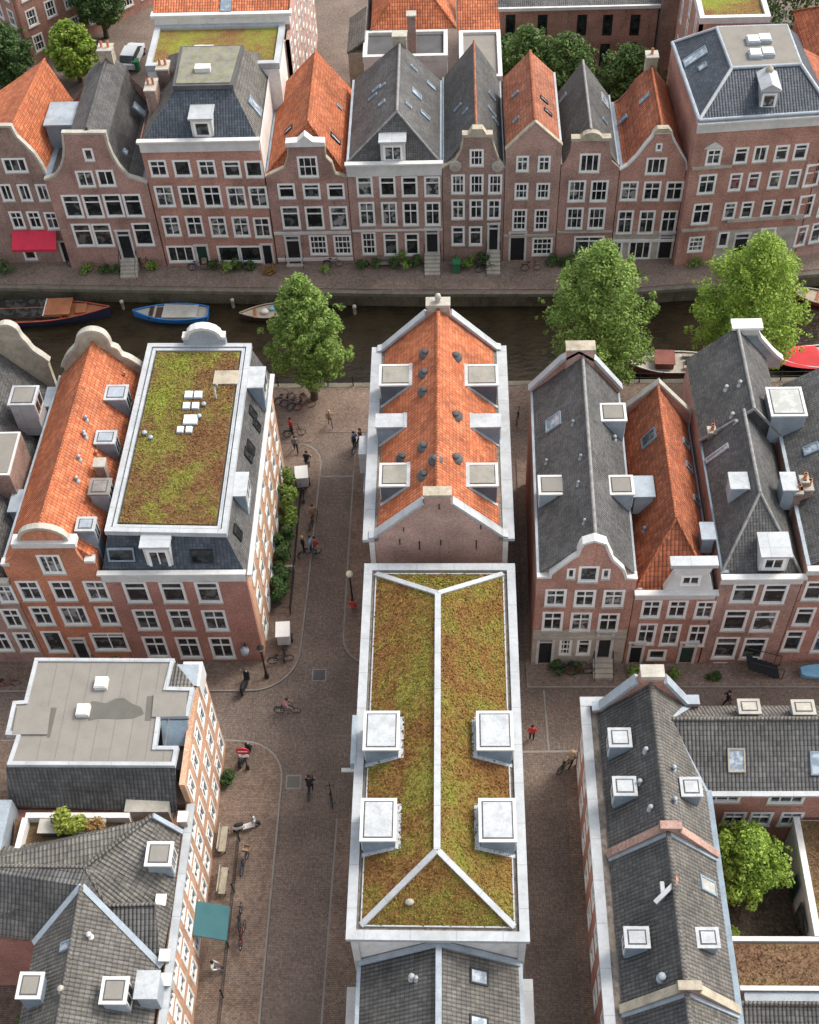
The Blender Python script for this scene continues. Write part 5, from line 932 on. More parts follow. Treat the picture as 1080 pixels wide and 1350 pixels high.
m = MB(); a = P(5, 1060, 8.5); m.box(a[0]-2, a[0]+.35, a[1]-2.8, a[1]+.3, 6.5, 8.4, 'zinc'); m.build('sail_roof', l4)
RA, RB, RC = P(200, 1075, 9.7), P(111, 1143, 9.7), P(-60, 1141, 9.7)
E1, E2, E3 = P(239, 1097, 7.9), P(228, 1194, 7.9), P(141, 1194, 8.9)
pE = [RA, E1, E2, E3, RB]
m = MB(); slab(m, [RA, E1, E2, RB], 'tile_grey'); slab(m, [RB, E2, E3], 'tile_grey'); slab(m, [RB, RC, P(-60, 1115, 8.), P(20, 1115, 8.), P(150, 1095, 8.), RA], 'tile_grey')
slab(m, [RC, RB, E3, P(108, 1168, 9.9), P(50, 1240, 7.4), P(-60, 1228, 7.4)], 'tile_dark'); G1 = P(212, 1276, 7.6); G2 = P(205, 1192, 8.9); slab(m, [E3, G2, G1], 'tile_dark'); slab(m, [G2, E2, G1], 'tile_grey'); m.build('roof', l4)
ridge(l4, [RC, RB, RA], 'tile_grey'); ridge(l4, [E3, G2], 'tile_grey'); ridge(l4, [RB, E3], 'tile_grey')
CA, CB = P(108, 1168, 10.2), P(108, 1168, 10.2)+A3(.1, -15, 0); Er, El = P(213, 1274, 7.7), P(46, 1243, 7.7)
m = MB(); CRp = [CA, Er, A3(Er[0], CB[1], 7.7), CB]; CLp = [CA, CB, A3(El[0], CB[1], 7.7), El]; slab(m, CRp, 'tile_grey'); slab(m, CLp, 'tile_grey'); m.build('gable_roof', l4); ridge(l4, [CA, CB], 'tile_grey', .13)
flatcap(l4, CA, Er, .3, 'zinc', 'flashing'); flatcap(l4, CA, El, .3, 'zinc', 'flashing'); flatcap(l4, RA, E1, .25, 'zinc', 'flashing')
m = MB(); m.box(XW-.2, XW+.22, 9, 30.9, 7.55, 7.75, 'zinc_pale'); m.build('gutter', l4)
dormer_box(l4, [(194, 1109), (229, 1109), (226, 1142), (190, 1142)], 9.6, 1.8, 'zinc', 'white_paint', 'felt_grey', 'r')
dormer_box(l4, [(135, 1287), (171, 1287), (166, 1324), (130, 1324)], 10.0, 2.0, 'zinc', 'white_paint', 'felt_grey', 'r'); dormer_box(l4, [(27, 1281), (60, 1281), (52, 1317), (19, 1317)], 10., 2.0, 'lead', 'white_paint', 'felt_grey', 'l')
dormer_box(l4, [(180, 1279), (211, 1279), (208, 1317), (176, 1317)], 9.6, 1.8, 'zinc', 'zinc_pale', None, None)
vents(l4, CRp, [(119, 1235)], 'white_paint', .14); vents(l4, CLp, [(82, 1306)], 'stone', .16); skylight(l4, CLp, 87, 1247, .5, .8)
for px, py, z in ((211, 1185, 8.6), (216, 1258, 8.3), (240, 1075, 8.6), (218, 1290, 8.2)): p = P(px, py, z); m = MB(); m.box(p[0]-.2, p[0]+.22, p[1]-.25, p[1]+.25, 6.8, z-.2, 'stone'); m.box(p[0]-.26, p[0]+.28, p[1]-.31, p[1]+.31, z-.2, z-.1, 'plaster'); m.build('parapet_pier', l4)

# ---------------------------------------------------------------- south-east block
b1 = thing('corner_building', 'long grey brown gabled building with pink party wall copings along the shaded right street', 'building', (10.7, 28, 0)); ze, zr = 7., 10.2; xl, xr, xc = 7.95, 13.5, 10.62
side_facade(b1, 7.2, 8, 37.2, ze-.2, (1.7, 4.6), 2.2, 1.1, 1.9, 'brick_red', 'l')
m = MB(); m.box(7.51, 13.4, 8, 37.2, 0, ze-.4, 'brick_rust'); m.build('wall', b1)
SEG = [(28.5, 36.9, 0.), (20.45, 28.2, .0), (8, 20.1, .0)]
m = MB(); B1L = B1R = None
for k, (ya, yb, dz) in enumerate(SEG):
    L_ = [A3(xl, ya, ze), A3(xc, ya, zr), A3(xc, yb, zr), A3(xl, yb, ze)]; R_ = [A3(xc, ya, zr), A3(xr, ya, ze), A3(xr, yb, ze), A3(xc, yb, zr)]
    slab(m, L_, 'tile_dark'); slab(m, R_, 'tile_grey'); m.prism([A3(xl, ya, ze-.2), A3(xr, ya, ze-.2), A3(xc, ya, zr-.15)], (0, yb-ya, 0), 'brick_rust')  # darker tiles paint the shade of the slope turned from the sun
    if k == 0: B1L, B1R = L_, R_
m.build('roof', b1)
for ya, yb, _ in SEG: ridge(b1, [A3(xc, ya, zr), A3(xc, yb, zr)], 'tile_grey', .14)
fw = Fac((xl-.1, 28.1), (xr+.1, 28.1))
for y in (28.15, 20.12):
    fw = Fac((xl-.1, y), (xr+.1, y)); gg = [(0, ze+.1), (fw.L/2-.45, zr+.02), (fw.L/2-.45, zr+.45), (fw.L/2+.45, zr+.45), (fw.L/2+.45, zr+.02), (fw.L, ze+.1)]
    m = MB(); wall(m, fw, [(0, 5), (fw.L, 5)]+gg[::-1], [], 'brick_plum', .3); strip(m, fw, gg, .1, -.38, .06, 'brick_plum' if y > 25 else 'sandstone'); m.build('party_wall', b1); m = MB(); 
    m.beam(A3(xl, y-.12, ze), A3(xc, y-.12, zr), .2, .12, 'zinc'); m.beam(A3(xc, y-.12, zr), A3(xr, y-.12, ze), .2, .12, 'zinc'); m.build('flashing', b1)
fw = Fac((xl-.3, 36.9), (xr+.1, 36.9)); gg = [(0, ze+.2), (.5, ze+.3), (fw.L/2-.7, zr+.1), (fw.L/2-.65, zr+.7), (fw.L/2+.65, zr+.7), (fw.L/2+.7, zr+.1), (fw.L-.8, ze+.9), (fw.L, ze+.9)]
m = MB(); wall(m, fw, [(0, 5), (fw.L, 5)]+gg[::-1], [], 'brick_rust', .4); m.build('rear_gable', b1); m = MB(); strip(m, fw, gg[:3], .2, -.5, .1, 'zinc'); strip(m, fw, gg[5:], .2, -.5, .1, 'zinc'); strip(m, fw, gg[3:5], .3, -.6, .2, 'stone'); m.build('coping', b1)
m = MB(); m.box(7.0, 7.55, 8, 37.6, ze-.25, ze+.02, 'zinc_pale'); m.box(7., 9.2, 37.3, 37.9, ze-.25, ze+.05, 'zinc_pale'); m.build('gutter', b1); m = MB(); m.box(7.56, xl+.1, 8, 37.2, ze-.35, ze-.12, 'gravel_strip'); m.build('roof_strip', b1); m = MB(); m.box(xr-.05, xr+.3, 8, 36.8, ze-.22, ze-.05, 'lead'); m.build('gutter', b1)
for qd, fc_ in (((802, 833, 959, 985), 'l'), ((808, 840, 1023, 1049), 'l'), ((823, 857, 1221, 1250), 'l'), ((897, 926, 1024, 1050), 'r'), ((918, 949, 1222, 1250), 'r')):
    dormer_box(b1, [(qd[0], qd[2]), (qd[1], qd[2]), (qd[1], qd[3]), (qd[0], qd[3])], 9.15, 1.7, 'lead', 'zinc_pale', 'zinc_pale', fc_)
skylight(b1, [A3(xc, 20, zr), A3(xr, 20, ze), A3(xr, 28, ze)], 933, 1168, .8, 1.4, 'glass_roof', 'lead')
vents(b1, B1L, [(851, 991), (843, 1033), (857, 1067)], 'zinc_pale', .13); vents(b1, B1R, [(888, 1015), (889, 1057)], 'zinc', .13); L2_ = [A3(xl, 20, ze), A3(xc, 20, zr), A3(xc, 28, zr)]
vents(b1, L2_, [(872, 1290)], 'zinc', .2); c = PPL(876, 1178, L2_); m = MB(); m.beam(c+A3(-.5, -.5, .0), c+A3(.6, .4, .4), .22, .25, 'zinc_pale'); m.beam(c+A3(-.1, .5, .0), c+A3(-.1, -.2, .0), .2, .3, 'zinc_pale'); m.lathe(c+A3(.5, .5, .2), [(.15, 0), (.15, .3), (.2, .35), (.02, .4)], 'terracotta', 8); m.build('flue', b1)

b2 = thing('wing_building', 'cross wing with dark tiled roof, white roof boxes and brick wall above the courtyard', 'building', (18, 32.2, 0)); zr2, ze2 = 8.9, 6.9; y0, yr, y1 = 32.0, 35.4, 37.2
fw = Fac((13.55, 32.15), (26, 32.15)); hs = []
for px, py, w in ((953, 1051, 34), (1037, 1053, 36)): u, v = fw.uv(px, py); hs.append(window(b2, fw, u, v-.1, 1.9, .9, 'triple'))
for px, py in ((1000, 1085), (1040, 1085), (965, 1085)): u, v = fw.uv(px, py); hs.append(window(b2, fw, u, 3.2, 1.2, 1.6, 'cross'))
m = MB(); wall(m, fw, [(0, 0), (fw.L, 0), (fw.L, ze2-.1), (0, ze2-.1)], hs, 'brick_red', .3); m.box(13.6, 26, 32.5, 37.1, 0, ze2-.15, 'brick_red'); m.build('wall', b2)
F2 = [A3(13.45, y0, ze2), A3(26, y0, ze2), A3(26, yr, zr2), A3(11.5, yr, zr2)]
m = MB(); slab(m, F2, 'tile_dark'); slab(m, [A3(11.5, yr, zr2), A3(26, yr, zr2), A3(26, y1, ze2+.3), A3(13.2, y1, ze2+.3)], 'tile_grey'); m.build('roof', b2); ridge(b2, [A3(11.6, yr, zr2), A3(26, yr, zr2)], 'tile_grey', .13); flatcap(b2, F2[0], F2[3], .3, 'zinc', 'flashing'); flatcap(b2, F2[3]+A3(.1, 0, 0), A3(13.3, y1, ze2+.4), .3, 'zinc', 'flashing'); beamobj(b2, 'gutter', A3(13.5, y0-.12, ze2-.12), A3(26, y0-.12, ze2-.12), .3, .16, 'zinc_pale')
for a in ((973, 1003, 921, 941), (1044, 1075, 922, 942)): dormer_box(b2, [(a[0], a[2]), (a[1], a[2]), (a[1], a[3]), (a[0], a[3])], 9., 1.7, 'zinc', 'stone', 'stone', None)
skylight(b2, F2, 971, 1002, .95, 1.3, 'glass_sky', 'sandstone'); skylight(b2, F2, 1079, 1006, .9, 1.3)
# courtyard walls and low roof
cw = thing('low_annex', 'low annex with a brown sedum flat roof wrapped around the courtyard', 'building', (20, 24, 0)); zc = 3.5
m = MB(); m.box(19., 27, 20.9, 32.0, 0, zc-.12, 'plaster'); m.box(13.7, 18.99, 22.2, 25.1, 0, zc-.12, 'plaster'); m.build('wall', cw)
m = MB(); m.box(19.25, 27, 20.9, 31.9, zc-.1, zc, 'sedum_brown'); m.box(13.8, 19.24, 22.3, 24.9, zc-.1, zc, 'sedum_brown'); m.build('sedum', cw)
m = MB(); m.box(18.85, 19.2, 25.2, 32.0, zc-.3, zc+.25, 'plaster'); m.box(13.7, 19.2, 24.95, 25.2, zc-.3, zc+.2, 'white_paint'); m.build('parapet', cw)
m = MB(); m.box(18.8, 18.86, 26, 27.6, .3, 2.4, 'glass_mid'); m.box(18.8, 18.86, 28.4, 29.2, .3, 2.4, 'door_green'); m.build('garden_door', cw)
m = MB(); a, b = P(985, 1300, 4.0), P(1080, 1300, 4.0); m.box(14.6, 27, 21.3, 22.15, 3., 4.1, 'zinc'); m.box(14.4, 27.1, 22.16, 22.4, 3., 4.3, 'white_paint'); m.build('gutter_box', cw)
m = MB(); slab(m, [A3(14.0, 17, 3.4), A3(27, 17, 3.4), A3(27, 21.2, 5.2), A3(14.0, 21.2, 5.2)], 'tile_dark'); m.box(14, 27, 14, 21.0, 0, 3.2, 'brick_brown'); m.build('roof', cw); ridge(cw, [A3(14., 21.2, 5.2), A3(27, 21.2, 5.2)], 'tile_grey', .13)
m = MB(); m.prism([(13.55, 25.2, .11), (18.85, 25.2, .11), (18.85, 32.1, .11), (13.55, 32.1, .11)], (0, 0, .06), 'soil'); struct(m, 'courtyard_ground')

# ---------------------------------------------------------------- trees and plants
def leaves(blobs, n, size, mat, flat=.35, seed=0):
    g = np.random.default_rng(seed); V = []; F = []
    w = np.array([b[3]**2 for b in blobs]); cnt = np.maximum(6, (n*w/w.sum()).astype(int)); pts = []; nor = []
    for b, c in zip(blobs, cnt):
        d = g.normal(size=(c, 3)); d /= np.linalg.norm(d, axis=1)[:, None]; r = b[3]*(1-.55*g.random(c)**1.6)[:, None]
        pts.append(np.array(b[:3])+d*r*np.array([1, 1, .85])); nor.append(d*.6+g.normal(size=(c, 3))*.55+np.array([0, 0, .55]))
    p = np.vstack(pts); nn = np.vstack(nor); nn /= np.linalg.norm(nn, axis=1)[:, None]; N = len(p)
    a = np.cross(nn, g.normal(size=(N, 3))); a /= np.linalg.norm(a, axis=1)[:, None]; b = np.cross(nn, a); s = (size*(.6+.8*g.random(N)))[:, None]
    V = np.stack([p-a*s, p-b*s*.55+nn*s*.12, p+a*s, p+b*s*.55+nn*s*.12], 1).reshape(-1, 3); F = np.arange(4*N).reshape(-1, 4)
    return V, F
def leafobj(name, blobs, n, size, mat, parent, seed=0):
    V, F = leaves(blobs, n, size, mat, seed=seed); me = bpy.data.meshes.new(name); V = V-np.array(parent['o'])
    me.from_pydata(V.tolist(), [], F.tolist()); me.update(); me.materials.append(MATS[mat]); o = bpy.data.objects.new(name, me); COL.objects.link(o); o.parent = parent; return o
def tree(name, label, base, top, rad, crown0, mat, n=9000, shape='cone', seed=1, lean=(0, 0), leaf=.112, group=None):
    """crown between heights crown0 and top, rad = widest radius"""
    g = np.random.default_rng(seed); base = np.array(base, float); root = thing(name, label, 'tree', base, group); H = top-crown0; blobs = []
    nb = int(24+rad*15)
    if shape == 'pyr': prof = lambda t: rad*((.72+.28*min(1, t/.28)) if t < .28 else max(.1, 1-((t-.28)/.72)**2.4*.9))
    for k in range(nb):
        t = (k+.5)/nb; t = t**.85; ang = k*2.39996+g.random()*.5
        if shape == 'cone': r = rad*min(1, (.55+.45*(t/.25)**.6) if t < .25 else ((1-t)/.75)**.62+.04)
        elif shape == 'pyr': r = prof(t)*(.8+.32*g.random())
        else: r = rad*max(.2, math.sin(math.pi*min(.97, .12+.86*t))**.62)
        br = (.12+.17*g.random())*rad*(1-.3*t)+.16; rr = max(0, r-br*.8)*(.62+.5*g.random()**.5)
        blobs.append((base[0]+lean[0]*t+rr*math.cos(ang), base[1]+lean[1]*t+rr*math.sin(ang), base[2]+crown0+H*t*.96+g.normal()*.15, br))
    for k in range(int(nb*.5)):                           # sprigs that break the outline
        t = g.random()*.95; a = g.random()*6.28; q = (prof(t) if shape == 'pyr' else rad*max(.25, math.sin(math.pi*min(.97, .12+.86*t))**.62))*(.95+.2*g.random()); blobs.append((base[0]+lean[0]*t+q*math.cos(a), base[1]+lean[1]*t+q*math.sin(a), base[2]+crown0+H*t, .16+.2*g.random()))
    for k in range(int(nb*.4)):
        t = g.random()*.8; blobs.append((base[0]+lean[0]*t+g.normal()*rad*.22, base[1]+lean[1]*t+g.normal()*rad*.22, base[2]+crown0+H*t, .3*rad*(1-.5*t)))
    leafobj('crown', blobs, int(n*2.2), leaf, mat, root, seed)
    m = MB(); tr = .05*rad+.1; hh = crown0+H*.75
    m.tube([base+A3(0, 0, -.1), base+A3(0, 0, crown0*.5), base+A3(lean[0]*.3, lean[1]*.3, crown0+H*.3), base+A3(lean[0]*.7, lean[1]*.7, hh)], [tr*1.35, tr, tr*.7, .04], 'bark', 9)
    for k in range(9):
        t = .05+.6*k/9; a = k*2.4; z0 = crown0+H*t*.6; r = rad*.62*(1-t*.6); p = base+A3(lean[0]*t, lean[1]*t, z0)
        m.tube([p, p+A3(math.cos(a)*r*.5, math.sin(a)*r*.5, r*.35), p+A3(math.cos(a)*r, math.sin(a)*r, r*.95)], [tr*.5, tr*.3, .03], 'bark', 6)
    m.build('trunk', root); return root
def bush(label, x, y, z, r, h, mat='leaf_dark', n=500, seed=0, name='shrub', cat='shrub', group=None, leaf=.1, stretch=(1, 1)):
    g = np.random.default_rng(seed+99); root = thing(name, label, cat, (x, y, z), group); bl = []
    for k in range(9): a = g.random()*6.28; q = g.random()**.5; t = g.random(); bl.append((x+math.cos(a)*r*q*.8*stretch[0], y+math.sin(a)*r*q*.8*stretch[1], z+h*(.2+.7*t*(1-q*.5)), r*.32+.08))
    leafobj('foliage', bl, n, leaf, mat, root, seed); m = MB()
    for k in range(3): a = k*2.1; m.tube([(x, y, z-.05), (x+math.cos(a)*r*.3, y+math.sin(a)*r*.3, z+h*.6)], [.035, .012], 'bark', 5)
    m.build('stem', root); return root
p = P(415, 525, .05); tree('canal_tree', 'tall cone shaped green tree on the near quay left of the middle building', (p[0], p[1], .05), 12.2, 2.95, 2.9, 'leaf_green', 13000, 'pyr', 3, (-.1, .2))
tree('canal_tree', 'broad bright green tree behind the slate roofed alley corner house', (10.3, 68.6, .05), 14.4, 4.1, 3.2, 'leaf_green', 15000, 'pyr', 5, (0, .3))
tree('canal_tree', 'broad yellow green tree at the right, behind the house with white cresting', (21.0, 68.8, .05), 14.6, 4.15, 3.6, 'leaf_bright', 14000, 'pyr', 8, (.2, .3))
tree('courtyard_tree', 'light green tree filling the walled courtyard', (15.9, 29.5, .17), 6.3, 2.25, 1.6, 'leaf_bright', 6500, 'pyr', 11, (0, 0), .1)
bush('leafy shrub in the small yard at the lower left corner', -23.2, 21.6, 0., 1.2, 2.2, 'leaf_mid', 1200, 17)
bush('low round shrub in the front corner of the courtyard', 15.1, 26.4, .15, .6, .9, 'leaf_bright', 700, 12)
BG = [(tree, 'dense dark tree above the far street at the top left', P(138, 60)+A3(0, 1.5, 0), 9, 3.0, 2., 'leaf_dark'), (tree, 'small bright tree in front of the parked car', P(105, 112)+A3(0, .5, 0), 6.5, 2.3, 1.2, 'leaf_bright'), (tree, 'dark bushy tree at the left edge behind the far row', P(10, 128)+A3(0, 2, 0), 6.5, 2.8, 1., 'leaf_dark'),
      (tree, 'leafy garden tree left of centre behind the brown tiled gable', A3(6.8, 105.0, 0), 9, 3., 1., 'leaf_mid'), (tree, 'wide garden tree between the brown and grey gables', A3(10.2, 104., 0), 8.8, 3.1, 1., 'leaf_mid'), (tree, 'pale garden tree behind the orange concave gable', A3(15.8, 103., 0), 8.2, 3.1, 1., 'leaf_mid'), (tree, 'small dark garden tree against the long brick rear building', A3(5.2, 108.5, 0), 6.2, 1.8, 1., 'leaf_dark'), (tree, 'large dark tree in the top right corner', A3(31.5, 107, 0), 15.5, 4., 3., 'leaf_dark')]
for i, (f, lb, b, top, r, c0, mt) in enumerate(BG): tree('garden_tree', lb, b, top, r, c0, mt, 4000, 'round', 20+i, (0, 0), .17)
# hedge garden on the side street
def hedge(label, x0, x1, y0, y1, h, mat, seed, n=2600):
    g = np.random.default_rng(seed); root = thing('hedge', label, 'hedge', ((x0+x1)/2, (y0+y1)/2, .05)); bl = []
    k = int((y1-y0)/.55)
    for i in range(k):
        for _ in range(3): bl.append((x0+g.random()*(x1-x0), y0+(i+.5)*(y1-y0)/k+g.normal()*.15, .1+h*(.25+.65*g.random()), .33+.1*g.random()))
    leafobj('foliage', bl, n, .11, mat, root, seed); m = MB()
    for i in range(k): y = y0+(i+.5)*(y1-y0)/k; m.tube([((x0+x1)/2, y, 0), ((x0+x1)/2, y, h*.6)], [.04, .02], 'bark', 5)
    m.build('stem', root)
hedge('tall climbing hedge with lighter leaves along the corner house wall', -12.4, -11.5, 55.2, 59.6, 2.4, 'leaf_green', 31, 3400); hedge('middle stretch of dark clipped hedge along the corner house wall', -12.4, -11.7, 52.4, 54.9, 2., 'leaf_dark', 32); hedge('fenced stretch of dark hedge nearest the crossing', -12.4, -11.6, 48.9, 51.9, 1.7, 'leaf_dark', 33)
gf = thing('garden_fence', 'low black railing around the hedges beside the corner house', 'fence', (-11.3, 52, 0)); m = MB()
for y in (48.4, 52.1, 55.0, 59.9): m.tube([(-11.25, y, 0), (-11.25, y, 1.05)], .035, 'black_metal', 6)
m.build('post', gf); m = MB()
for z in (.25, 1.): m.tube([(-12.5, 48.4, z), (-11.25, 48.4, z), (-11.25, 59.9, z)], .022, 'black_metal', 5)
for k in range(60): m.tube([(-11.25, 48.6+k*.188, .25), (-11.25, 48.6+k*.188, 1.)], .01, 'black_metal', 4)
m.build('railing', gf); m = MB(); m.box(-12.5, -11.2, 52.0, 52.16, .05, .6, 'stone'); m.build('plinth', gf)

# sedum is a carpet of small rosettes: the grown layer on top of each planted roof
def tufts(root, faces, per, mat, size=.085, seed=0):
    g = np.random.default_rng(seed); PT = []; NN = []
    for f in faces:
        f = [np.array(q, float) for q in f]
        for i in range(1, len(f)-1):
            a, b, c = f[0], f[i], f[i+1]; cr = np.cross(b-a, c-a); ar = np.linalg.norm(cr)/2; k = int(ar*per); n = cr/(2*ar); n = n if n[2] > 0 else -n
            u = g.random((k, 2)); fl = u.sum(1) > 1; u[fl] = 1-u[fl]; PT.append(a+u[:, :1]*(b-a)+u[:, 1:]*(c-a)+n*(.01+.07*g.random((k, 1))**2)); NN.append(np.repeat(n[None], k, 0))
    p = np.vstack(PT); nn = np.vstack(NN)+g.normal(size=(len(p), 3))*.42; nn /= np.linalg.norm(nn, axis=1)[:, None]; N = len(p)
    a = np.cross(nn, g.normal(size=(N, 3))); a /= np.linalg.norm(a, axis=1)[:, None]; b = np.cross(nn, a); s = (size*(.5+g.random(N)))[:, None]
    V = np.stack([p-a*s, p-b*s*.7, p+a*s, p+b*s*.7], 1).reshape(-1, 3)-np.array(root['o']); F = np.arange(4*N).reshape(-1, 4)
    me = bpy.data.meshes.new('sedum_tufts'); me.from_pydata(V.tolist(), [], F.tolist()); me.update(); me.materials.append(MATS[mat]); o = bpy.data.objects.new('sedum_tufts', me); COL.objects.link(o); o.parent = root; o['kind'] = 'stuff'
tufts(c2, [[K[0], K[1], ra], [K[1], K[2], rb, ra], [K[2], K[3], rb], [K[3], K[0], ra, rb]], 130, 'sedum_mixed', .06, 1)
tufts(r2, [[A3(p[0], p[1], zt_l2+.16) for p in inset_poly(in2, .14)]], 130, 'sedum_flat', .06, 2)
tufts(cw, [[A3(19.3, 21, zc), A3(24, 21, zc), A3(24, 31.8, zc), A3(19.3, 31.8, zc)], [A3(13.9, 22.4, zc), A3(19.2, 22.4, zc), A3(19.2, 24.8, zc), A3(13.9, 24.8, zc)]], 110, 'sedum_brown', .055, 3)

# ---------------------------------------------------------------- boats
def hull(root, L, B, H, mat, rim, deck, stern=.55, bow=1.7, deckz=.12, z0=-.25, name='hull'):
    """pointed bow at +x; built about the boat's own origin, at the waterline"""
    n = 18; m = MB(); rings = []
    def hb(t): return B/2*(min(1, (1-(max(0, t-.45)/.55)**bow)) if t > .45 else (stern+(1-stern)*min(1, t/.3)**.6))
    for i in range(n+1):
        t = i/n; x = -L/2+L*t; b = max(.02, hb(t)); sh = H*(1+.28*max(0, t-.5)**2*4+.08*(1-t)**2)
        rings.append([(x, -b, sh), (x+.0, -b*.93, sh*.45), (x-.1*t, -b*.7, z0), (x-.1*t, b*.7, z0), (x, b*.93, sh*.45), (x, b, sh)])
    for a, c in zip(rings, rings[1:]):
        for k in range(5): m.face([a[k], c[k], c[k+1], a[k+1]], mat, True)
    m.face(rings[0], mat); m.build(name, root) if False else None
    o = MBlocal(m, name, root)
    d = MB()
    for a, c in zip(rings, rings[1:]): d.face([(a[0][0], a[0][1]*.97, a[0][2]-deckz), (c[0][0], c[0][1]*.97, c[0][2]-deckz), (c[5][0], c[5][1]*.97, c[5][2]-deckz), (a[5][0], a[5][1]*.97, a[5][2]-deckz)], deck)
    MBlocal(d, 'deck', root); r = MB()
    r.tube([q[0] for q in rings]+[q[5] for q in rings[::-1]]+[rings[0][0]], .055, rim, 6); MBlocal(r, 'gunwale', root)
def MBlocal(m, name, parent):
    o = bpy.data.objects.new(name, m.mesh(name)); COL.objects.link(o); o.parent = parent; o['o'] = [0, 0, 0]; return o
def bobj(name, parent, mk): m = MB(); mk(m); return MBlocal(m, name, parent)
ZW = -1.35
t = thing('canal_boat', 'long brown wooden canal boat with glazed roof moored at the far quay', 'boat', (-35.2, 79.35, ZW), rz=.03); hull(t, 12.9, 2.7, .85, 'boat_navy', 'boat_red', 'wood_brown', .8, 2.2)
bobj('cabin', t, lambda m: m.box(-6, 2.6, -1.0, 1.0, .6, 1.15, 'wood_brown')); bobj('roof', t, lambda m: m.box(-6.1, 1.1, -1.05, 1.05, 1.15, 1.22, 'glass_dark'))
bobj('roof_bar', t, lambda m: [m.box(x-.04, x+.04, -1.06, 1.06, 1.22, 1.27, 'white_paint') for x in (-4.2, 1.1)] and m.box(-6.1, 1.1, -.03, .03, 1.221, 1.26, 'wood_brown')); bobj('cabin_roof', t, lambda m: m.box(1.15, 3.3, -1.0, 1.0, 1.16, 1.3, 'wood_brown')); bobj('fore_hatch', t, lambda m: m.box(3.6, 4.5, -.55, .55, .75, 1.02, 'wood_brown'))
bobj('side_window', t, lambda m: m.box(-5.9, 2.4, -1.02, -1.0, .72, 1.05, 'glass_dark'))
t = thing('rowing_boat', 'bright blue open boat with grey cover moored at the far quay', 'boat', (-23.7, 79.3, ZW), rz=-.03); hull(t, 6.3, 2.0, .6, 'boat_blue', 'boat_blue', 'tarp_grey', .6, 1.8); t.rotation_euler = (0, 0, math.pi-.03)
bobj('cover', t, lambda m: m.prism([(-2.3, -.75, .55), (.6, -.8, .55), (.6, .8, .55), (-2.3, .75, .55)], (0, 0, .16), 'tarp_grey')); bobj('cockpit', t, lambda m: m.box(.7, 1.8, -.6, .6, .35, .56, 'dark_wood')); bobj('thwart', t, lambda m: m.box(1.2, 1.4, -.75, .75, .56, .62, 'wood_deck'))
t = thing('rowing_boat', 'small dark wooden boat with white and blue gear half hidden by the cone shaped tree', 'boat', (-15.6, 79.3, ZW)); hull(t, 4.6, 1.7, .55, 'dark_wood', 'wood_deck', 'wood_deck', .6, 1.8); t.rotation_euler = (0, 0, math.pi+.15)
bobj('gear', t, lambda m: (m.ball((.2, .1, .6), .35, 'cloth_white', 8, (1, .8, .7)), m.ball((-.5, -.2, .55), .3, 'blue_sheet', 8, (1.2, .8, .6)))); bobj('thwart', t, lambda m: m.box(.9, 1.15, -.65, .65, .45, .52, 'wood_brown')); bobj('outboard_motor', t, lambda m: m.box(-2.6, -2.3, -.15, .15, .3, .95, 'cloth_white'))
t = thing('cabin_boat', 'pale decked boat with a red brown cabin on the near side of the canal', 'boat', (16.5, 72.5, ZW), rz=math.pi-.05); hull(t, 6.8, 2.4, .8, 'cabin_brown', 'white_paint', 'stone', .8, 1.9)
bobj('cabin', t, lambda m: m.box(-.6, .8, -.7, .7, .65, 1.3, 'cabin_brown')); bobj('cabin_roof', t, lambda m: m.box(-.7, .9, -.8, .8, 1.3, 1.37, 'cabin_brown')); bobj('bench', t, lambda m: (m.box(-2.6, -1.4, -.8, -.5, .68, 1.0, 'wood_deck'), m.box(-2.6, -1.4, .5, .8, .68, 1.0, 'wood_deck'))); bobj('engine_box', t, lambda m: m.box(-2.3, -1.6, -.3, .3, .68, 1.05, 'black_metal'))
t = thing('tarp_boat', 'grey boat with its front under a red tarpaulin at the right edge', 'boat', (29.0, 72.9, ZW), rz=math.pi); hull(t, 8.5, 2.6, .8, 'boat_navy', 'white_paint', 'tarp_grey', .8, 2.)
def tarp(m):
    n = 8
    for i in range(n):
        xa, xb = .6+i*3.2/n, .6+(i+1)*3.2/n; h = lambda x: (max(.0, 1-((x-.6)/3.5)**2))
        for s in (-1, 1):
            m.face([(xa, 0, .95+.5*h(xa)), (xb, 0, .95+.5*h(xb)), (xb, s*1.33*h(xb)**.5, .78), (xa, s*1.33*h(xa)**.5, .78)], 'tarp_red')
    m.face([(.6, -1.33, .78), (.6, 1.33, .78), (.6, 0, 1.45)], 'tarp_red')
bobj('tarpaulin', t, tarp); bobj('bench', t, lambda m: m.box(-2.8, -.6, -.9, .9, .7, .95, 'wood_deck'))
t = thing('rowing_boat', 'small reddish boat at the bend of the far quay on the right', 'boat', (29.6, 80.3, ZW), rz=math.pi-.4); hull(t, 4.4, 1.6, .5, 'boat_red', 'stone', 'wood_deck', .6, 1.8); bobj('thwart', t, lambda m: (m.box(-.4, -.15, -.68, .68, .42, .48, 'wood_brown'), m.box(.7, .95, -.6, .6, .42, .48, 'wood_brown')))
def post(label, x, y, z0, h, mat, group=None):
    t = thing('mooring_post', label, 'mooring post', (x, y, z0), group); m = MB(); m.lathe((x, y, z0), [(.13, 0), (.13, h*.8), (.16, h*.82), (.16, h), (.02, h+.06)], mat, 8); m.build('pile', t); m = MB(); m.tube([(x-.2, y, z0+h*.7), (x+.2, y, z0+h*.7)], .03, 'black_metal', 5); m.build('crossbar', t)
for px, lb in ((165, 'pale mooring post between the long brown boat and the blue boat'), (309, 'pale mooring post right of the blue boat'), (469, 'pale mooring post against the quay wall between the cone shaped tree and the middle building')):
    p = P(px, 398, ZW); post(lb, p[0], 79.4 if px > 400 else 80.4, ZW-.3, 1.2, 'stone')

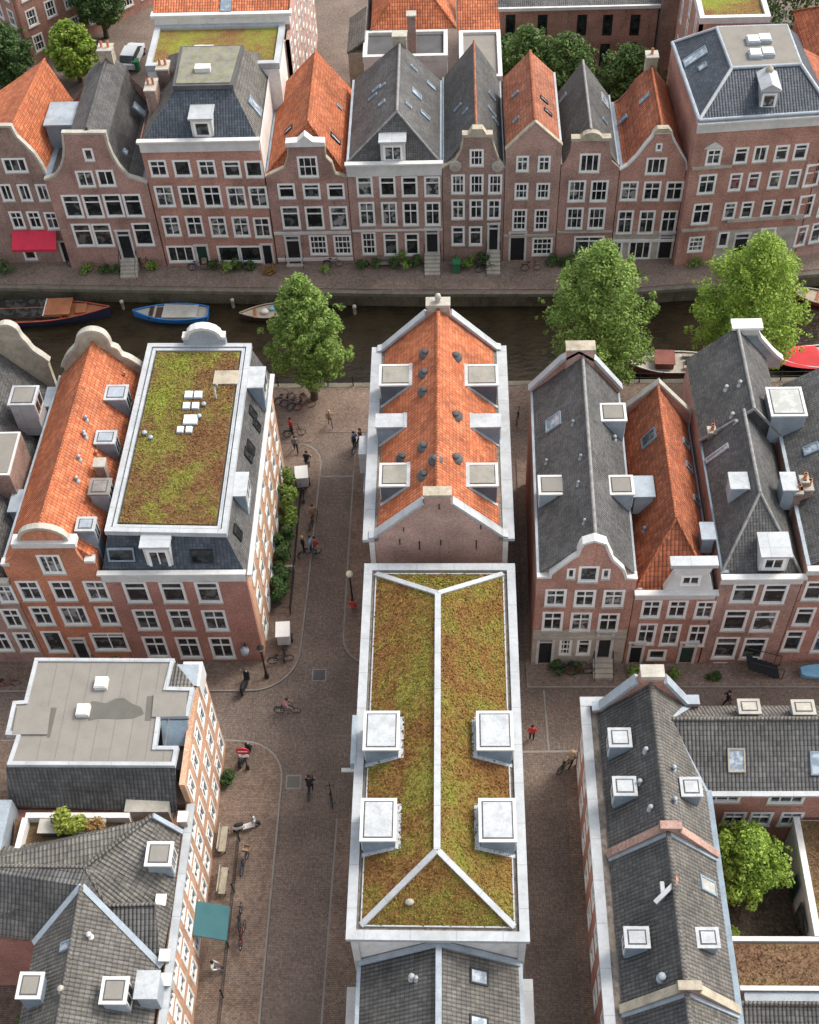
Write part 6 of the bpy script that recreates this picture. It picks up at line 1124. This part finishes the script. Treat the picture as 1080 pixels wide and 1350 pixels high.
# ---------------------------------------------------------------- bicycles
def bicycle(label, frame='black_metal', crate=None):
    t = thing('bicycle', label, 'bicycle', (0, 0, 0)); B = lambda nm, mk, par=t: bobj(nm, par, mk)
    for x in (-.52, .52):
        w = B('wheel', lambda m: m.tube([(x+.33*math.cos(k*math.pi/9), 0, .34+.33*math.sin(k*math.pi/9)) for k in range(19)], .025, 'rubber', 5, False))
        B('rim', lambda m: [m.tube([(x, 0, .34), (x+.31*math.cos(k*math.pi/5), 0, .34+.31*math.sin(k*math.pi/5))], .006, 'chrome', 3) for k in range(10)] and m.tube([(x, -.05, .34), (x, .05, .34)], .03, 'chrome', 6), w)
    B('frame', lambda m: (m.tube([(-.52, 0, .34), (-.05, 0, .32), (.36, 0, .78), (-.2, 0, .78), (-.05, 0, .32)], .022, frame, 5), m.tube([(-.2, 0, .9), (-.2, 0, .78), (-.52, 0, .34)], .02, frame, 5), m.tube([(.52, 0, .34), (.42, 0, .62), (.34, 0, 1.0)], .022, frame, 5)))
    B('handlebar', lambda m: m.tube([(.12, -.3, 1.02), (.32, -.22, 1.06), (.36, 0, 1.03), (.32, .22, 1.06), (.12, .3, 1.02)], .02, 'black_metal', 5))
    B('saddle', lambda m: m.ball((-.22, 0, .94), .13, 'rubber', 8, (1.2, .75, .4))); B('luggage_rack', lambda m: (m.box(-.8, -.3, -.08, .08, .7, .73, 'black_metal'), m.box(-.72, -.69, -.02, .02, .4, .7, 'black_metal')))
    B('mudguard', lambda m: m.tube([(-.52+.38*math.cos(a), 0, .34+.38*math.sin(a)) for a in (.5, 1., 1.5, 2., 2.5, 3.)], .035, frame, 5))
    if crate: B('front_crate', lambda m: [m.box(.42, .8, -.22, .22, .82, .85, crate)] and [m.box(.42, .44, -.22, .22, .85, 1.08, crate), m.box(.78, .8, -.22, .22, .85, 1.08, crate), m.box(.44, .78, -.22, -.2, .85, 1.08, crate), m.box(.44, .78, .2, .22, .85, 1.08, crate)])
    return t
bk0 = bicycle('black bicycle', 'black_metal'); bk1 = bicycle('bicycle with crate', 'cloth_blue', 'cloth_tan'); bk2 = bicycle('red bicycle', 'boat_red'); used = set()
def put(src, label, px, py, rz, z=.1, group='bicycles in the street', xy=None, lean=0):
    p = P(px, py, z) if xy is None else (xy[0], xy[1], z); o = src if src not in used else copy_tree(src); used.add(src); o.location = tuple(map(float, p)); o.rotation_euler = (lean, 0, rz); o['o'] = [float(x) for x in p]; return tag(o, label, group=group)
BIKES = [(bk0, 'black bicycle ridden across the junction by a rider in pink', 380, 940, .0, 0), (bk0, 'black bicycle ridden up the street by a rider in black', 410, 1042, 1.5, 0), (bk0, 'dark bicycle parked upright against the white gutter building, beside the man in black', 437, 1052, 1.75, 0),
    (bk1, 'blue bicycle with tan crate beside the basement railing above the teal awning', 324, 1140, 1.35, .1), (bk0, 'black bicycle standing beside the teal awning', 318, 1212, 1.6, .1), (bk2, 'red bicycle parked just below the black one by the teal awning', 321, 1236, 1.5, .1),
    (bk0, 'leftmost bicycle in the cluster under the cone shaped tree', 376, 530, .5, .05), (bk0, 'second bicycle from the left in the cluster under the cone shaped tree', 384, 534, .35, .05), (bk1, 'blue bicycle with crate in the cluster under the cone shaped tree', 392, 537, .55, .05), (bk2, 'red bicycle at the right of the cluster under the cone shaped tree', 402, 539, .3, .05),
    (bk0, 'bicycle beside the person in red by the corner house wall', 389, 575, .2, .05), (bk0, 'dark bicycle ridden beside the hedge by a cyclist in dark clothes', 406, 617, 1.4, 0), (bk0, 'bicycle propped by the wall of the orange roofed building, under the roof duct', 472, 592, 1.1, .1), (bk0, 'bicycle lying beside the kerb level with the climbing hedge', 414, 690, 1.3, .1), (bk1, 'blue crate bicycle in the little group standing by the dark hedge', 409, 733, .35, 0),
    (bk0, 'bicycle parked behind the white delivery box near the crossing', 371, 873, .2, .1), (bk2, 'red bicycle at the left edge of the cross street', 12, 905, .1, 0), (bk0, 'bicycle pushed by the person in a tan coat on the shaded right street', 746, 1012, .8, 0), (bk0, 'bicycle leaning in the alley by the canal between two slate and orange roofs', 683, 553, 1.4, .1), (bk2, 'reddish bicycle in front of the stoop of the slate roofed corner house', 765, 889, .1, .1), (bk0, 'black bicycle against the wall left of the stoop on the right cross street', 748, 886, .05, .1)]
BIKES += [(bk0, 'black bicycle leaning under the wide windows of the five bay canal house', 290, 354, .1, .12), (bk0, 'black bicycle at the right end of the five bay canal house windows', 318, 356, -.05, .12), (bk1, 'blue crate bicycle before the green door of the five bay canal house', 262, 356, .1, .1), (bk0, 'black bicycle by the corner of the awning house and the clock gable house', 103, 350, .15, .1),
    (bk0, 'black bicycle leaning on the wall right of the stoop of the clock gable house', 190, 352, .1, .1), (bk2, 'red bicycle before the pointed gable house', 700, 357, .05, .1), (bk0, 'black bicycle left of the stone stoop of the volute gable house', 640, 358, .2, .1), (bk0, 'black bicycle under the grid windows of the orange roofed neck gable house', 440, 352, .05, .1)]
for s_, lb, px, py, rz, z in BIKES: put(s_, lb, px, py, rz, z)

# ---------------------------------------------------------------- people
SEGS = [('pelvis', 'chest', 'top'), ('chest', 'neck', 'top'), ('neck', 'head', 'skin'), ('chest', 'shl', 'top'), ('shl', 'ell', 'top'), ('ell', 'wrl', 'top'), ('wrl', 'hal', 'skin'), ('chest', 'shr', 'top'), ('shr', 'elr', 'top'), ('elr', 'wrr', 'top'), ('wrr', 'har', 'skin'),
        ('pelvis', 'hil', 'leg'), ('hil', 'knl', 'leg'), ('knl', 'anl', 'leg'), ('anl', 'tol', 'shoe'), ('pelvis', 'hir', 'leg'), ('hir', 'knr', 'leg'), ('knr', 'anr', 'leg'), ('anr', 'tor', 'shoe')]
RAD = dict(pelvis=.15, chest=.165, neck=.062, head=.105, sh=.075, el=.05, wr=.036, ha=.035, hi=.1, kn=.066, an=.045, to=.04)
POSE = {'stand': dict(pelvis=(0, 0, .95), chest=(.0, 0, 1.3), neck=(.01, 0, 1.49), head=(.035, 0, 1.66), shl=(0, .19, 1.41), ell=(-.03, .25, 1.13), wrl=(.05, .25, .89), hal=(.07, .25, .8), shr=(0, -.19, 1.41), elr=(-.03, -.25, 1.13), wrr=(.08, -.24, .9), har=(.1, -.23, .81), hil=(0, .1, .9), knl=(.02, .11, .5), anl=(-.02, .11, .09), tol=(.14, .13, .04), hir=(0, -.1, .9), knr=(.02, -.11, .5), anr=(-.02, -.11, .09), tor=(.14, -.13, .04))}
def pose(base, **k): d = dict(POSE[base]); d.update(k); return d
POSE['walk'] = pose('stand', knl=(.2, .1, .52), anl=(.22, .1, .1), tol=(.38, .1, .07), knr=(-.06, -.1, .5), anr=(-.32, -.1, .16), tor=(-.2, -.1, .05), ell=(-.14, .24, 1.15), wrl=(-.14, .24, .92), hal=(-.12, .24, .83), elr=(.08, -.24, 1.13), wrr=(.24, -.22, .96), har=(.3, -.21, .9))
POSE['push'] = pose('walk', ell=(.12, .23, 1.15), wrl=(.36, .2, 1.07), hal=(.43, .19, 1.05), elr=(.12, -.23, 1.15), wrr=(.36, -.2, 1.07), har=(.43, -.19, 1.05))
POSE['ride'] = pose('stand', pelvis=(-.2, 0, 1.02), chest=(-.02, 0, 1.33), neck=(.05, 0, 1.52), head=(.1, 0, 1.69), shl=(0, .19, 1.44), ell=(.12, .26, 1.22), wrl=(.24, .27, 1.1), hal=(.31, .26, 1.07), shr=(0, -.19, 1.44), elr=(.12, -.26, 1.22), wrr=(.24, -.27, 1.1), har=(.31, -.26, 1.07), hil=(-.15, .1, .98), knl=(.2, .13, .82), anl=(.0, .13, .44), tol=(.15, .13, .4), hir=(-.15, -.1, .98), knr=(.12, -.13, .6), anr=(-.05, -.13, .22), tor=(.1, -.13, .16))
POSE['sit'] = pose('stand', pelvis=(-.05, 0, .52), chest=(-.02, 0, .9), neck=(.03, 0, 1.09), head=(.07, 0, 1.26), shl=(0, .19, 1.01), ell=(.05, .25, .76), wrl=(.25, .2, .66), hal=(.33, .17, .65), shr=(0, -.19, 1.01), elr=(.05, -.25, .76), wrr=(.25, -.2, .66), har=(.33, -.17, .65), hil=(0, .1, .5), knl=(.42, .12, .52), anl=(.4, .12, .09), tol=(.56, .13, .04), hir=(0, -.1, .5), knr=(.42, -.12, .52), anr=(.4, -.12, .09), tor=(.56, -.13, .04))
def person(label, px, py, ps, rz, top, leg, hair='hair_dark', z=.02, xy=None, hat=None, hairlong=False):
    J = POSE[ps]; names = list(J); me = bpy.data.meshes.new('skel'); me.from_pydata([J[n] for n in names], [(names.index(a), names.index(b)) for a, b, _ in SEGS], []); o = bpy.data.objects.new('skel', me); COL.objects.link(o)
    sk = o.modifiers.new('s', 'SKIN'); o.modifiers.new('u', 'SUBSURF').levels = 1
    for n, v in zip(names, me.skin_vertices[0].data):
        r = RAD.get(n, RAD.get(n[:2], .05)); v.radius = (r, r*.8) if n in ('pelvis', 'chest') else (r, r); v.use_root = n == 'pelvis'
    dg = bpy.context.evaluated_depsgraph_get(); ev = o.evaluated_get(dg); em = ev.to_mesh(); V = np.array([v.co[:] for v in em.vertices]); F = [tuple(p.vertices) for p in em.polygons]; ev.to_mesh_clear(); bpy.data.objects.remove(o)
    mats = ['skin', top, leg, 'rubber']; key = {'skin': 0, 'top': 1, 'leg': 2, 'shoe': 3}; segs = [(np.array(J[a]), np.array(J[b]), key[m]) for a, b, m in SEGS]; mi = []
    for f in F:
        c = V[list(f)].mean(0); best = (9, 0)
        for a, b, m in segs:
            d = b-a; t = min(1, max(0, (c-a).dot(d)/d.dot(d))); best = min(best, (np.linalg.norm(c-a-t*d), m))
        mi.append(best[1])
    m = MB(); m.mats = mats; m.v = [tuple(v) for v in V]; m.f = F; m.mi = mi; m.sm = [True]*len(F)
    h = np.array(J['head'])
    m.ball(h+A3(.1, 0, .0), .02, 'skin', 6)
    for s in (-1, 1): m.ball(h+A3(.0, s*.1, .0), .025, 'skin', 6, (.7, .5, 1.2)); m.ball(h+A3(.092, s*.035, .03), .012, 'hair_dark', 6)
    for sd in ('l', 'r'):
        a, w = np.array(J['ha'+sd]), np.array(J['wr'+sd]); d = (a-w)/np.linalg.norm(a-w); sx = np.cross(d, (1, 0, 0) if abs(d[0]) < .8 else (0, 0, 1)); sx /= np.linalg.norm(sx); nz = np.cross(sx, d)
        for k, l in enumerate((.075, .085, .08, .06)): q = a+sx*(.03-.02*k)+d*.02; m.tube([q, q+d*l*.6, q+d*l+nz*.02], [.009, .008, .006], 'skin', 5)
        q = a+sx*.035-d*.02; m.tube([q, q+sx*.03+d*.03, q+sx*.035+d*.06], [.01, .009, .007], 'skin', 5)
    p = P(px, py, z) if xy is None else (*xy, z); t = thing('person', label, 'person', p, rz=rz); b = MBlocal(m, 'body', t)
    def hr(mm):
        mm.ball(h+A3(-.025, 0, .045), .118, hair, 10, (.95, .95, .8))
        if hairlong: mm.ball(h+A3(-.08, 0, -.07), .09, hair, 8, (.6, 1, 1.5))
    bobj('hair', t, hr)
    if hat: bobj('hat', t, lambda mm: mm.lathe(h+A3(0, 0, .06), [(.2, 0), (.2, .015), (.12, .02), (.115, .1), (.02, .13)], hat, 12))
    return t
person('person in a pink top riding a black bicycle across the junction', 380, 940, 'ride', 0., 'cloth_pink', 'cloth_grey', z=.0)
person('person in black cycling up the middle of the street', 410, 1042, 'ride', 1.5, 'cloth_black', 'cloth_black', z=.0)
person('blond person in a light coat walking on the square by the tree', 436, 562, 'walk', -1.3, 'cloth_tan', 'cloth_grey', 'hair_blond', z=.12, hairlong=True)
person('person in red beside a parked bicycle by the corner house', 385, 572, 'stand', .6, 'cloth_red', 'cloth_black', z=.04)
person('cyclist in dark clothes beside the climbing hedge', 406, 617, 'ride', 1.4, 'cloth_black', 'cloth_grey', z=.0)
person('slim person in grey walking next to the corner house, below the person in red', 391, 596, 'walk', -1.4, 'cloth_grey', 'cloth_black', z=.1)
person('person in navy standing by the wall of the orange roofed building', 468, 590, 'stand', 2.5, 'cloth_blue', 'cloth_black', z=.1); person('person in black leaning over beside the one in navy, by the orange roofed building', 476, 586, 'walk', 2.9, 'cloth_black', 'cloth_grey', z=.1)
person('person with tan hair and black coat in the group by the dark hedge', 401, 727, 'stand', .2, 'cloth_black', 'cloth_black', 'hair_blond', z=.1); person('person in bright blue in the group by the dark hedge', 411, 727, 'stand', 3.0, 'blue_sheet', 'cloth_blue', z=.1); person('person in red and navy at the right of the group by the dark hedge', 417, 728, 'stand', 3.4, 'cloth_red', 'cloth_blue', z=.1)
person('person in brown walking by the kerb beside the climbing hedge', 414, 686, 'walk', 1.6, 'cloth_tan', 'cloth_tan', z=.1)
person('person in a tan coat and straw hat pushing a bicycle along the shaded right street', 752, 1010, 'push', .8, 'cloth_tan', 'cloth_black', z=.0, hat='cloth_tan')
person('person in bright red beside the white gutter on the right of the sedum roof', 0, 0, 'stand', 1.5, 'cloth_red', 'cloth_black', z=.1, xy=(4.55, 38.9))
person('person in black behind the white roof boxes on the right cross street', 957, 930, 'walk', 3.1, 'cloth_black', 'cloth_black', z=.0)
person('person in white seated under the railing below the teal awning', 283, 1279, 'sit', 0, 'cloth_white', 'cloth_grey', z=.1)
person('seated person in red and blue by the globe lamp beside the sedum roof', 466, 806, 'sit', 1.6, 'cloth_red', 'blue_sheet', z=.1)

# ---------------------------------------------------------------- carts, scooters, lamps, signs, railings, street furniture
def cargo(label, px, py, rz):
    t = thing('delivery_cart', label, 'delivery cart', P(px, py, .1), rz=rz)
    bobj('box', t, lambda m: (m.box(-.55, .55, -.42, .42, .45, 1.45, 'white_paint'))); bobj('lid', t, lambda m: m.box(-.6, .6, -.47, .47, 1.45, 1.53, 'white_frame')); bobj('chassis', t, lambda m: (m.box(-.6, 1.4, -.05, .05, .35, .44, 'black_metal'), m.tube([(1.35, -.3, 1.05), (1.25, 0, 1.1), (1.35, .3, 1.05)], .025, 'black_metal', 5), m.tube([(1.25, 0, .4), (1.25, 0, 1.1)], .03, 'black_metal', 5)))
    for x, y in ((-.1, -.5), (-.1, .5), (1.5, 0)): bobj('wheel', t, lambda m: (m.tube([(x, y-.03, .3), (x, y+.03, .3)], .3, 'rubber', 14), m.tube([(x, y-.04, .3), (x, y+.04, .3)], .12, 'chrome', 8)))
    bobj('saddle', t, lambda m: m.ball((1.0, 0, .85), .14, 'rubber', 8, (1.2, .8, .4)))
cargo('white delivery box cart on the pavement beside the climbing hedge', 400, 640, -1.45); cargo('white delivery box cart on the pavement near the crossing, parked by a bicycle', 376, 846, -1.5)
def scooter(label, px, py, rz, mat):
    t = thing('motor_scooter', label, 'motor scooter', P(px, py, .08), rz=rz)
    for x in (-.6, .6): bobj('wheel', t, lambda m: (m.tube([(x, -.06, .24), (x, .06, .24)], .24, 'rubber', 14), m.tube([(x, -.07, .24), (x, .07, .24)], .12, 'chrome', 8)))
    bobj('body', t, lambda m: (m.ball((-.45, 0, .52), .3, mat, 10, (1.35, .6, .75)), m.box(-.25, .4, -.16, .16, .24, .32, mat), m.prism([(.36, -.2, .3), (.48, -.2, .3), (.6, -.16, .95), (.5, -.16, .95)], (0, .36, 0), mat))); bobj('seat', t, lambda m: m.ball((-.42, 0, .76), .2, 'rubber', 8, (1.7, .75, .4)))
    bobj('handlebar', t, lambda m: (m.tube([(.5, 0, .9), (.46, 0, 1.05)], .03, 'black_metal', 6), m.tube([(.38, -.32, 1.06), (.46, 0, 1.06), (.38, .32, 1.06)], .022, 'black_metal', 5))); bobj('headlight', t, lambda m: m.ball((.58, 0, .9), .09, 'chrome', 8)); bobj('mirror', t, lambda m: m.ball((.45, -.3, 1.22), .06, 'chrome', 6)); bobj('mirror', t, lambda m: m.ball((.45, .3, 1.22), .06, 'chrome', 6))
scooter('black motor scooter parked at the kerb below the corner house', 324, 905, 1.4, 'cloth_black'); scooter('white motor scooter beside the basement railing', 326, 1092, .3, 'cloth_white'); scooter('black motor scooter at the foot of the red sign post', 324, 1000, 1.2, 'cloth_black')
def lamp(label, px, py, h, globe='globe', xy=None, ball=False):
    p = P(px, py, .08) if xy is None else (*xy, .08); t = thing('street_lamp', label, 'street lamp', p)
    bobj('post', t, lambda m: m.lathe((0, 0, 0), [(.16, 0), (.16, .25), (.1, .35), (.07, .9), (.055, h-.6), (.09, h-.55), (.05, h-.5), (.05, h-.42)], 'black_metal', 10)); bobj('lantern', t, lambda m: m.ball((0, 0, h-.2), .24, globe, 12) if ball else m.lathe((0, 0, h-.42), [(.07, 0), (.2, .35), (.21, .4)], globe, 10)); ball or bobj('lantern_cap', t, lambda m: m.lathe((0, 0, h-.02), [(.24, 0), (.12, .14), (.03, .2), (.01, .3)], 'black_metal', 10))
lamp('black street lamp on the pavement corner in front of the red corner house', 352, 893, 3.6); lamp('street lamp with a pale globe beside the upper end of the sedum roof', 466, 800, 4.0, ball=True)
t = thing('sign_post', 'black post with a round red no entry sign and white bar at the lower junction', 'sign', P(327, 1014, .1))
bobj('post', t, lambda m: m.lathe((0, 0, 0), [(.12, 0), (.12, .3), (.045, .4), (.04, 2.75)], 'black_metal', 8)); 
def sgn(m):
    m.tube([(0, -.05, 2.45), (0, -.09, 2.45)], .42, 'sign_red', 20); m.box(-.3, .3, -.096, -.0905, 2.39, 2.51, 'white_frame')
bobj('sign_plate', t, sgn)
bobj('sign_plate', t, lambda m: (m.box(-.3, .3, -.075, -.05, 1.68, 2.0, 'white_frame')))
t = thing('wall_lantern', 'white bracket lamp reaching out from the left gutter of the sedum roof', 'lamp', (-5.55, 33.3, 6.4)); bobj('bracket', t, lambda m: m.tube([(.3, 0, .4), (-.2, 0, .5), (-.9, .2, .1)], .03, 'white_paint', 6)); bobj('lamp_shade', t, lambda m: m.box(-1.0, .0, -.1, .12, .5, .6, 'white_paint'))
# basement railing, benches and awning on the south-west pavement
t = thing('area_railing', 'black iron railing along the basement areas of the lower left facade', 'fence', (-13.1, 26, .1))
def rail(m):
    for z in (.25, 1.): m.tube([(0, -7, z), (0, 6.2, z)], .022, 'black_metal', 5)
    for k in range(88): m.tube([(0, -7+k*.15, .05), (0, -7+k*.15, 1.)], .011, 'black_metal', 4)
bobj('railing', t, rail)
for y in (-7, -3, -.2, 3, 6.2): bobj('post', t, lambda m: m.lathe((0, y, 0), [(.05, 0), (.05, 1.1), (.08, 1.15), (.02, 1.25)], 'black_metal', 8))
def bench(label, px, py, rz, mat):
    t = thing('bench', label, 'bench', P(px, py, .1), rz=rz); bobj('seat', t, lambda m: m.box(-.8, .8, -.2, .2, .42, .47, mat)); bobj('backrest', t, lambda m: m.box(-.8, .8, .21, .26, .55, .9, mat))
    for x in (-.7, .7): bobj('leg', t, lambda m: (m.box(x-.03, x+.03, -.18, -.12, 0, .419, 'black_metal'), m.box(x-.03, x+.03, .2, .209, 0, .9, 'black_metal') ))
bench('pale bench against the lower left facade, above the tan crate bicycle', 296, 1110, 1.55, 'sandstone'); bench('pale bench against the lower left facade, just above the teal awning', 296, 1165, 1.55, 'sandstone'); bench('grey bench against the facade of the four bay canal house', 508, 352, 0, 'timber_grey')
m = MB(); ya, yb = P(268, 1193, 2.6)[1], P(268, 1238, 2.6)[1]; m.prism([(XW+.02, ya, 3.2), (XW+.02, ya, 3.12), (XW+1.7, ya, 2.3), (XW+1.72, ya, 2.1), (XW+1.76, ya, 2.38)], (0, yb-ya, 0), 'awning_teal'); m.build('awning', l4)
p = P(304, 1030, .1); bush('round green bush in the tub at the lower left wall corner', p[0]-.1, p[1], .1, .5, 1.3, 'leaf_dark', 700, 41)
# railings along the near quay
def quay_rail(label, x0, x1, y):
    t = thing('quay_railing', label, 'railing', ((x0+x1)/2, y, .06)); w = (x1-x0)/2; n = max(2, int(w*2/1.7))
    for k in range(n+1): bobj('post', t, lambda m: m.lathe((-w+2*w*k/n, 0, 0), [(.05, 0), (.04, .95), (.06, 1.0), (.02, 1.05)], 'black_metal', 6))
    for z in (.5, .95): bobj('rail', t, lambda m: m.tube([(-w, 0, z), (w, 0, z)], .028, 'black_metal', 6))
quay_rail('dark quay railing behind the cone shaped tree', -13.8, -6.0, 69.75); quay_rail('dark quay railing beside the boat with the red brown cabin', 12.4, 17.6, 69.75); quay_rail('dark quay railing near the boat with the red tarpaulin', 21.5, 30, 69.75)
t = thing('stair', 'dark iron stair in front of the right edge house on the cross street', 'stair', (19.6, 43.7, .09)); bobj('tread', t, lambda m: [m.box(-1.2+k*.35, -.8+k*.35, -.5, .5, .2*(6-k)-.05, .2*(6-k), 'black_metal') for k in range(6)]); bobj('handrail', t, lambda m: [m.tube([(-1.2, y, 2.1), (1.1, y, 1.1), (1.1, y, 0)], .03, 'black_metal', 5) for y in (-.52, .52)])
t = thing('wrapped_boat', 'rowing skiff wrapped in a pale blue sheet on the right cross street', 'covered skiff', (23.6, 43.5, .09)); hull(t, 3.4, .9, .5, 'blue_sheet', 'blue_sheet', 'blue_sheet', .5, 1.6, -.05, 0.)
# plants in front of the houses
PL = [(8, 352, 1.1, 1.8, 'leaf_dark', 'dark bushy shrub at the left edge by the awning house'), (120, 345, .8, 1.0, 'leaf_green', 'low green planting left of the stoop of the clock gable house'), (143, 347, .7, .9, 'leaf_dark', 'dark planting beside the stoop of the clock gable house'), (203, 345, .7, 1.3, 'leaf_green', 'green shrub right of the stoop of the clock gable house'), (300, 352, .8, 1.2, 'leaf_green', 'green shrub below the wide windows of the five bay house'), (330, 354, .7, .8, 'leaf_dark', 'dark low plant at the right part of the five bay house'), (355, 358, .7, .7, 'leaf_rust', 'brownish plant in a bed at the foot of the five bay house'), (430, 358, .5, .5, 'leaf_green', 'small plant on the pavement before the orange roofed neck gable house'), (478, 355, .8, .9, 'leaf_dark', 'dark shrub left of the grey bench'), (531, 350, .9, 1.9, 'leaf_green', 'tall green shrub right of the grey bench'), (548, 352, .7, 1.5, 'leaf_dark', 'dark green shrub left of the stone stoop of the four bay house'), (617, 350, .8, 1.2, 'leaf_green', 'green shrub under the window of the volute gable house'), (636, 348, .7, 1.8, 'leaf_dark', 'tall climbing plant left of the stoop of the volute gable house'), (728, 352, .8, 1.4, 'leaf_dark', 'dark shrub right of the white framed window of the pointed gable house'), (745, 350, .6, 1.2, 'leaf_dark', 'dark shrub in front of the roof window gable house'), (838, 362, .5, .5, 'leaf_green', 'tiny plant before the concave gable house'), (916, 350, 1., 1.2, 'leaf_green', 'shrubs at the left foot of the tall corner block'),
      (128, 866, .7, .7, 'leaf_green', 'green planting under the shop window of the bright orange brick house'), (155, 867, .8, .8, 'leaf_green', 'green planting near the drainpipe of the bright orange brick house'), (735, 884, .6, .9, 'leaf_dark', 'dark planting below the windows of the slate corner house'), (758, 884, .6, .8, 'leaf_dark', 'dark planting left of the stoop of the slate corner house'), (838, 890, .6, .8, 'leaf_green', 'plants by the left door of the baroque gable house'), (866, 888, .6, .7, 'leaf_rust', 'reddish flowers under the oval window of the baroque gable house'), (890, 890, .5, .6, 'leaf_green', 'green plant left of the arched door of the baroque gable house'), (940, 893, .5, .5, 'leaf_dark', 'small dark plant by the basement windows of the cresting house')]
for i, (px, py, r, h, mt, lb) in enumerate(PL):
    p = P(px, py, .08); yy = p[1]; bush(lb, p[0], min(yy, 83.5) if py < 400 else yy, .08, r*.8, h, mt, 420, 60+i)
for i, (px, py, r, h, mt, lb) in enumerate([(283, 349, .5, 1.5, 'leaf_dark', 'dark climbing shrub at the left end of the wide windows of the five bay house'), (315, 350, .6, 1.7, 'leaf_mid', 'tall green shrub between the wide windows of the five bay house'), (497, 350, .5, 1.2, 'leaf_mid', 'green shrub just left of the grey bench seat'), (520, 349, .5, 1.4, 'leaf_dark', 'dark shrub just right of the grey bench seat'), (604, 347, .6, 1.3, 'leaf_mid', 'green shrub under the left ground floor window of the volute gable house'), (158, 349, .5, 1.1, 'leaf_dark', 'dark shrub pressed against the left side of the clock gable stoop'), (755, 352, .7, 1.5, 'leaf_mid', 'green shrub before the shop window of the roof window gable house')]):
    p = P(px, py, .08); bush(lb, p[0], 83.45, .08, r*.8, h, mt, 420, 160+i)
# planter on the roof terrace
t = thing('roof_planter', 'long grey planter overflowing with yellow green plants on the roof terrace', 'planter', (*P(98, 1095, 7.7)[:2], 7.62)); bobj('box', t, lambda m: m.box(-1.7, 1.7, -.35, .35, 0, .6, 'felt_dark')); bobj('rim', t, lambda m: (m.box(-1.8, 1.8, -.42, .42, .6, .68, 'stone')))
g = np.random.default_rng(5); o = np.array(t['o']); V, F = leaves([(o[0]-1.1+g.random()*1.6, o[1]+g.normal()*.2, o[2]+.9+g.random()*.5, .45) for _ in range(7)], 900, .12, 'leaf_yellow', seed=4); me = bpy.data.meshes.new('foliage'); me.from_pydata((V-o).tolist(), [], F.tolist()); me.materials.append(MATS['leaf_yellow']); q = bpy.data.objects.new('foliage', me); COL.objects.link(q); q.parent = t
V, F = leaves([(o[0]+.7+g.random()*1., o[1]+g.normal()*.15, o[2]+.8+g.random()*.3, .32) for _ in range(5)], 400, .1, 'leaf_rust', seed=6); me = bpy.data.meshes.new('foliage'); me.from_pydata((V-o).tolist(), [], F.tolist()); me.materials.append(MATS['leaf_rust']); q = bpy.data.objects.new('foliage', me); COL.objects.link(q); q.parent = t
# the parked car behind the far row
t = thing('parked_car', 'silver hatchback parked in the back street at the top left', 'car', P(176, 80, 0), rz=1.45)
def loft(m, secs, mat):
    for a, b in zip(secs, secs[1:]):
        for k in range(len(a)): m.face([a[k], b[k], b[(k+1) % len(a)], a[(k+1) % len(a)]], mat, True)
    m.face(secs[0], mat); m.face(secs[-1][::-1], mat)
def sec(x, w, z0, z1): return [(x, -w*.92, z0), (x, -w, z0+.25), (x, -w*.96, z1), (x, w*.96, z1), (x, w, z0+.25), (x, w*.92, z0)]
bobj('body', t, lambda m: loft(m, [sec(-2.15, .72, .35, .85), sec(-1.95, .86, .25, .98), sec(-.8, .9, .22, 1.0), (sec(.8, .9, .22, .98)), sec(1.7, .86, .25, .88), sec(2.1, .7, .35, .7)], 'car_silver'))
def csec(x, w, z): return [(x, -w, .97), (x, -w*.84, z), (x, w*.84, z), (x, w, .97)]
bobj('window', t, lambda m: loft(m, [csec(-2.0, .78, 1.0), csec(-1.5, .82, 1.44), csec(.3, .82, 1.46), csec(1.15, .8, .99)], 'glass_dark')); bobj('roof', t, lambda m: m.box(-1.5, .25, -.66, .66, 1.45, 1.52, 'car_silver'))
for x in (-1.3, 1.3):
    for y in (-.84, .84): w = bobj('wheel', t, lambda m: m.tube([(x, y-.1, .32), (x, y+.1, .32)], .32, 'rubber', 16)); bobj('rim', w, lambda m: m.tube([(x, y-.11, .32), (x, y+.11, .32)], .2, 'chrome', 12))
for y in (-.6, .6): bobj('headlight', t, lambda m: m.ball((2.0, y, .68), .13, 'globe', 8, (.6, 1.2, .7)))
t = thing('wheelie_bin', 'green wheelie bin beside the parked car in the back street', 'bin', P(181, 93, 0)); bobj('bin', t, lambda m: m.prism([(-.3, -.3, .1), (.3, -.3, .1), (.3, .3, .1), (-.3, .3, .1)], (0, 0, .95), 'plastic_green')); bobj('lid', t, lambda m: m.prism([(-.35, -.35, 1.06), (.35, -.35, 1.06), (.35, .33, 1.12), (-.35, .33, 1.12)], (0, 0, .07), 'plastic_green')); bobj('wheel', t, lambda m: m.tube([(-.32, .25, .12), (.32, .25, .12)], .12, 'rubber', 10))
t = thing('wheelie_bin', 'green wheelie bin on the pavement before the volute gable house', 'bin', P(602, 358, .07)); bobj('bin', t, lambda m: m.box(-.3, .3, -.3, .3, .1, 1., 'plastic_green')); bobj('lid', t, lambda m: m.prism([(-.34, -.35, 1.01), (.34, -.35, 1.01), (.34, .33, 1.06), (-.34, .33, 1.06)], (0, 0, .07), 'plastic_green')); bobj('wheel', t, lambda m: m.tube([(-.32, .25, .12), (.32, .25, .12)], .12, 'rubber', 10))
